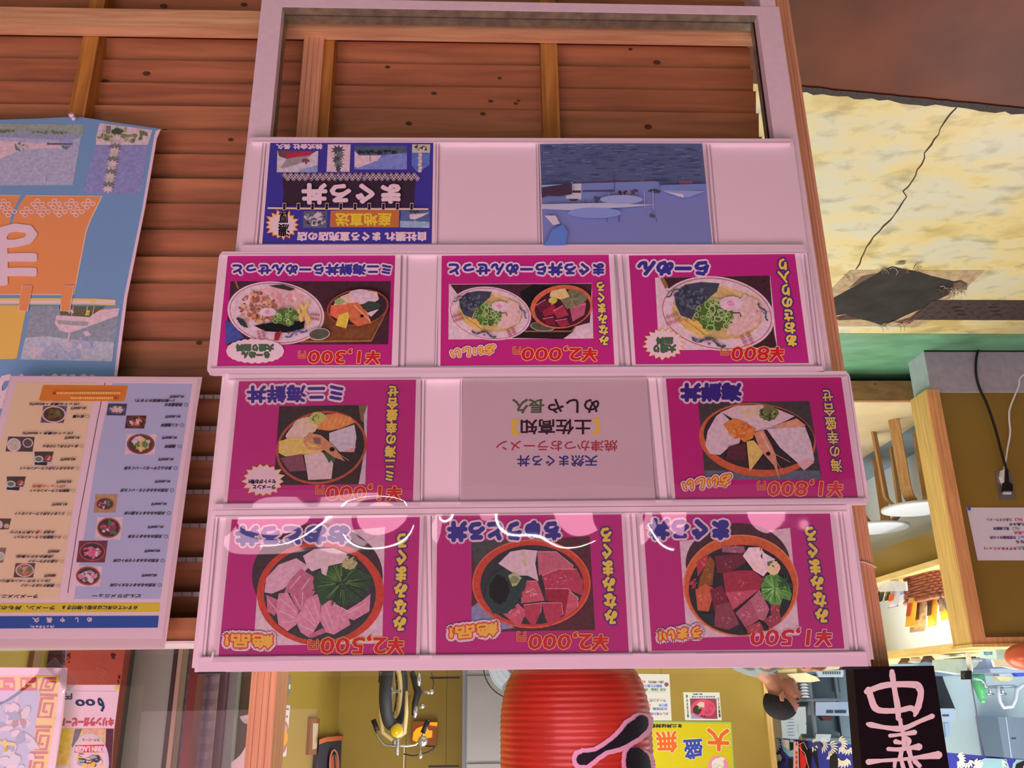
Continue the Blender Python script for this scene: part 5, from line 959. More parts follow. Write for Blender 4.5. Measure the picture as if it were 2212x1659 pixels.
# bar: grey footing, white front, mustard apron, counter with a recess
xb = -2.333
def zx(u, v, x): return PX(u, v, x).z
struct(mbox((-2.62, pc.y + .22, 0), (xb, 8.6, ZF + .002), GREYB), 'floor_bar')
xw, xa = -2.60, -2.44
zap = zx(1950, 1166, xa); zct0, zct1 = zx(1960, 1228, xa), zx(1960, 1241, xa); zsh0, zsh1 = zx(2000, 1397, xa), zx(2000, 1415, xa)
bar = empty('bar_counter', (xa - .3, 4.6, ZF), 'long white fronted bar with mustard apron and pine counter beyond the half wall', 'bar counter')
Y0b, Y1b = 2.62, 8.4
m = MB(); m.box((xw - .03, Y0b, ZF), (xw, Y1b, zap), WHW); m.build('front_panel', bar)
m = MB(); m.box((xa - .16, Y0b, zap), (xa - .02, Y1b, zct0), MUSTF); m.build('apron', bar)
m = MB(); m.box((xa - .35, Y0b, zct0), (xa + .01, Y1b, zct1), PINEX); m.build('counter_top', bar)
m = MB(); m.box((xa - .47, Y0b, zct1), (xa - .45, Y1b, zsh0), mat((206, 214, 222), 'n', .4)); m.build('recess_back', bar)
m = MB(); m.box((xa - .46, Y0b, zsh0), (xa + .01, Y1b, zsh1), PINEX); m.build('serving_shelf', bar)
for y in (2.7, 8.3):
    m = MB(); m.box((xa - .45, y, zct1), (xa - .02, y + .03, zsh0), WHW); m.build('recess_side', bar)
# stools: bent plywood legs, round white seats
LEG = wood((176, 136, 84), 'n', (20, 20, 2), False, .2, 'bent_ply')
def stool_at(fu, fv, su, sv, label, rot, rad=None, proto=None):
    foot = PZ(fu, fv, ZF); return foot
SEAT = mat((184, 190, 188), 'n', .35)
def make_stool(label):
    h = .455; t = empty('stool', (0, 0, 0), label, 'stool', 'round stools at the bar')
    m = MB(); m.lathe((0, 0, h - .022), [(.17, 0), (.188, .004), (.19, .011), (.188, .018), (.17, .022)], SEAT, 48); m.build('seat', t, True)
    for a in (45, 135, 225, 315):
        ca, sa = math.cos(math.radians(a)), math.sin(math.radians(a)); pts = []
        for k_ in range(14):
            if k_ < 5: r, z = .172 - .010 * k_ / 4 + .0, k_ * (h - .10) / 4
            else: q_ = (k_ - 4) / 9 * math.pi / 2; r, z = .162 - .075 * (1 - math.cos(q_)) - .02 * (k_ - 4) / 9, (h - .10) + .073 * math.sin(q_)
            pts.append(V((r * ca, r * sa, z)))
        pts.append(V((.04 * ca, .04 * sa, h - .026))); m = MB(); w = V((-sa, ca, 0)) * .027; th_ = .006; vs = []
        for i, p in enumerate(pts):
            tg = (pts[min(i + 1, len(pts) - 1)] - pts[max(i - 1, 0)]).normalized(); nn = tg.cross(w).normalized() * th_; vs += [p - w - nn, p + w - nn, p + w + nn, p - w + nn]
        n = len(pts); m.raw(vs, [[i * 4 + j, i * 4 + (j + 1) % 4, i * 4 + 4 + (j + 1) % 4, i * 4 + 4 + j] for i in range(n - 1) for j in range(4)] + [[0, 1, 2, 3], [n * 4 - 4, n * 4 - 3, n * 4 - 2, n * 4 - 1]], LEG); m.build('leg', t)
    return t
def dup(root, loc, rz, label):
    r = root.copy(); COL.objects.link(r); r.location = loc; r.rotation_euler = (0, 0, rz); r['label'] = label
    for ch in list(root.children):
        c = ch.copy(); COL.objects.link(c); c.parent = r
    return r
s0 = make_stool('nearest round white stool in view, with bent plywood legs, at the bar')
f0 = PZ(1928, 905, ZF); seatc = PZ(1986, 1118, ZF + .44)
s0.location = (-2.29, 3.09, ZF)
se2 = PZ(1893, 1150, ZF + .44)
dup(s0, (-2.29, 3.64, ZF), math.radians(4), 'round white stool half hidden behind the grooved corner post')
dup(s0, (-2.27, 4.5, ZF), math.radians(12), 'far round stool along the bar, mostly hidden by the corner post')
# basket with snack packets and things in the bar recess
WICK = mat((150, 86, 62), 'n', .6, var=.5, scale=60, bump=.5)
def rx(u, v, x=xa - .12): return PX(u, v, x)
bz = zct1
ba = PX(2002, 1264, xa - .10); bl, br = PX(1962, 1290, xa - .10), PX(2044, 1262, xa - .10)
bk = empty('basket', (xa - .18, (bl.y + br.y) / 2, bz), 'brown woven basket holding yellow snack packets on the bar counter', 'basket')
m = MB(); hb = .125; ly = abs(bl.y - br.y) / 2 * .95; lx = .10; cy0 = (bl.y + br.y) / 2; cx0 = xa - .16; ring_ = []
for i in range(9):
    z = bz + .004 + hb * i / 8; g = 1 + .10 * i / 8; pts = []
    for j in range(64):
        a = 2 * math.pi * j / 64; ca, sa = math.cos(a), math.sin(a); s4 = lambda q_: math.copysign(abs(q_) ** .5, q_); wv = .004 * math.sin(16 * a + math.pi * i)
        pts.append((cx0 + (lx * g + wv) * s4(ca), cy0 + (ly * g + wv) * s4(sa), z))
    ring_.append(pts)
for i, p in enumerate(ring_): m.tube(p, .0085, WICK, 6, True)
m.prism([(x, y, z) for x, y, z in ring_[0]], (0, 0, .01), WICK); m.build('weave', bk)
m = MB(); m.tube([(x, y, z + .010) for x, y, z in ring_[-1]], .013, WICK, 8, True); m.build('rim', bk)
hd = []
for i in range(17): a = math.pi * i / 16; hd.append((cx0 + .02, cy0 - ly * .62 - .10 * math.sin(a) * .25, bz + hb + .16 * math.sin(a) - .01)); hd[-1] = (cx0 + .10 - .20 * i / 16, cy0 - ly * .9 - .03 * math.sin(a), bz + hb + .17 * math.sin(a))
m = MB(); m.tube(hd, .016, mat((86, 70, 58), 'n', .6), 8, flat=.5); m.build('handle', bk, True)
def packet(name, label, c, w, hgt, tilt, rz, cols, grp='packets in the bar recess'):
    """sealed bag: pillow shape with crimped ends, a printed panel and a foil seal"""
    e = empty(name, c, label, 'packet', grp); m = MB(); nx, ny = 12, 14; M_ = Matrix.Rotation(rz, 3, 'Z') @ Matrix.Rotation(tilt, 3, 'Y'); q5 = random.Random(hash(label) % 999)
    for sgn_ in (1, -1):
        vs = []
        for j in range(ny + 1):
            for i in range(nx + 1):
                a, b = i / nx, j / ny; th = .016 * (math.sin(math.pi * a) * math.sin(math.pi * b)) ** .6 + .002 * q5.random() * math.sin(math.pi * a) * math.sin(math.pi * b)
                vs.append(V(c) + M_ @ V((sgn_ * th, (a - .5) * w, b * hgt)))
        m.raw(vs, [[j * (nx + 1) + i, j * (nx + 1) + i + 1, (j + 1) * (nx + 1) + i + 1, (j + 1) * (nx + 1) + i] for j in range(ny) for i in range(nx)], cols[0])
    m.build('bag', e, True)
    m = MB(); p = lambda a, b, x: V(c) + M_ @ V((x, (a - .5) * w, b * hgt))
    m.prism([p(.28, .25, .0185), p(.74, .25, .0185), p(.74, .7, .0185), p(.28, .7, .0185)], M_ @ V((.0015, 0, 0)), cols[1]); m.build('printed_panel', e)
    m = MB(); m.prism([p(0, .94, -.001), p(1, .94, -.001), p(1, 1.02, -.001), p(0, 1.02, -.001)], M_ @ V((.002, 0, 0)), cols[2]); m.build('seal', e)
YB_ = mat((224, 168, 48), 'n', .25, spec=.6); CLR = mat((188, 160, 110), 'n', .15, spec=.8, var=.4, scale=40); BRN = mat((96, 66, 40), 'n', .3, var=.5, scale=30); REDL = mat((190, 70, 40), 'n', .4); FOIL = mat((210, 206, 196), 'n', .2, .5); BKP = mat((38, 30, 30), 'n', .2, spec=.7, var=.6, scale=24)
packet('snack_packet', 'yellow snack packet leaning out of the woven basket', (cx0 + .07, cy0 + ly * .35, bz + hb * .9), .13, .20, .25, -.25, (CLR, BRN, FOIL))
packet('snack_packet', 'amber snack packet in the middle of the woven basket', (cx0 + .03, cy0 - ly * .05, bz + hb * .9), .12, .17, .2, .1, (YB_, BRN, YB_))
packet('snack_packet', 'golden snack packet under the basket handle', (cx0 + .02, cy0 - ly * .55, bz + hb * .9), .10, .15, .15, .0, (YB_, CLR, FOIL))
pp = PX(1990, 1330, xa - .02); packet('snack_packet', 'flat yellow packet with a red label at the front of the basket', (cx0 + .115, cy0 + ly * .25, bz + hb * .95), .07, .17, .35, -.3, (YB_, REDL, YB_))
for i, (u, v, l_, cols) in enumerate(((1908, 1300, 'dark glossy packet beside the basket, next to the corner post', (BKP, CLR, FOIL)), (1938, 1300, 'dark striped packet in a clear bag just left of the basket', (BKP, BRN, CLR)))):
    b = PX(u, v, xa - .08); packet('snack_packet', l_, (b.x, b.y, bz + .002), .16, .11, .4, .0, cols)
b = PX(1938, 1322, xa - .02); packet('snack_packet', 'small white packet with an orange print near the corner post', (xa - .03, b.y, bz + .06), .13, .10, .3, .0, (mat((206, 200, 214), 'n', .3), mat((222, 104, 56), 'n', .4), mat((130, 90, 160), 'n', .4)))
b = PX(2050, 1300, xa - .12); m = MB(); m.box((xa - .22, b.y - .10, bz), (xa - .10, b.y + .05, bz + .17), mat((158, 136, 118), 'n', .6)); bx = empty('carton', (xa - .16, b.y, bz), 'plain brown carton with a white sticker behind the basket', 'carton'); m.build('box', bx)
m = MB(); m.box((xa - .0995, b.y - .03, bz + .045), (xa - .098, b.y + .012, bz + .085), WPL); m.build('sticker', bx)
b = PX(1925, 1258, xa - .03); m = MB(); m.prism([PX(u, v, xa - .01) for u, v in ((1893, 1262), (1915, 1253), (1956, 1256), (1958, 1276), (1900, 1278))], (-.01, 0, 0), mat((206, 206, 216), 'n', .3, var=.1, scale=20)); tag(m.build('price_card'), 'white price card on the counter edge by the corner post', 'card')
l_ = bpy.data.lights.new('recess_fill_light', 'AREA'); l_.shape = 'RECTANGLE'; l_.size = .05; l_.size_y = 2.2; l_.energy = 9; l_.color = (.95, .97, 1)  # added fill that brightens the bar recess, no fixture modelled
lo_ = bpy.data.objects.new('recess_fill_light', l_); COL.objects.link(lo_); lo_.location = (xa - .06, 3.7, zsh0 - .012); lo_.rotation_euler = (0, math.radians(25), 0)
# things standing on the serving shelf
def on_shelf(u, x=xa - .08): return PX(u, 1420, x).y
for i, (u, col, hh, l_) in enumerate(((1962, (90, 70, 50), .03, 'small brown dish in the row of dishes on the serving shelf'), (1985, (190, 180, 160), .028, 'pale dish in the row of dishes on the serving shelf'), (2012, (70, 60, 60), .034, 'dark dish in the row of dishes on the serving shelf'))):
    m = MB(); y = on_shelf(u); m.lathe((xa - .06, y, zsh1), [(.02, 0), (.024, .004), (.045, hh), (.042, hh), (.02, .006)], mat(col, 'n', .3), 24); tag(m.build('dish', None, True), l_, 'dish', 'dishes on the serving shelf')
for i in range(3):
    m = MB(); y0, y1 = on_shelf(2030), on_shelf(2088); m.box((xa - .10 - i * .03, min(y0, y1), zsh1 + .004 + i * .016), (xa - .07 - i * .03, max(y0, y1), zsh1 + .012 + i * .016), mat((196, 200, 210), 'n', .3) if i != 1 else mat((70, 60, 70), 'n', .4)); tag(m.build('tray'), ('lowest pale tray', 'middle dark tray', 'topmost pale tray')[i] + ' of the flat stack on the serving shelf', 'tray', 'trays on the serving shelf')
yb1 = on_shelf(2140, xa - .15)
bx = empty('carton', (xa - .15, yb1, zsh1), 'pale blue carton with lettering on the serving shelf near the half wall', 'carton')
q_ = [PX(u, v, xa - .08) for u, v in ((2113, 1399), (2150, 1396), (2154, 1424), (2116, 1421))]
m = MB(); m.prism([(xa - .08, q_[0].y, zsh1), (xa - .08, q_[1].y, zsh1), (xa - .08, q_[2].y, q_[2].z), (xa - .08, q_[3].y, q_[3].z)], (-.1, 0, 0), mat((176, 206, 226), 'n', .5)); m.build('box', bx)
pr = Print('x', None, None, 0, (1800, 1380, 2212, 1659), 2212, 'n', plane=lambda u, v, d: PX(u, v, xa - .0795 + d)); pr.part('lettering').text('ania', (1745, 148, 1845, 196), (60, 110, 140), 2); pr.parts['lettering'].build('lettering', bx)
tp = PX(2205, 1415, xa + .1); e = empty('paper_lantern', (0, 0, 0), 'edge of a small orange-red lantern at the photo border above the half wall', 'lantern')
cc = P(2222, 1418, 2.2); rr_ = (P(2176, 1412, 2.2) - P(2222, 1412, 2.2)).length; e.location = (cc.x, 2.2, cc.z - .1); m = MB(); m.ell((cc.x, 2.2, cc.z), (rr_, rr_, rr_ * .62), mat((206, 96, 62), 'n', .3, spec=.6), 28, 18); m.build('paper_shade', e, True); m = MB(); m.tube([(cc.x, 2.2, cc.z + rr_ * .6), (cc.x, 2.2, 2.92)], .003, BLK); m.build('hanger', e)
# ================================================================== INTERIOR BEHIND THE STAND
XR, YBK = 1.06, 5.9
MUSTB = mat((158, 134, 58), 'n', .38, var=.10, scale=1.4, spec=.4)
struct(mbox((XR, .22, 0), (XR + .1, YBK + .1, 2.92), MUSTB), 'wall_right')
xe0, xe1 = P(1654, 1540, YBK).x, P(1666, 1540, YBK).x
struct(mbox((xe0, YBK, ZF), (XR, YBK + .1, 2.92), MUSTB), 'wall_back')
struct(mbox((xe1, YBK - .015, ZF), (xe0, YBK + .1, 2.92), PINE), 'trim_9')
for x in (P(1427, 1445, YBK).x, P(965, 1500, YBK).x, P(876, 1640, YBK).x): struct(mbox((x - .002, YBK - .0012, ZF), (x + .002, YBK, 2.92), mat((104, 84, 36), 'n', .6)), 'trim_10')
# kitchen shell
struct(mbox((-5.1, 8.6, 0), (xe1, 8.7, 2.92), mat((214, 228, 240), 'n', .5)), 'wall_kitchen')
struct(mbox((-5.1, pc.y + .22, 0), (-2.62, 8.6, .02), mat((150, 150, 150), 'n', .5)), 'floor_kitchen')
# ---- right wall: switch, narrow poster, framed picture, apron
def onX(u, v, d=0.): return PX(u, v, XR - .0005 - d)
def wall_print(name, label, cat, px, sheet, th=.002): pr = Print(name, label, cat, 0, (0, 0, 2212, 1659), 2212, 'n', plane=lambda u, v, d: onX(u, v, d)); return pr
def slabX(pr, pts, c, th, **kw): pr.parts[pr.cur].prism([pr.pt(x, y, pr._d()) for x, y in pts], (th, 0, 0), pr.mt(c, **kw))
pr = wall_print('light_switch', 'narrow grey switch plate high on the mustard side wall', 'switch', None, None); pr.part('plate', .004); slabX(pr, [(622, 1461), (629, 1461), (626, 1504), (619, 1504)], (126, 122, 112), .004, rough=.4); pr.part('rocker', .006); slabX(pr, [(624.5, 1478), (628, 1478), (627, 1488), (624, 1488)], (212, 206, 176), .003); pr.done()
pr = wall_print('wall_poster', 'narrow pale poster with an orange oval on the mustard side wall', 'poster', None, None)
pr.part('paper', .001).poly([(614, 1522), (627, 1523), (618, 1633), (603, 1635)], (206, 198, 196)); pr.part('picture', .002).ell(614, 1592, 8.5, 34, (170, 110, 90), rot=5).ell(613.5, 1593, 8, 18, (250, 150, 30), rot=5).ell(616, 1574, 4, 8, (200, 150, 130)); pr.part('lettering', .002).line([(616, 1531), (624, 1532)], 3, (110, 100, 100)).line([(614, 1545), (613, 1558)], 3, (110, 100, 100)).line([(621, 1545), (619, 1550)], 3, (120, 110, 110)); pr.done()
pr = wall_print('framed_picture', 'small brown framed picture on the mustard side wall beside the apron', 'picture', None, None)
pr.part('frame', .02); slabX(pr, [(672, 1552), (691, 1551), (687, 1629), (667, 1630)], (132, 84, 42), .02); pr.part('picture', .0205).poly([(676, 1562), (688, 1562), (684, 1616), (675, 1619)], (190, 176, 144)); pr.done()
ap = wall_print('apron', 'dark blue apron with an orange band and emblem on the mustard side wall', 'apron', None, None)
ap.part('cloth', .03); m = ap.parts['cloth']; cl_ = mat((50, 52, 70), 'n', .8, var=.15, scale=10); vs = []
for j in range(13):
    for i in range(19):
        s, t = i / 18, j / 12; u = (690 * (1 - t) + 676 * t) * (1 - s) + (752 * (1 - t) + 748 * t) * s; v = (1596 - 4 * s) * (1 - t) + 1730 * t; vs.append(onX(u, v, .03 + .012 * math.sin(9 * s) * (.4 + .6 * t)))
m.raw(vs, [[j * 19 + i, j * 19 + i + 1, (j + 1) * 19 + i + 1, (j + 1) * 19 + i] for j in range(12) for i in range(18)], cl_)
ap.part('orange_band', .046).poly([(690, 1597), (705, 1592), (735, 1589), (751, 1590), (752, 1600), (735, 1599), (705, 1602), (689, 1608)], (206, 110, 72))
ap.part('emblem', .048).ring(722, 1652, 11, 34, 4, (214, 130, 110)).ell(722, 1654, 7, 26, (196, 100, 84)).line([(722, 1628), (724, 1660)], 3, (50, 52, 70)); ap.done()
# ---- bicycle hung as decoration
YK = 5.1
CR_ = mat((214, 190, 128), 'n', .4); TY = mat((40, 44, 52), 'n', .6); CHR = mat((190, 190, 184), 'n', .2, .8); BLKR = mat((24, 22, 30), 'n', .5)
cw = P(851, 1480, YK); top = P(851, 1572, YK).z; Rw = .235; cz = top - Rw; wx = cw.x
bi = empty('bicycle', (wx, YK, cz - Rw), 'small cream bicycle with chrome handlebar hung on a cord before the mustard wall', 'bicycle')
tilt = math.radians(-10)
def W(x, y, z): return V((wx + x * math.cos(tilt) + y * math.sin(tilt), YK - x * math.sin(tilt) + y * math.cos(tilt), z))
wh = MB(); wh.tube([W(0, Rw * .91 * math.cos(a), cz + Rw * .91 * math.sin(a)) for a in [i * math.pi / 24 for i in range(48)]], .042, TY, 12, True); tyre = wh.build('tyre', bi, True)
m = MB(); m.tube([W(0, Rw * .74 * math.cos(a), cz + Rw * .74 * math.sin(a)) for a in [i * math.pi / 24 for i in range(48)]], .018, CR_, 8, True); wheel = m.build('wheel_rim', bi, True)
m = MB()
for i in range(14): a = i * 2 * math.pi / 14; m.tube([W(.012 if i % 2 else -.012, 0, cz), W(0, Rw * .73 * math.cos(a), cz + Rw * .73 * math.sin(a))], .0015, CHR, 5)
m.tube([W(-.05, 0, cz), W(.05, 0, cz)], .012, CHR, 10); m.build('spokes', bi)
m = MB()
for sx in (-1, 1): m.tube([W(sx * .09, 0, cz), W(sx * .09, .01, cz + .14), W(sx * .075, .03, cz + Rw + .03), W(sx * .01, .05, cz + Rw + .075)], [.010, .015, .017, .016], CR_, 8)
m.build('fork', bi, True)
zb = P(880, 1611, YK).z
m = MB(); m.tube([W(0, .045, cz + Rw + .06), W(0, .06, zb)], .012, CHR, 10)
for i in range(12): z = cz + Rw + .05 + i * .010; m.tube([W(-.045 + .014 * math.cos(a), -.02 + .014 * math.sin(a), z + .010 * a / 6.28) for a in [k_ * math.pi / 4 for k_ in range(9)]], .0025, CHR, 5)
m.build('steering_stem', bi)
hb = [P(u, v, YK) for u, v in ((811, 1583), (817, 1590), (824, 1602), (832, 1609), (852, 1611), (880, 1611), (898, 1608), (908, 1598), (914, 1586), (921, 1572), (926, 1556))]
m = MB(); m.tube(hb, .0095, CHR, 8); hbo = m.build('handlebar', bi, True)
for pts in (((806, 1554), (811, 1566), (815, 1579)), ((913, 1583), (919, 1569), (925, 1556))): m = MB(); m.tube([P(u, v, YK) for u, v in pts], .017, BLKR, 10); m.build('grip', hbo, True)
c = P(857, 1578, YK - .12); m = MB(); m.lathe((c.x, c.y, c.z), [(.044, 0), (.047, .012), (.040, .035), (.02, .06), (.006, .07)], CHR, 24, 'y'); hl = m.build('headlamp', bi, True); m = MB(); m.ell((c.x, c.y, c.z), (.042, .016, .042), mat((206, 176, 30), 'n', .15, spec=.8), 20, 12); m.build('lens', hl, True)
c = P(913, 1601, YK - .05); m = MB(); m.ell(c, (.034, .026, .036), CHR, 18, 12); m.build('bell', bi, True)
m = MB(); m.tube([W(0, .06, cz + Rw + .03), W(.02, .35, cz + .22), W(.05, .62, cz + .02)], .018, CR_, 8); m.tube([W(0, .07, cz + Rw - .01), W(.04, .32, cz - .06), W(.05, .62, cz + .02)], .018, CR_, 8); m.build('frame', bi, True)
m = MB(); m.tube([P(889, 1450, YK), P(896, 1470, YK), P(903, 1495, YK), P(896, 1520, YK), P(893, 1545, YK)], [.018, .024, .028, .022, .014], BLKR, 8); m.tube([P(912, 1492, YK), P(926, 1496, YK), P(932, 1494, YK)], .012, CHR, 8); m.ell(P(932, 1494, YK), (.018, .018, .02), CHR); m.tube([P(932, 1452, YK), P(937, 1475, YK), P(934, 1490, YK)], .003, BLKR, 6); m.ell(P(905, 1468, YK), (.02, .03, .05), CHR); m.ell(P(912, 1525, YK), (.02, .02, .02), CHR); m.ell(P(897, 1535, YK), (.018, .02, .05), CHR); m.build('crank', bi, True)
m = MB(); m.prism([P(u, v, YK - .05) for u, v in ((819, 1448), (832, 1448), (832, 1476), (817, 1474))], (0, .03, 0), BLKR); ms = m.build('mudguard', bi)
pr = Print('x', None, None, YK - .052, (750, 1430, 1100, 1659), 2212, 'n'); pr.part('lettering').text('SP.OU', None, (226, 220, 200), 4, quad=[(500, 268), (500, 105), (458, 105), (458, 268)]); pr.parts['lettering'].build('lettering', ms)
m = MB(); m.tube([P(873, 1611, YK + .06), V((P(873, 1611, YK).x, YK + .06, 2.92))], .003, WPL, 6); m.build('cord', bi)
m = MB(); m.tube([P(u, v, YK) for u, v in ((872, 1628), (890, 1632), (905, 1630), (925, 1624), (936, 1617), (940, 1612), (918, 1611))], .004, BLKR, 6); m.build('brake_cable', bi, True)
m = MB(); m.ell(P(908, 1632, YK), (.016, .014, .022), CHR); m.tube([P(909, 1611, YK), P(908, 1632, YK)], .004, CHR); m.build('mirror', bi, True)
# glowing orange sign behind the bicycle
e = empty('lit_sign', P(915, 1590, YBK - .1), 'glowing orange sign panel on the wall behind the bicycle', 'sign')
OG = mat((255, 150, 20), 'x', .4, emit=1.0); OG2 = mat((150, 84, 20), 'n', .3)
m = MB(); m.prism([P(u, v, YBK - .06) for u, v in ((892, 1558), (945, 1558), (943, 1612), (890, 1610))], (0, .058, 0), OG2); m.build('panel', e)
m = MB(); m.prism([P(u, v, YBK - .075) for u, v in ((893, 1582), (900, 1573), (912, 1568), (922, 1570), (926, 1577), (934, 1578), (933, 1592), (915, 1596), (900, 1602), (891, 1598))], (0, .015, 0), OG); m.prism([P(u, v, YBK - .075) for u, v in ((928, 1560), (945, 1560), (944, 1568), (928, 1566))], (0, .015, 0), OG); m.build('glowing_figure', e)
# ---- steel refrigerator
YR = 5.25; fx0, fx1 = P(1008, 1540, YR).x, P(1200, 1540, YR).x; z1_, z2_ = P(1050, 1456, YR).z, P(1050, 1646, YR).z
rf = empty('refrigerator', ((fx0 + fx1) / 2, YR + .3, ZF), 'tall stainless steel refrigerator behind the red lantern', 'refrigerator')
m = MB(); m.box((fx0 + .012, YR + .03, ZF), (fx1, YR + .6, z2_ + .35), STEEL); m.box((fx0 + .004, YR + .02, ZF), (fx0 + .03, YR + .6, z2_ + .35), mat((110, 112, 124), 'n', .4, .4)); m.build('body', rf)
for a, b in ((ZF + .1, z1_ - .01), (z1_ + .01, z2_ - .01), (z2_ + .01, z2_ + .33)):
    m = MB(); m.box((fx0 - .005, YR, a), (fx1, YR + .025, b), STEEL); d_ = m.build('door', rf); m = MB(); m.box((fx0 + .05, YR - .02, a + .004), (fx0 + .26, YR, a + .016), BLK if a > 1 else CHR); m.build('handle', d_)
# ---- standing fan in front of it
YFN = 4.7; cf = P(1112, 1437, YFN); Rf = .205
fn = empty('fan', (cf.x, YFN, ZF), 'standing electric fan with a wire guard beside the refrigerator', 'fan')
m = MB()
for r in (1, .97, .8, .62, .45, .28): m.tube([V((cf.x + Rf * r * math.cos(a), YFN - .03 * (1 - r * r), cf.z + Rf * r * math.sin(a))) for a in [i * math.pi / 32 for i in range(64)]], .0035 if r == 1 else .0013, BLK if r == 1 else mat((130, 130, 132), 'n', .4), 6, True)
for i in range(96): a = i * math.pi / 48; m.tube([V((cf.x + Rf * .28 * math.cos(a), YFN - .028, cf.z + Rf * .28 * math.sin(a))), V((cf.x + Rf * math.cos(a), YFN, cf.z + Rf * math.sin(a)))], .0009, mat((120, 120, 122), 'n', .4), 4)
m.build('guard', fn)
BLD = mat((178, 190, 200), 'n', .2, spec=.7)
for i in range(4):
    m = MB(); a0 = i * math.pi / 2 + .5; vs = []
    for j in range(7):
        for k_ in range(7):
            r = Rf * (.18 + .66 * j / 6); a = a0 + (k_ / 6 - .5) * (1.15 + .15 * math.sin(j)); vs.append(V((cf.x + r * math.cos(a), YFN + .03 + .03 * (k_ / 6 - .5), cf.z + r * math.sin(a))))
    m.raw(vs, [[j * 7 + k_, j * 7 + k_ + 1, (j + 1) * 7 + k_ + 1, (j + 1) * 7 + k_] for j in range(6) for k_ in range(6)], BLD); m.build('blade', fn)
m = MB(); m.lathe((cf.x, YFN - .03, cf.z), [(.0, 0), (.05, .003), (.055, .02), (.05, .05), (.055, .16), (.03, .2)], mat((66, 66, 70), 'n', .4), 24, 'y'); m.build('motor', fn, True)
m = MB(); m.prism([(cf.x + .03, YFN - .034, cf.z + .01), (cf.x + .055, YFN - .034, cf.z - .01), (cf.x + .035, YFN - .034, cf.z + .04)], (0, .004, 0), mat((210, 90, 60), 'n', .4)); m.build('badge', fn)
m = MB(); m.tube([(cf.x, YFN + .1, cf.z - .02), (cf.x, YFN + .1, ZF + .02)], .014, WPL, 12); m.build('pole', fn); m = MB(); m.lathe((cf.x, YFN + .1, ZF), [(.18, 0), (.18, .015), (.05, .035)], WPL, 32); m.build('base', fn, True)
# ---- papers on the back wall
def wp(name, label, cat): return Print(name, label, cat, YBK - .003, (1340, 1420, 1680, 1659), 2212, 'n')
BL_, GN_, RD_ = (110, 130, 200), (120, 160, 130), (226, 120, 140)
pr = wp('menu_paper', 'white handwritten menu paper on the back wall, half behind the red lantern', 'paper notice')
pr.part('paper').slab([(172, 228), (688, 232), (722, 885), (180, 885)], (214, 214, 220), .002); pr.part('lettering', .0004)
for t, a, b, y, c in (('めしや長久特製', 385, 670, 790, (150, 110, 150)), ('天然南鮪【中】', 330, 660, 720, (110, 130, 180)), ('漬け丼', 540, 665, 668, BL_), ('¥1', 365, 430, 668, RD_), ('ラーメン付', 410, 640, 605, (120, 120, 130)), ('天然【南鮪・特製】', 290, 640, 448, (110, 140, 130)), ('特製だれ漬け丼', 305, 585, 398, BL_), ('(吸い物付)', 395, 610, 342, (110, 104, 120)), ('¥800', 245, 355, 340, RD_)): pr.text(t, (a, y - 20, b, y + 20), c, 2)
pr.line([(300, 486), (640, 482)], 3, (150, 150, 160)).line([(380, 580), (640, 588)], 3, (150, 150, 160)).ell(648, 378, 30, 30, (130, 90, 96)); pr.done()
pr = wp('photo_menu', 'small white paper with a photo of a red tuna bowl on the back wall', 'paper notice')
pr.part('paper').slab([(884, 486), (1395, 488), (1425, 882), (910, 880)], (216, 220, 228), .002)
pr.part('food_photo', .0004).poly([(978, 575), (1350, 575), (1366, 862), (996, 858)], (150, 70, 90)).poly([(996, 780), (1080, 800), (1200, 858), (996, 858)], (150, 150, 200)).ell(1165, 715, 172, 128, (214, 90, 104)).ell(1170, 715, 150, 112, (210, 80, 110)).ell(1080, 735, 60, 62, (70, 56, 54), jag=.15).poly([(1070, 660), (1120, 620), (1180, 630), (1180, 700), (1110, 690)], (226, 196, 180)).ell(1112, 705, 20, 16, (140, 160, 90)).bits(1230, 720, 80, 70, 10, [(226, 104, 130), (196, 66, 96)], 24, 4).bits(1180, 830, 60, 12, 6, [(70, 50, 56)], 12, 5)
pr.part('lettering', .0004).text('みなみまぐろ中トロ丼', (1005, 540, 1330, 562), (70, 84, 140), 2).text('吸い物付', (1020, 505, 1148, 525), (80, 90, 140), 2).text('長久おすすめ', None, (60, 60, 90), 2, vertical=True, quad=[(945, 520), (920, 520), (940, 840), (965, 840)]).text('焼津まぐろ', None, (60, 60, 90), 2, vertical=True, quad=[(1390, 560), (1365, 560), (1385, 840), (1410, 840)]); pr.done()
pr = wp('large_serving_poster', 'bright yellow poster with big orange and blue characters on the back wall', 'poster')
pr.part('paper').slab([(330, 892), (1560, 905), (1602, 1560), (1640, 2100), (330, 2100)], (150, 190, 110), .004); pr.part('yellow_ground', .0005).poly([(340, 915), (1545, 925), (1580, 1560), (1615, 2090), (340, 2090)], (206, 190, 30))
pr.part('lettering', .0010).text('大', None, (222, 104, 44), 14, [((240, 226, 170), 24)], quad=[(1520, 1010), (1225, 1000), (1240, 1300), (1530, 1310)]).text('盛', None, (60, 76, 160), 10, [((236, 230, 200), 18)], quad=[(1140, 1150), (890, 1165), (920, 1430), (1165, 1400)]).text('無', None, (222, 104, 44), 10, [((240, 226, 170), 18)], quad=[(785, 1035), (500, 1050), (520, 1335), (800, 1330)]).text('料', None, (60, 76, 160), 10, [((236, 230, 200), 18)], quad=[(440, 1180), (190, 1190), (215, 1470), (460, 1450)])
pr.text('ミニ丼は対象外です', (200, 935, 862, 985), (50, 50, 40), 5)
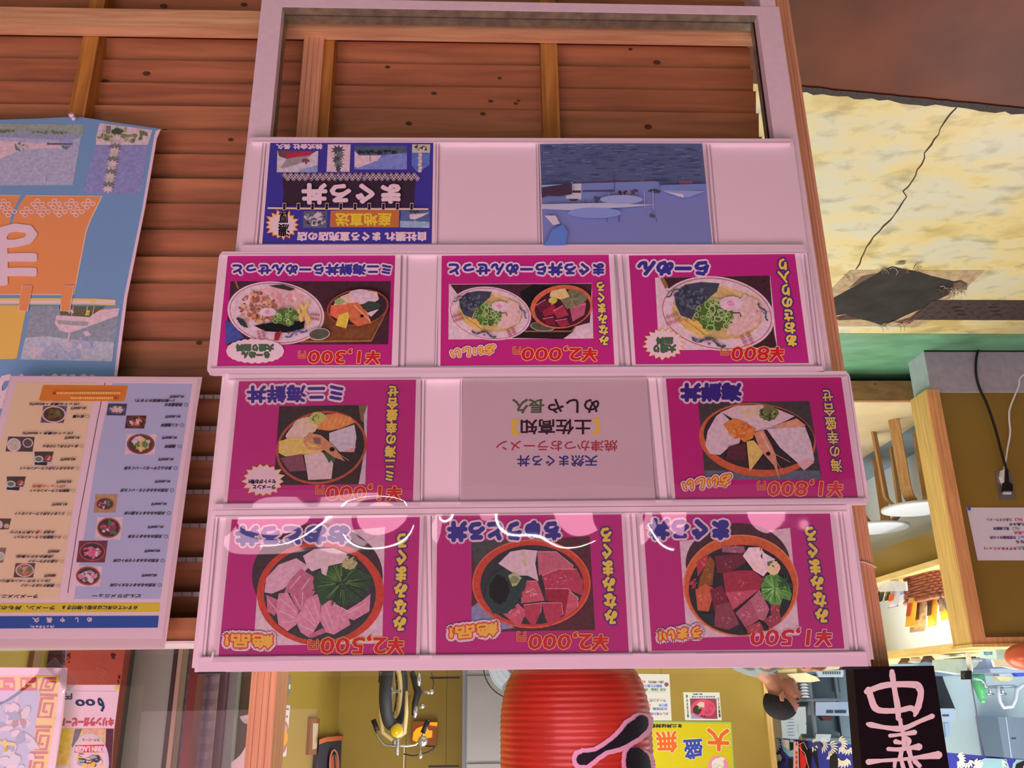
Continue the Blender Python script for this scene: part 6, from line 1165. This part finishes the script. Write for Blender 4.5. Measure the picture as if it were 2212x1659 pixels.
pr.part('rice_ball_drawing', .0012).ell(1375, 1530, 145, 150, (222, 140, 170)).ell(1370, 1500, 86, 84, (228, 222, 208), jag=.06).ell(1420, 1425, 46, 26, (228, 222, 208)).ring(1340, 1520, 34, 26, 4, (150, 140, 130)).ring(1400, 1540, 38, 24, 4, (150, 140, 130)); pr.done()
# ================================================================== PERSON
def fuse(mb, name, parent, voxel, mt, it=6):
    me = bpy.data.meshes.new('fuse'); me.from_pydata([tuple(p) for p in mb.v], [], mb.f); o = bpy.data.objects.new('fuse', me); COL.objects.link(o)
    r = o.modifiers.new('r', 'REMESH'); r.mode = 'VOXEL'; r.voxel_size = voxel; s = o.modifiers.new('s', 'SMOOTH'); s.factor = .5; s.iterations = it
    bpy.context.view_layer.update(); dg = bpy.context.evaluated_depsgraph_get(); m2 = bpy.data.meshes.new_from_object(o.evaluated_get(dg)); b = MB()
    b.raw([v.co.copy() for v in m2.vertices], [list(p.vertices) for p in m2.polygons], mt); bpy.data.objects.remove(o); bpy.data.meshes.remove(me); bpy.data.meshes.remove(m2); return b.build(name, parent, True)
YM = 3.75
hc = P(1688, 1508, YM); hx, hz = hc.x, hc.z; S = (P(1650, 1510, YM).x - P(1731, 1510, YM).x) / .225   # head length with the nose is about .225
SK = mat((146, 94, 68), 'n', .5, var=.06, scale=20); SHIRT = mat((104, 110, 106), 'n', .9, var=.05, scale=12); TRO = mat((60, 60, 74), 'n', .8); HAIR = mat((34, 32, 32), 'n', .9, var=.5, scale=160, spec=.1)
pe = empty('person', (hx + .30, YM, ZF), 'person in a pale grey shirt with short dark hair, in profile, leaning over the bar', 'person')
def Q(f, s, z): return V((hx - f * S, YM - s * S, hz + z * S))     # f forward (photo right), s towards the camera, z up
b = MB()
def el_(f, s, z, a, c, d, mb=None): (mb or b).ell(Q(f, s, z), (a * S, c * S, d * S), SK, 20, 14)
el_(-.004, 0, .028, .098, .077, .088); el_(.032, 0, -.035, .066, .062, .082); el_(.060, 0, -.088, .036, .038, .030); el_(.02, 0, -.07, .055, .055, .045); el_(.088, 0, .030, .014, .045, .012); el_(.094, 0, -.062, .014, .024, .010); el_(.092, 0, -.076, .012, .022, .009)
b.tube([Q(.088, 0, .022), Q(.101, 0, -.006), Q(.113, 0, -.034), Q(.098, 0, -.040)], [.010 * S, .013 * S, .016 * S, .010 * S], SK, 10); el_(.098, .012, -.036, .010, .008, .008); el_(.098, -.012, -.036, .010, .008, .008); el_(.066, .04, -.02, .02, .018, .018); el_(.066, -.04, -.02, .02, .018, .018)
for sg in (1, -1): b.tube([Q(-.012, sg * .073, .012), Q(-.030, sg * .083, .006), Q(-.034, sg * .084, -.020), Q(-.018, sg * .079, -.040), Q(-.008, sg * .072, -.036)], [.008 * S, .009 * S, .009 * S, .009 * S, .006 * S], SK, 8); el_(-.016, sg * .072, -.014, .014, .008, .022)
b.tube([Q(-.012, 0, -.04), Q(-.045, 0, -.11), Q(-.09, 0, -.165)], [.058 * S, .056 * S, .066 * S], SK, 16)
b.tube([Q(-.09, 0, -.16), Q(-.13, 0, -.22), Q(-.20, 0, -.36), Q(-.27, 0, -.52)], [.07 * S, .10 * S, .11 * S, .11 * S], SK, 18)
hn = P(1757, 1443, YM - .16); hand = V((hn.x, YM - .16, hn.z)); hand2 = V((hn.x + .02, YM + .16, hn.z - .04))
for sg, H in ((1, hand), (-1, hand2)):
    sh = Q(-.115, sg * .155, -.225); elb = V((hx + .03, YM - sg * .25, hz - .50)); wr = H + V((.075, 0, -.012))
    b.tube([sh, (sh + elb) / 2, elb, (elb + wr) / 2, wr], [.050, .046, .036, .034, .024], SK, 12); b.tube([Q(-.10, 0, -.2), sh], [.08, .055], SK, 12)
    b.ell(H + V((.032, 0, 0)), (.044, .026, .018), SK)
    for i, (l, dz, dy) in enumerate(((.062, .010, -.020), (.072, .006, -.007), (.066, .0, .007), (.050, -.006, .020))):
        p0 = H + V((-.002, dy * sg, dz * .6)); p1 = p0 + V((-l * .45, dy * .12, .006)); p2 = p1 + V((-l * .35, 0, -.010)); p3 = p2 + V((-l * .2, 0, -.012)); b.tube([p0, p1, p2, p3], [.0085, .0082, .0075, .006], SK, 8)
    b.tube([H + V((.05, -.016 * sg, -.004)), H + V((.025, -.036 * sg, -.012)), H + V((.0, -.042 * sg, -.022))], [.011, .010, .0075], SK, 8)
body = fuse(b, 'body', pe, .0045, SK, 5)
m = MB(); m.ell(Q(.084, .044, .006), (.008, .007, .006), mat((30, 22, 20), 'n', .3)); m.ell(Q(.084, -.044, .006), (.008, .007, .006), mat((30, 22, 20), 'n', .3)); m.build('eyes', pe, True)
m = MB(); m.tube([Q(.094, .022, .026), Q(.088, .044, .032), Q(.074, .06, .026)], [.004, .005, .003], HAIR, 6); m.tube([Q(.094, -.022, .026), Q(.088, -.044, .032), Q(.074, -.06, .026)], [.004, .005, .003], HAIR, 6); m.build('eyebrows', pe, True)
# hair: a close cap over the skull, receding at the forehead
m = MB(); vs = []; fs = []; nT, nP = 22, 36
for i in range(nT + 1):
    for j in range(nP):
        a = 2 * math.pi * j / nP; fwd = math.cos(a); lim = 1.02 if fwd > .75 else (1.02 + (.75 - fwd) * 1.35 if fwd > .1 else 1.90 + (.1 - fwd) * .30); th_ = lim * i / nT
        q7 = 1 + .006 * math.sin(37 * a + 13 * i); vs.append(Q(-.005 + .103 * q7 * math.sin(th_) * fwd - .004, .0815 * q7 * math.sin(th_) * math.sin(a), .028 + .094 * q7 * math.cos(th_) ))
m.raw(vs, [[i * nP + j, i * nP + (j + 1) % nP, (i + 1) * nP + (j + 1) % nP, (i + 1) * nP + j] for i in range(nT) for j in range(nP)], HAIR); m.build('hair', pe, True)
b = MB(); b.tube([Q(-.088, 0, -.165), Q(-.12, 0, -.20), Q(-.16, 0, -.28), Q(-.24, 0, -.42), Q(-.30, 0, -.58), Q(-.32, 0, -.70)], [.070 * S, .115 * S, .145 * S, .150 * S, .145 * S, .150 * S], SHIRT, 24)
b.tube([Q(-.10, -.14, -.225), Q(-.10, .14, -.225)], [.082, .082], SHIRT, 16); b.tube([Q(-.19, -.10, -.24), Q(-.19, .10, -.24)], [.085, .085], SHIRT, 16); b.ell(Q(-.24, 0, -.30), (.12, .15, .12), SHIRT)
for sg in (1, -1):
    sh = Q(-.115, sg * .155, -.225); elb = V((hx + .03, YM - sg * .25, hz - .50)); b.tube([sh, (sh + elb) / 2, (sh * .35 + elb * .65)], [.068, .064, .062], SHIRT, 14)
fuse(b, 'shirt', pe, .007, SHIRT, 6)
m = MB(); m.tube([Q(-.083 + .062 * math.cos(a), .062 * math.sin(a), -.152 + .020 * math.cos(a)) for a in [i * math.pi / 14 for i in range(28)]], .010, mat((106, 112, 110), 'n', .8), 8, True); m.build('collar', pe, True)
b = MB(); hp = Q(-.32, 0, -.68)
b.tube([hp + V((0, 0, .02)), hp + V((.01, 0, -.10))], [.155, .15], TRO, 20)
for sg in (1, -1): b.tube([hp + V((0, -.08 * sg, -.06)), V((hp.x - .05, YM - .09 * sg, ZF + .42)), V((hp.x - .02, YM - .10 * sg, ZF + .08))], [.088, .066, .055], TRO, 16)
fuse(b, 'trousers', pe, .009, TRO, 5)
for sg in (1, -1): m = MB(); m.ell((hp.x - .06, YM - .10 * sg, ZF + .045), (.125, .045, .045), BLKR); m.build('shoe', pe, True)
# ================================================================== KITCHEN SIDE
YKI = 6.9
def kb(name, label, cat, q, Y, depth, mt, part='body', group=None, more=()):
    e = empty(name, P(q[0][0], q[0][1], Y), label, cat, group); m = MB(); m.prism([P(u, v, Y) for u, v in q], (0, depth, 0), mt); m.build(part, e)
    for pn, q2, dy, m2 in more: m = MB(); m.prism([P(u, v, Y - dy) for u, v in q2], (0, dy, 0), m2); m.build(pn, e)
    return e
SG, SG2, SD = mat((104, 106, 104), 'n', .4, .3), mat((124, 128, 126), 'n', .35, .4), mat((64, 68, 72), 'n', .5)
PAP = mat((214, 232, 242), 'n', .6)
zk = lambda v: v
rack = empty('steel_rack', (P(1780, 1500, YKI).x, YKI, .02), 'tall grey steel rack of shelves in the kitchen behind the person', 'rack')
m = MB(); m.prism([P(u, v, YKI + .35) for u, v in ((1722, 1380), (1850, 1380), (1850, 1640), (1722, 1640))], (0, .02, 0), SG); m.build('back_panel', rack)
for u in (1753, 1810): m = MB(); a = P(u, 1500, YKI); m.box((a.x - .012, YKI, .02), (a.x + .012, YKI + .04, 2.3), SG2); m.build('upright', rack)
for v in (1452, 1512, 1598): m = MB(); p = P(1740, v, YKI); p2 = P(1850, v, YKI); m.box((p.x, YKI - .02, p.z - .012), (p2.x, YKI + .35, p.z + .012), SG2); m.build('shelf', rack)
for v, u0 in ((1470, 1808), (1560, 1814)): m = MB(); p = P(u0, v, YKI + .3); m.box((p.x - .01, YKI + .28, P(u0, v - 25, YKI).z), (p.x + .01, YKI + .34, P(u0, v + 25, YKI).z), SD); m.build('door_gap', rack)
kb('kitchen_carton', 'white printed carton on the steel rack in the kitchen', 'carton', [(1762, 1516), (1835, 1516), (1835, 1546), (1762, 1545)], YKI - .02, .2, mat((186, 196, 206), 'n', .5), 'box', None, [('print', [(1785, 1533), (1800, 1533), (1800, 1540), (1785, 1540)], .003, SD), ('print', [(1803, 1533), (1828, 1533), (1828, 1540), (1803, 1540)], .003, mat((70, 60, 66), 'n', .5))])
kb('kitchen_packet', 'dark red packet on top of the white printed carton in the kitchen', 'packet', [(1772, 1547), (1800, 1545), (1795, 1556), (1780, 1556)], YKI - .01, .08, mat((96, 34, 34), 'n', .4), 'bag')
kb('barcode_board', 'pale board with dark bars above the person\'s hand in the kitchen', 'board', [(1764, 1447), (1822, 1447), (1822, 1462), (1770, 1462)], 5.0, .03, mat((150, 170, 186), 'n', .4), 'board', None, [('dark_bar', [(1778 + i * 5, 1450), (1780.5 + i * 5, 1450), (1780.5 + i * 5, 1456), (1778 + i * 5, 1456)], .004, SD) for i in range(8)])
kb('posted_paper', 'large white paper with small print posted in the kitchen above the person', 'paper notice', [(1718, 1527), (1740, 1526), (1742, 1560), (1724, 1596), (1690, 1594), (1686, 1546), (1716, 1545)], YKI - .024, .003, PAP, 'paper', None, [('lettering', [(1700 + 3 * (i % 2), 1552 + 7 * i), (1714 + 2 * (i % 3), 1552 + 7 * i), (1714, 1554 + 7 * i), (1702, 1554 + 7 * i)], .003, mat((150, 160, 176), 'n', .6)) for i in range(6)])
kb('posted_note', 'small white note posted right of the large paper in the kitchen', 'paper notice', [(1724, 1564), (1742, 1564), (1742, 1585), (1725, 1584)], YKI - .028, .003, PAP, 'paper')
kb('posted_note', 'white note hung at the kitchen rack just below the wave curtain', 'paper notice', [(1763, 1585), (1796, 1586), (1792, 1601), (1761, 1600)], YKI - .03, .009, PAP, 'paper')
struct(mbox((P(1722, 1500, YKI - .02).x, YKI - .02, .02), (P(1655, 1500, YKI - .02).x, YKI + .02, 2.9), mat((140, 116, 70), 'n', .5)), 'wall_kitchen_side')
kb('plastic_bag', 'cream plastic bag in front of the face of the person', 'bag', [(1705, 1455), (1740, 1453), (1765, 1462), (1772, 1470), (1755, 1473), (1725, 1473)], 5.55, .06, mat((222, 206, 160), 'n', .3, var=.1, scale=20), 'bag')
bc = P(1736, 1474, 5.75); zs_ = zsh1
e = empty('steel_pot', (bc.x, 5.75, zs_), 'small steel pot under the stack of bowls in front of the face of the person', 'pot'); m = MB(); m.lathe((bc.x, 5.75, zs_), [(.036, 0), (.04, .004), (.04, max(.02, bc.z - zs_))], STEEL, 24); m.build('pot_body', e, True)
for i in range(5):
    m = MB(); m.lathe((bc.x, 5.75, bc.z + .004 + i * .022), [(.018, 0), (.02, .004), (.034, .017), (.032, .017), (.016, .006)], mat((190, 196, 196), 'n', .4), 24); tag(m.build('bowl', None, True), ('lowest', 'second lowest', 'middle', 'second highest', 'topmost')[i] + ' bowl of the pale stack in front of the face of the person', 'bowl', 'stacked bowls in the kitchen')
# far kitchen wall items right of the black sign
YV = 6.6
struct(mbox((-5.1, YV + .1, 0), (P(1850, 1500, YV).x, YV + .16, 2.92), mat((206, 222, 236), 'n', .5)), 'wall_kitchen_back')
zwt = P(2118, 1456, 6.0).z
wt = empty('kitchen_worktop', (-4.2, 6.2, .02), 'pale steel kitchen worktop under the wall taps', 'worktop'); m = MB(); m.box((-5.09, 5.55, zwt - .03), (P(2074, 1456, 6.0).x, YV + .095, zwt), mat((176, 184, 190), 'n', .35, .3)); m.build('top', wt); m = MB(); m.box((-5.09, 5.62, .02), (P(2080, 1456, 6.0).x, YV + .095, zwt - .03), mat((186, 198, 208), 'n', .5)); m.build('base_cabinet', wt)
kb('black_bag', 'black bag hanging behind the black sign, against the white kitchen wall', 'bag', [(2012, 1432), (2030, 1430), (2032, 1450), (2042, 1478), (2064, 1532), (2030, 1534), (2010, 1480)], YV, .1, mat((34, 38, 42), 'n', .5), 'bag')
kb('black_apron', 'black cloth hung on the kitchen wall beside the green bottle', 'cloth', [(2100, 1452), (2120, 1436), (2140, 1424), (2160, 1436), (2170, 1442), (2190, 1446), (2180, 1452)], YV + .08, .02, mat((44, 52, 52), 'n', .7), 'cloth')
kb('clear_bag', 'clear plastic bag standing on the serving shelf beside the black bag', 'bag', [(2030, 1424), (2085, 1422), (2118, 1425), (2108, 1440), (2080, 1456), (2055, 1452), (2028, 1448)], 3.4, .08, mat((190, 214, 232), 'n', .2, spec=.7, var=.12, scale=26), 'bag')
kb('white_machine', 'white kitchen machine with a dark slot behind the black sign', 'machine', [(2030, 1530), (2062, 1530), (2066, 1552), (2054, 1561), (2036, 1562)], YV - .2, .3, mat((186, 200, 212), 'n', .4), 'housing', None, [('slot', [(2036, 1543), (2050, 1543), (2050, 1547), (2036, 1547)], .004, SD), ('panel', [(2040, 1562), (2052, 1562), (2052, 1592), (2044, 1592)], .02, mat((170, 186, 200), 'n', .4))])
kb('steel_cabinet', 'grey steel wall cabinet at the photo border in the kitchen', 'cabinet', [(2155, 1548), (2230, 1550), (2240, 1640), (2170, 1640)], YV - .25, .35, mat((138, 146, 150), 'n', .35, .4), 'body', None, [('dark_latch', [(2186, 1593), (2195, 1593), (2195, 1596), (2186, 1596)], .006, SD), ('edge', [(2172, 1548), (2174, 1548), (2187, 1640), (2184, 1640)], .006, mat((196, 204, 208), 'n', .4))])
pl = empty('stand_pole', P(2094, 1405, 3.3), 'pale pole with a black clamp rising from the serving shelf', 'pole')
m = MB(); m.tube([P(2090, 1404, 3.3), P(2096, 1450, 3.3)], .013, WPL, 12); m.tube([P(2080, 1404, 3.3), P(2108, 1404, 3.3)], .012, WPL, 8); m.build('pole', pl, True); m = MB(); m.prism([P(u, v, 3.27) for u, v in ((2086, 1448), (2099, 1448), (2099, 1467), (2087, 1467))], (0, .05, 0), BLK); m.build('clamp', pl); m = MB(); m.tube([P(u, v, 3.28) for u, v in ((2086, 1454), (2079, 1458), (2082, 1464), (2087, 1464))], .003, SD, 6); m.build('hook', pl)
m = MB(); m.tube([P(u, v, 3.3) for u, v in ((2098, 1466), (2101, 1490), (2108, 1530), (2112, 1570), (2120, 1605), (2128, 1640), (2130, 1700))], .004, mat((120, 116, 140), 'n', .4), 6); m.build('cord', pl, True)
c = P(2118, 1490, 6.0); m = MB(); gb = empty('detergent_bottle', P(2118, 1456, 6.0), 'green squeeze bottle by the taps in the kitchen', 'bottle'); zt_ = P(2118, 1518, 6.0).z; z0_ = P(2118, 1456, 6.0).z; hh = zt_ - z0_
m.lathe((c.x, 6.0, z0_), [(.04, 0), (.05, .01), (.05, hh * .45), (.042, hh * .6), (.034, hh * .75), (.03, hh * .88)], mat((98, 190, 110), 'n', .3), 20); m.build('body', gb, True); m = MB(); m.lathe((c.x, 6.0, z0_ + hh * .88), [(.022, 0), (.018, hh * .12)], mat((130, 206, 140), 'n', .3), 14); m.build('cap', gb, True)
tp_ = empty('water_tap', P(2150, 1490, 5.9), 'chrome wall taps with a curved pale hose in the kitchen', 'tap')
m = MB(); m.tube([P(u, v, 5.9) for u, v in ((2100, 1466), (2118, 1467), (2127, 1476), (2128, 1483), (2140, 1484), (2160, 1482), (2190, 1482), (2200, 1486))], .012, CHR, 8); m.build('pipe', tp_, True)
for u, v in ((2138, 1490), (2165, 1490)): m = MB(); m.tube([P(u, 1484, 5.88), P(u, v, 5.88), P(u + 1, v + 8, 5.88)], .014, CHR, 8); m.tube([P(u - 8, v + 9, 5.88), P(u + 9, v + 9, 5.88)], .008, CHR, 6); m.build('handle', tp_, True)
m = MB(); m.tube([P(u, v, 5.86) for u, v in ((2156, 1482), (2157, 1500), (2160, 1515), (2168, 1528), (2186, 1526), (2194, 1510), (2196, 1490), (2205, 1482), (2230, 1470))], .015, mat((206, 206, 200), 'n', .4), 8); m.build('hose', tp_, True)
kb('sponge', 'cream sponge above the taps in the kitchen', 'sponge', [(2150, 1460), (2172, 1461), (2192, 1464), (2180, 1471), (2160, 1470)], 5.75, .06, mat((212, 196, 130), 'n', .8), 'sponge'); kb('dish_rack', 'white slatted dish rack above the taps in the kitchen', 'rack', [(2158, 1452), (2188, 1450), (2190, 1460), (2160, 1462)], 5.95, .1, mat((200, 204, 204), 'n', .5), 'basket')
kb('blue_carton', 'small blue packet at the photo border in the kitchen', 'packet', [(2193, 1452), (2215, 1450), (2216, 1460), (2200, 1461)], 5.7, .06, mat((60, 80, 180), 'n', .4), 'bag'); kb('paper_sheet', 'white crumpled paper on the shelf near the orange lantern', 'paper', [(2145, 1424), (2195, 1424), (2200, 1446), (2170, 1440), (2150, 1440)], 3.0, .02, PAP, 'sheet')
# wave-pattern curtain along the bar
XN = -2.40
NV, LB, WB, NK = (44, 50, 150), (146, 190, 220), (222, 228, 240), (34, 34, 40)
nr = Print('wave_curtain', 'short blue, white and black wave patterned curtain hung along the bar', 'curtain', 0, (1580, 1400, 1880, 1659), 1922, 'n', plane=lambda u, v, d: PX(u, v, XN + d + .006 * math.sin(u * .09)))
nr.part('cloth'); vs = []
for j in range(2):
    for i in range(81):
        u = 1640 + 660 * i / 80; v = [1592 + (u - 1661) * .0862, 1760 + (u - 1661) * .22][j]; vs.append(PX(u, v, XN + .006 * math.sin(u * .09)))
nr.parts['cloth'].raw(vs, [[i, i + 1, i + 82, i + 81] for i in range(80)], mat(NV, 'n', .8))
nr.part('wave_print', .002)
def fanw(cx, cy, r, a0, a1, n, c=WB, w=22):
    n += 2; w *= 1.25
    for i in range(n): a = math.radians(a0 + (a1 - a0) * i / max(1, n - 1)); nr.line([(cx + r * .35 * math.cos(a), cy + r * .35 * math.sin(a)), (cx + r * .7 * math.cos(a + .12), cy + r * .7 * math.sin(a + .12)), (cx + r * math.cos(a + .3), cy + r * math.sin(a + .3))], [w * .5, w, w * .3], c)
nr.poly([(680, 1240), (860, 1265), (880, 1500), (800, 1500), (720, 1420), (690, 1330)], LB).poly([(700, 1260), (800, 1270), (790, 1400), (720, 1360)], WB).poly([(800, 1300), (860, 1300), (860, 1400), (810, 1420)], NK).poly([(560, 1400), (640, 1320), (700, 1500), (860, 1540), (860, 1800), (560, 1800)], NK).poly([(900, 1280), (1060, 1290), (1060, 1380), (1180, 1400), (1220, 1800), (900, 1800)], NK)
fanw(560, 1330, 130, -70, 40, 5); fanw(640, 1420, 150, 60, 140, 4, WB, 30); fanw(1100, 1330, 110, -60, 60, 4); fanw(1230, 1340, 120, -80, 60, 6, WB, 16); fanw(1330, 1380, 150, -60, 70, 6, WB, 18); fanw(1480, 1330, 130, -80, 70, 6); fanw(1600, 1360, 120, 20, 150, 5); fanw(1540, 1500, 160, 30, 150, 6, WB, 30); fanw(1340, 1470, 70, 0, 90, 3)
nr.ell(1190, 1350, 70, 55, (60, 66, 110), rot=30).poly([(1360, 1500), (1440, 1430), (1480, 1560), (1460, 1800), (1360, 1800)], NK)
fanw(1750, 1400, 150, -60, 60, 6); fanw(1880, 1500, 160, 20, 140, 6, WB, 30)
sub(nr, (1800, 1380, 2212, 1659), 2212); fanw(1420, 1400, 120, -60, 60, 6); fanw(1540, 1400, 110, 10, 150, 5); fanw(1640, 1500, 120, -90, 40, 6, WB, 24); nr.poly([(1660, 1430), (1760, 1380), (1960, 1390), (2220, 1400), (2300, 1520), (1700, 1520)], LB); fanw(1720, 1400, 130, 0, 120, 6, WB, 34); fanw(1880, 1440, 130, -20, 100, 5, WB, 30); nr.poly([(2120, 1450), (2230, 1400), (2260, 1520), (2100, 1520)], NK)
sub(nr, (1580, 1400, 1880, 1659), 1922); nr.done()
ft = Print('festival_streamer', 'pink and red lettered streamer hanging before the wave curtain', 'streamer', 0, (1580, 1400, 1880, 1659), 1922, 'n', plane=lambda u, v, d: PX(u, v, XN + .05 + d)); ft.part('strip'); ft.parts['strip'].prism([ft.pt(x, y) for x, y in ((868, 1290), (925, 1295), (935, 1660), (925, 1800), (860, 1800))], (.004, 0, 0), mat((222, 170, 172), 'n', .6)); ft.part('lettering', .006)
for i, (y, h_) in enumerate(((1320, 50), (1440, 40), (1500, 50), (1570, 60), (1650, 60))): ft.line([(885, y), (915, y + 4)], 12, (196, 50, 54)).line([(898, y - h_ / 2), (900, y + h_ / 2)], 9, (196, 50, 54)).line([(882, y + h_ * .4), (916, y + h_ * .4)], 9, (196, 50, 54))
ft.part('red_tassel', .01).poly([(945, 1320), (960, 1310), (980, 1450), (1030, 1500), (1040, 1600), (1010, 1700), (960, 1760), (950, 1560)], (206, 40, 46)).line([(930, 1330), (1000, 1300), (1050, 1400)], 6, (214, 206, 196)).line([(930, 1360), (1020, 1460), (1070, 1660)], 6, (214, 206, 196)); ft.done()
# ================================================================== BEHIND THE LEFT-HAND GLAZING
ZW = (0, 1370, 560, 1659)
def wz(x, y): return x * .25316, 1370 + y * .25316
def upright(name, label, cat, xs, Y, mt, dep=.03, y=90, part='board', z0=0., z1=2.6):
    a, c = P(*wz(xs[0], y), Y).x, P(*wz(xs[1], y), Y).x; m = MB(); m.box((a, Y, z0), (c, Y + dep, z1), mt)
    if label is None: return struct(m, name)
    e = empty(name, ((a + c) / 2, Y, z0), label, cat); m.build(part, e); return e
upright('pillar', None, None, (1135, 1490), .62, mat((150, 176, 146), 'n', .6, var=.08, scale=8), .2)
upright('trim_11', None, None, (1075, 1130), .60, mat((96, 92, 78), 'n', .6), .05)
upright('trim_11', None, None, (1490, 1528), .60, mat((52, 42, 30), 'n', .6), .05); upright('trim_11', None, None, (1530, 1566), .585, mat((170, 156, 120), 'n', .5), .04)
upright('trim_11', None, None, (1640, 1712), .55, mat((112, 44, 28), 'n', .5, var=.3, scale=5), .05)
e = upright('rust_panel', 'rust red painted panel with dark chips standing behind the beer poster', 'panel', (578, 1072), .50, mat((168, 84, 52), 'n', .45, var=.15, scale=6), .03)
pr = Print('x', None, None, .4995, ZW, 2212, 'n'); pr.part('chips').bits(1000, 110, 30, 14, 9, [(70, 40, 40)], 12, 3).bits(965, 185, 18, 24, 9, [(70, 40, 40)], 10, 5).bits(1015, 390, 10, 40, 6, [(60, 36, 36)], 8, 6).bits(585, 180, 10, 60, 7, [(80, 44, 40)], 9, 8).bits(860, 320, 40, 110, 36, [(206, 130, 96)], 4, 7); pr.parts['chips'].build('chips', e)
def mesh_strip(name, label, xa_, xb2, Y, mt, wave):
    e = empty(name, (P(*wz((xa_ + xb2) / 2, 90), Y).x, Y, .3), label, 'mesh curtain'); a, c = P(*wz(xa_, 90), Y).x, P(*wz(xb2, 90), Y).x; m = MB(); vs = []
    n = 150
    for j in range(n + 1):
        z = .3 + 2.2 * j / n
        for i in range(9): s = i / 8; vs.append((a + (c - a) * s, Y + wave * math.sin(6 * s) + (.004 if j % 2 else 0), z))
    m.raw(vs, [[j * 9 + i, j * 9 + i + 1, (j + 1) * 9 + i + 1, (j + 1) * 9 + i] for j in range(n) for i in range(8)], mt); m.build('mesh', e); m = MB(); m.box((min(a, c) - .01, Y - .012, 2.5), (max(a, c) + .01, Y + .012, 2.53), SD); m.build('rail', e)
mesh_strip('mesh_curtain', 'pinkish grey ribbed mesh curtain hanging beside the window post', 1712, 1900, .66, mat((140, 134, 130), 'n', .6, var=.18, scale=9), .015)
mesh_strip('mesh_curtain', 'narrow bluish grey ribbed mesh strip beside the dark red post', 1566, 1640, .64, mat((120, 120, 140), 'n', .6, var=.1, scale=9), .006)
upright('trim_12', None, None, (1900, 1952), .69, mat((104, 82, 82), 'n', .6), .03); upright('trim_12', None, None, (1952, 2055), .72, mat((146, 164, 142), 'n', .6), .03); upright('trim_12', None, None, (2055, 2180), .76, mat((98, 88, 58), 'n', .6), .03)
e = empty('white_bucket', P(*wz(2050, 1100), .68), 'bright white rounded object low behind the glass beside the window post', 'tub')
m = MB(); q8 = [P(*wz(x, y), .68) for x, y in ((1975, 1095), (2010, 1065), (2050, 1030), (2080, 985), (2110, 930), (2200, 900), (2220, 1400), (1960, 1400))]; m.prism(q8, (0, .03, 0), mat((226, 240, 240), 'n', .4)); m.build('shell', e)
e = empty('paper_scrap', P(*wz(2080, 730), .70), 'crumpled white scrap stuck beside the window post', 'scrap'); m = MB(); m.prism([P(*wz(x, y), .70) for x, y in ((2045, 700), (2090, 690), (2140, 680), (2140, 770), (2090, 760), (2060, 735))], (0, .02, 0), mat((206, 214, 226), 'n', .4, var=.2, scale=60)); m.build('crumple', e)
# lattice window and brown shutter at the photo border
e = empty('lattice_screen', P(*wz(420, 100), 1.0), 'pale lattice screen with dark bars behind the clear tape of the poster', 'screen')
m = MB(); m.prism([P(*wz(x, y), 1.0) for x, y in ((300, 60), (600, 60), (560, 600), (240, 600))], (0, .01, 0), mat((176, 182, 206), 'n', .5)); m.build('pane', e)
for x in (395, 445, 485, 530): m = MB(); p = P(*wz(x, 100), .99); m.box((p.x - .006, .985, p.z - .3), (p.x + .006, .998, p.z + .3), mat((84, 50, 60), 'n', .5)); m.build('bar', e)
for y in (95, 128, 165, 205, 250): m = MB(); p, p2 = P(*wz(390, y), .99), P(*wz(540, y), .99); m.box((p2.x, .984, p.z - .004), (p.x, .997, p.z + .004), mat((84, 50, 60), 'n', .5)); m.build('bar', e)
e = empty('shutter', P(*wz(100, 100), .9), 'dark brown slatted shutter at the photo border above the meander poster', 'shutter')
m = MB(); p, p2 = P(*wz(-400, 90), .9), P(*wz(165, 90), .9)
for i in range(24): z = 1.36 + i * .03; m.prism([(p2.x, .9, z), (p2.x, .918, z + .012), (p2.x, .922, z + .03), (p2.x, .904, z + .02)], (p.x - p2.x, 0, 0), mat((96, 72, 52), 'n', .5, var=.2, scale=8))
m.build('slats', e); m = MB(); p3 = P(*wz(325, 90), .9); m.box((p3.x, .89, 1.2), (p2.x, .93, 2.4), mat((124, 92, 56), 'n', .5)); m.build('stile', e)
# thin pale string round the corner post
m = MB(); m.tube([P(u, v, .052) for u, v in ((1850, 1211), (1868, 1214), (1884, 1220), (1893, 1226))], .0014, mat((226, 176, 160), 'p', .5), 6); tag(m.build('string', None, True), 'thin pale string tied round the grooved corner post', 'string')
# ================================================================== STREET SIDE LAMPS (behind the camera, lighting and mirrored in the sleeves)
TUBE = mat((255, 250, 250), 'x', .3, emit=16.0)
for i, (x, y, z, w) in enumerate(((.5, -2.7, 2.05, .62), (-.4, -2.9, 2.1, .62), (.1, -3.6, 2.3, .62))):
    e = empty('tube_lamp', (x, y, z), ('fluorescent tube lamp nearest over the stand', 'fluorescent tube lamp on the window post side', 'farthest fluorescent tube lamp over the street')[i], 'lamp', 'street tube lamps')
    m = MB(); m.tube([(x - w, y, z), (x + w, y, z)], .016, TUBE, 10); m.build('tube', e, True); m = MB(); m.box((x - w - .03, y - .04, z + .02), (x + w + .03, y + .04, z + .06), WPL); m.tube([(x - .4, y, z + .06), (x - .4, y, 3.3)], .003, DARK); m.tube([(x + .4, y, z + .06), (x + .4, y, 3.3)], .003, DARK); m.build('housing', e)
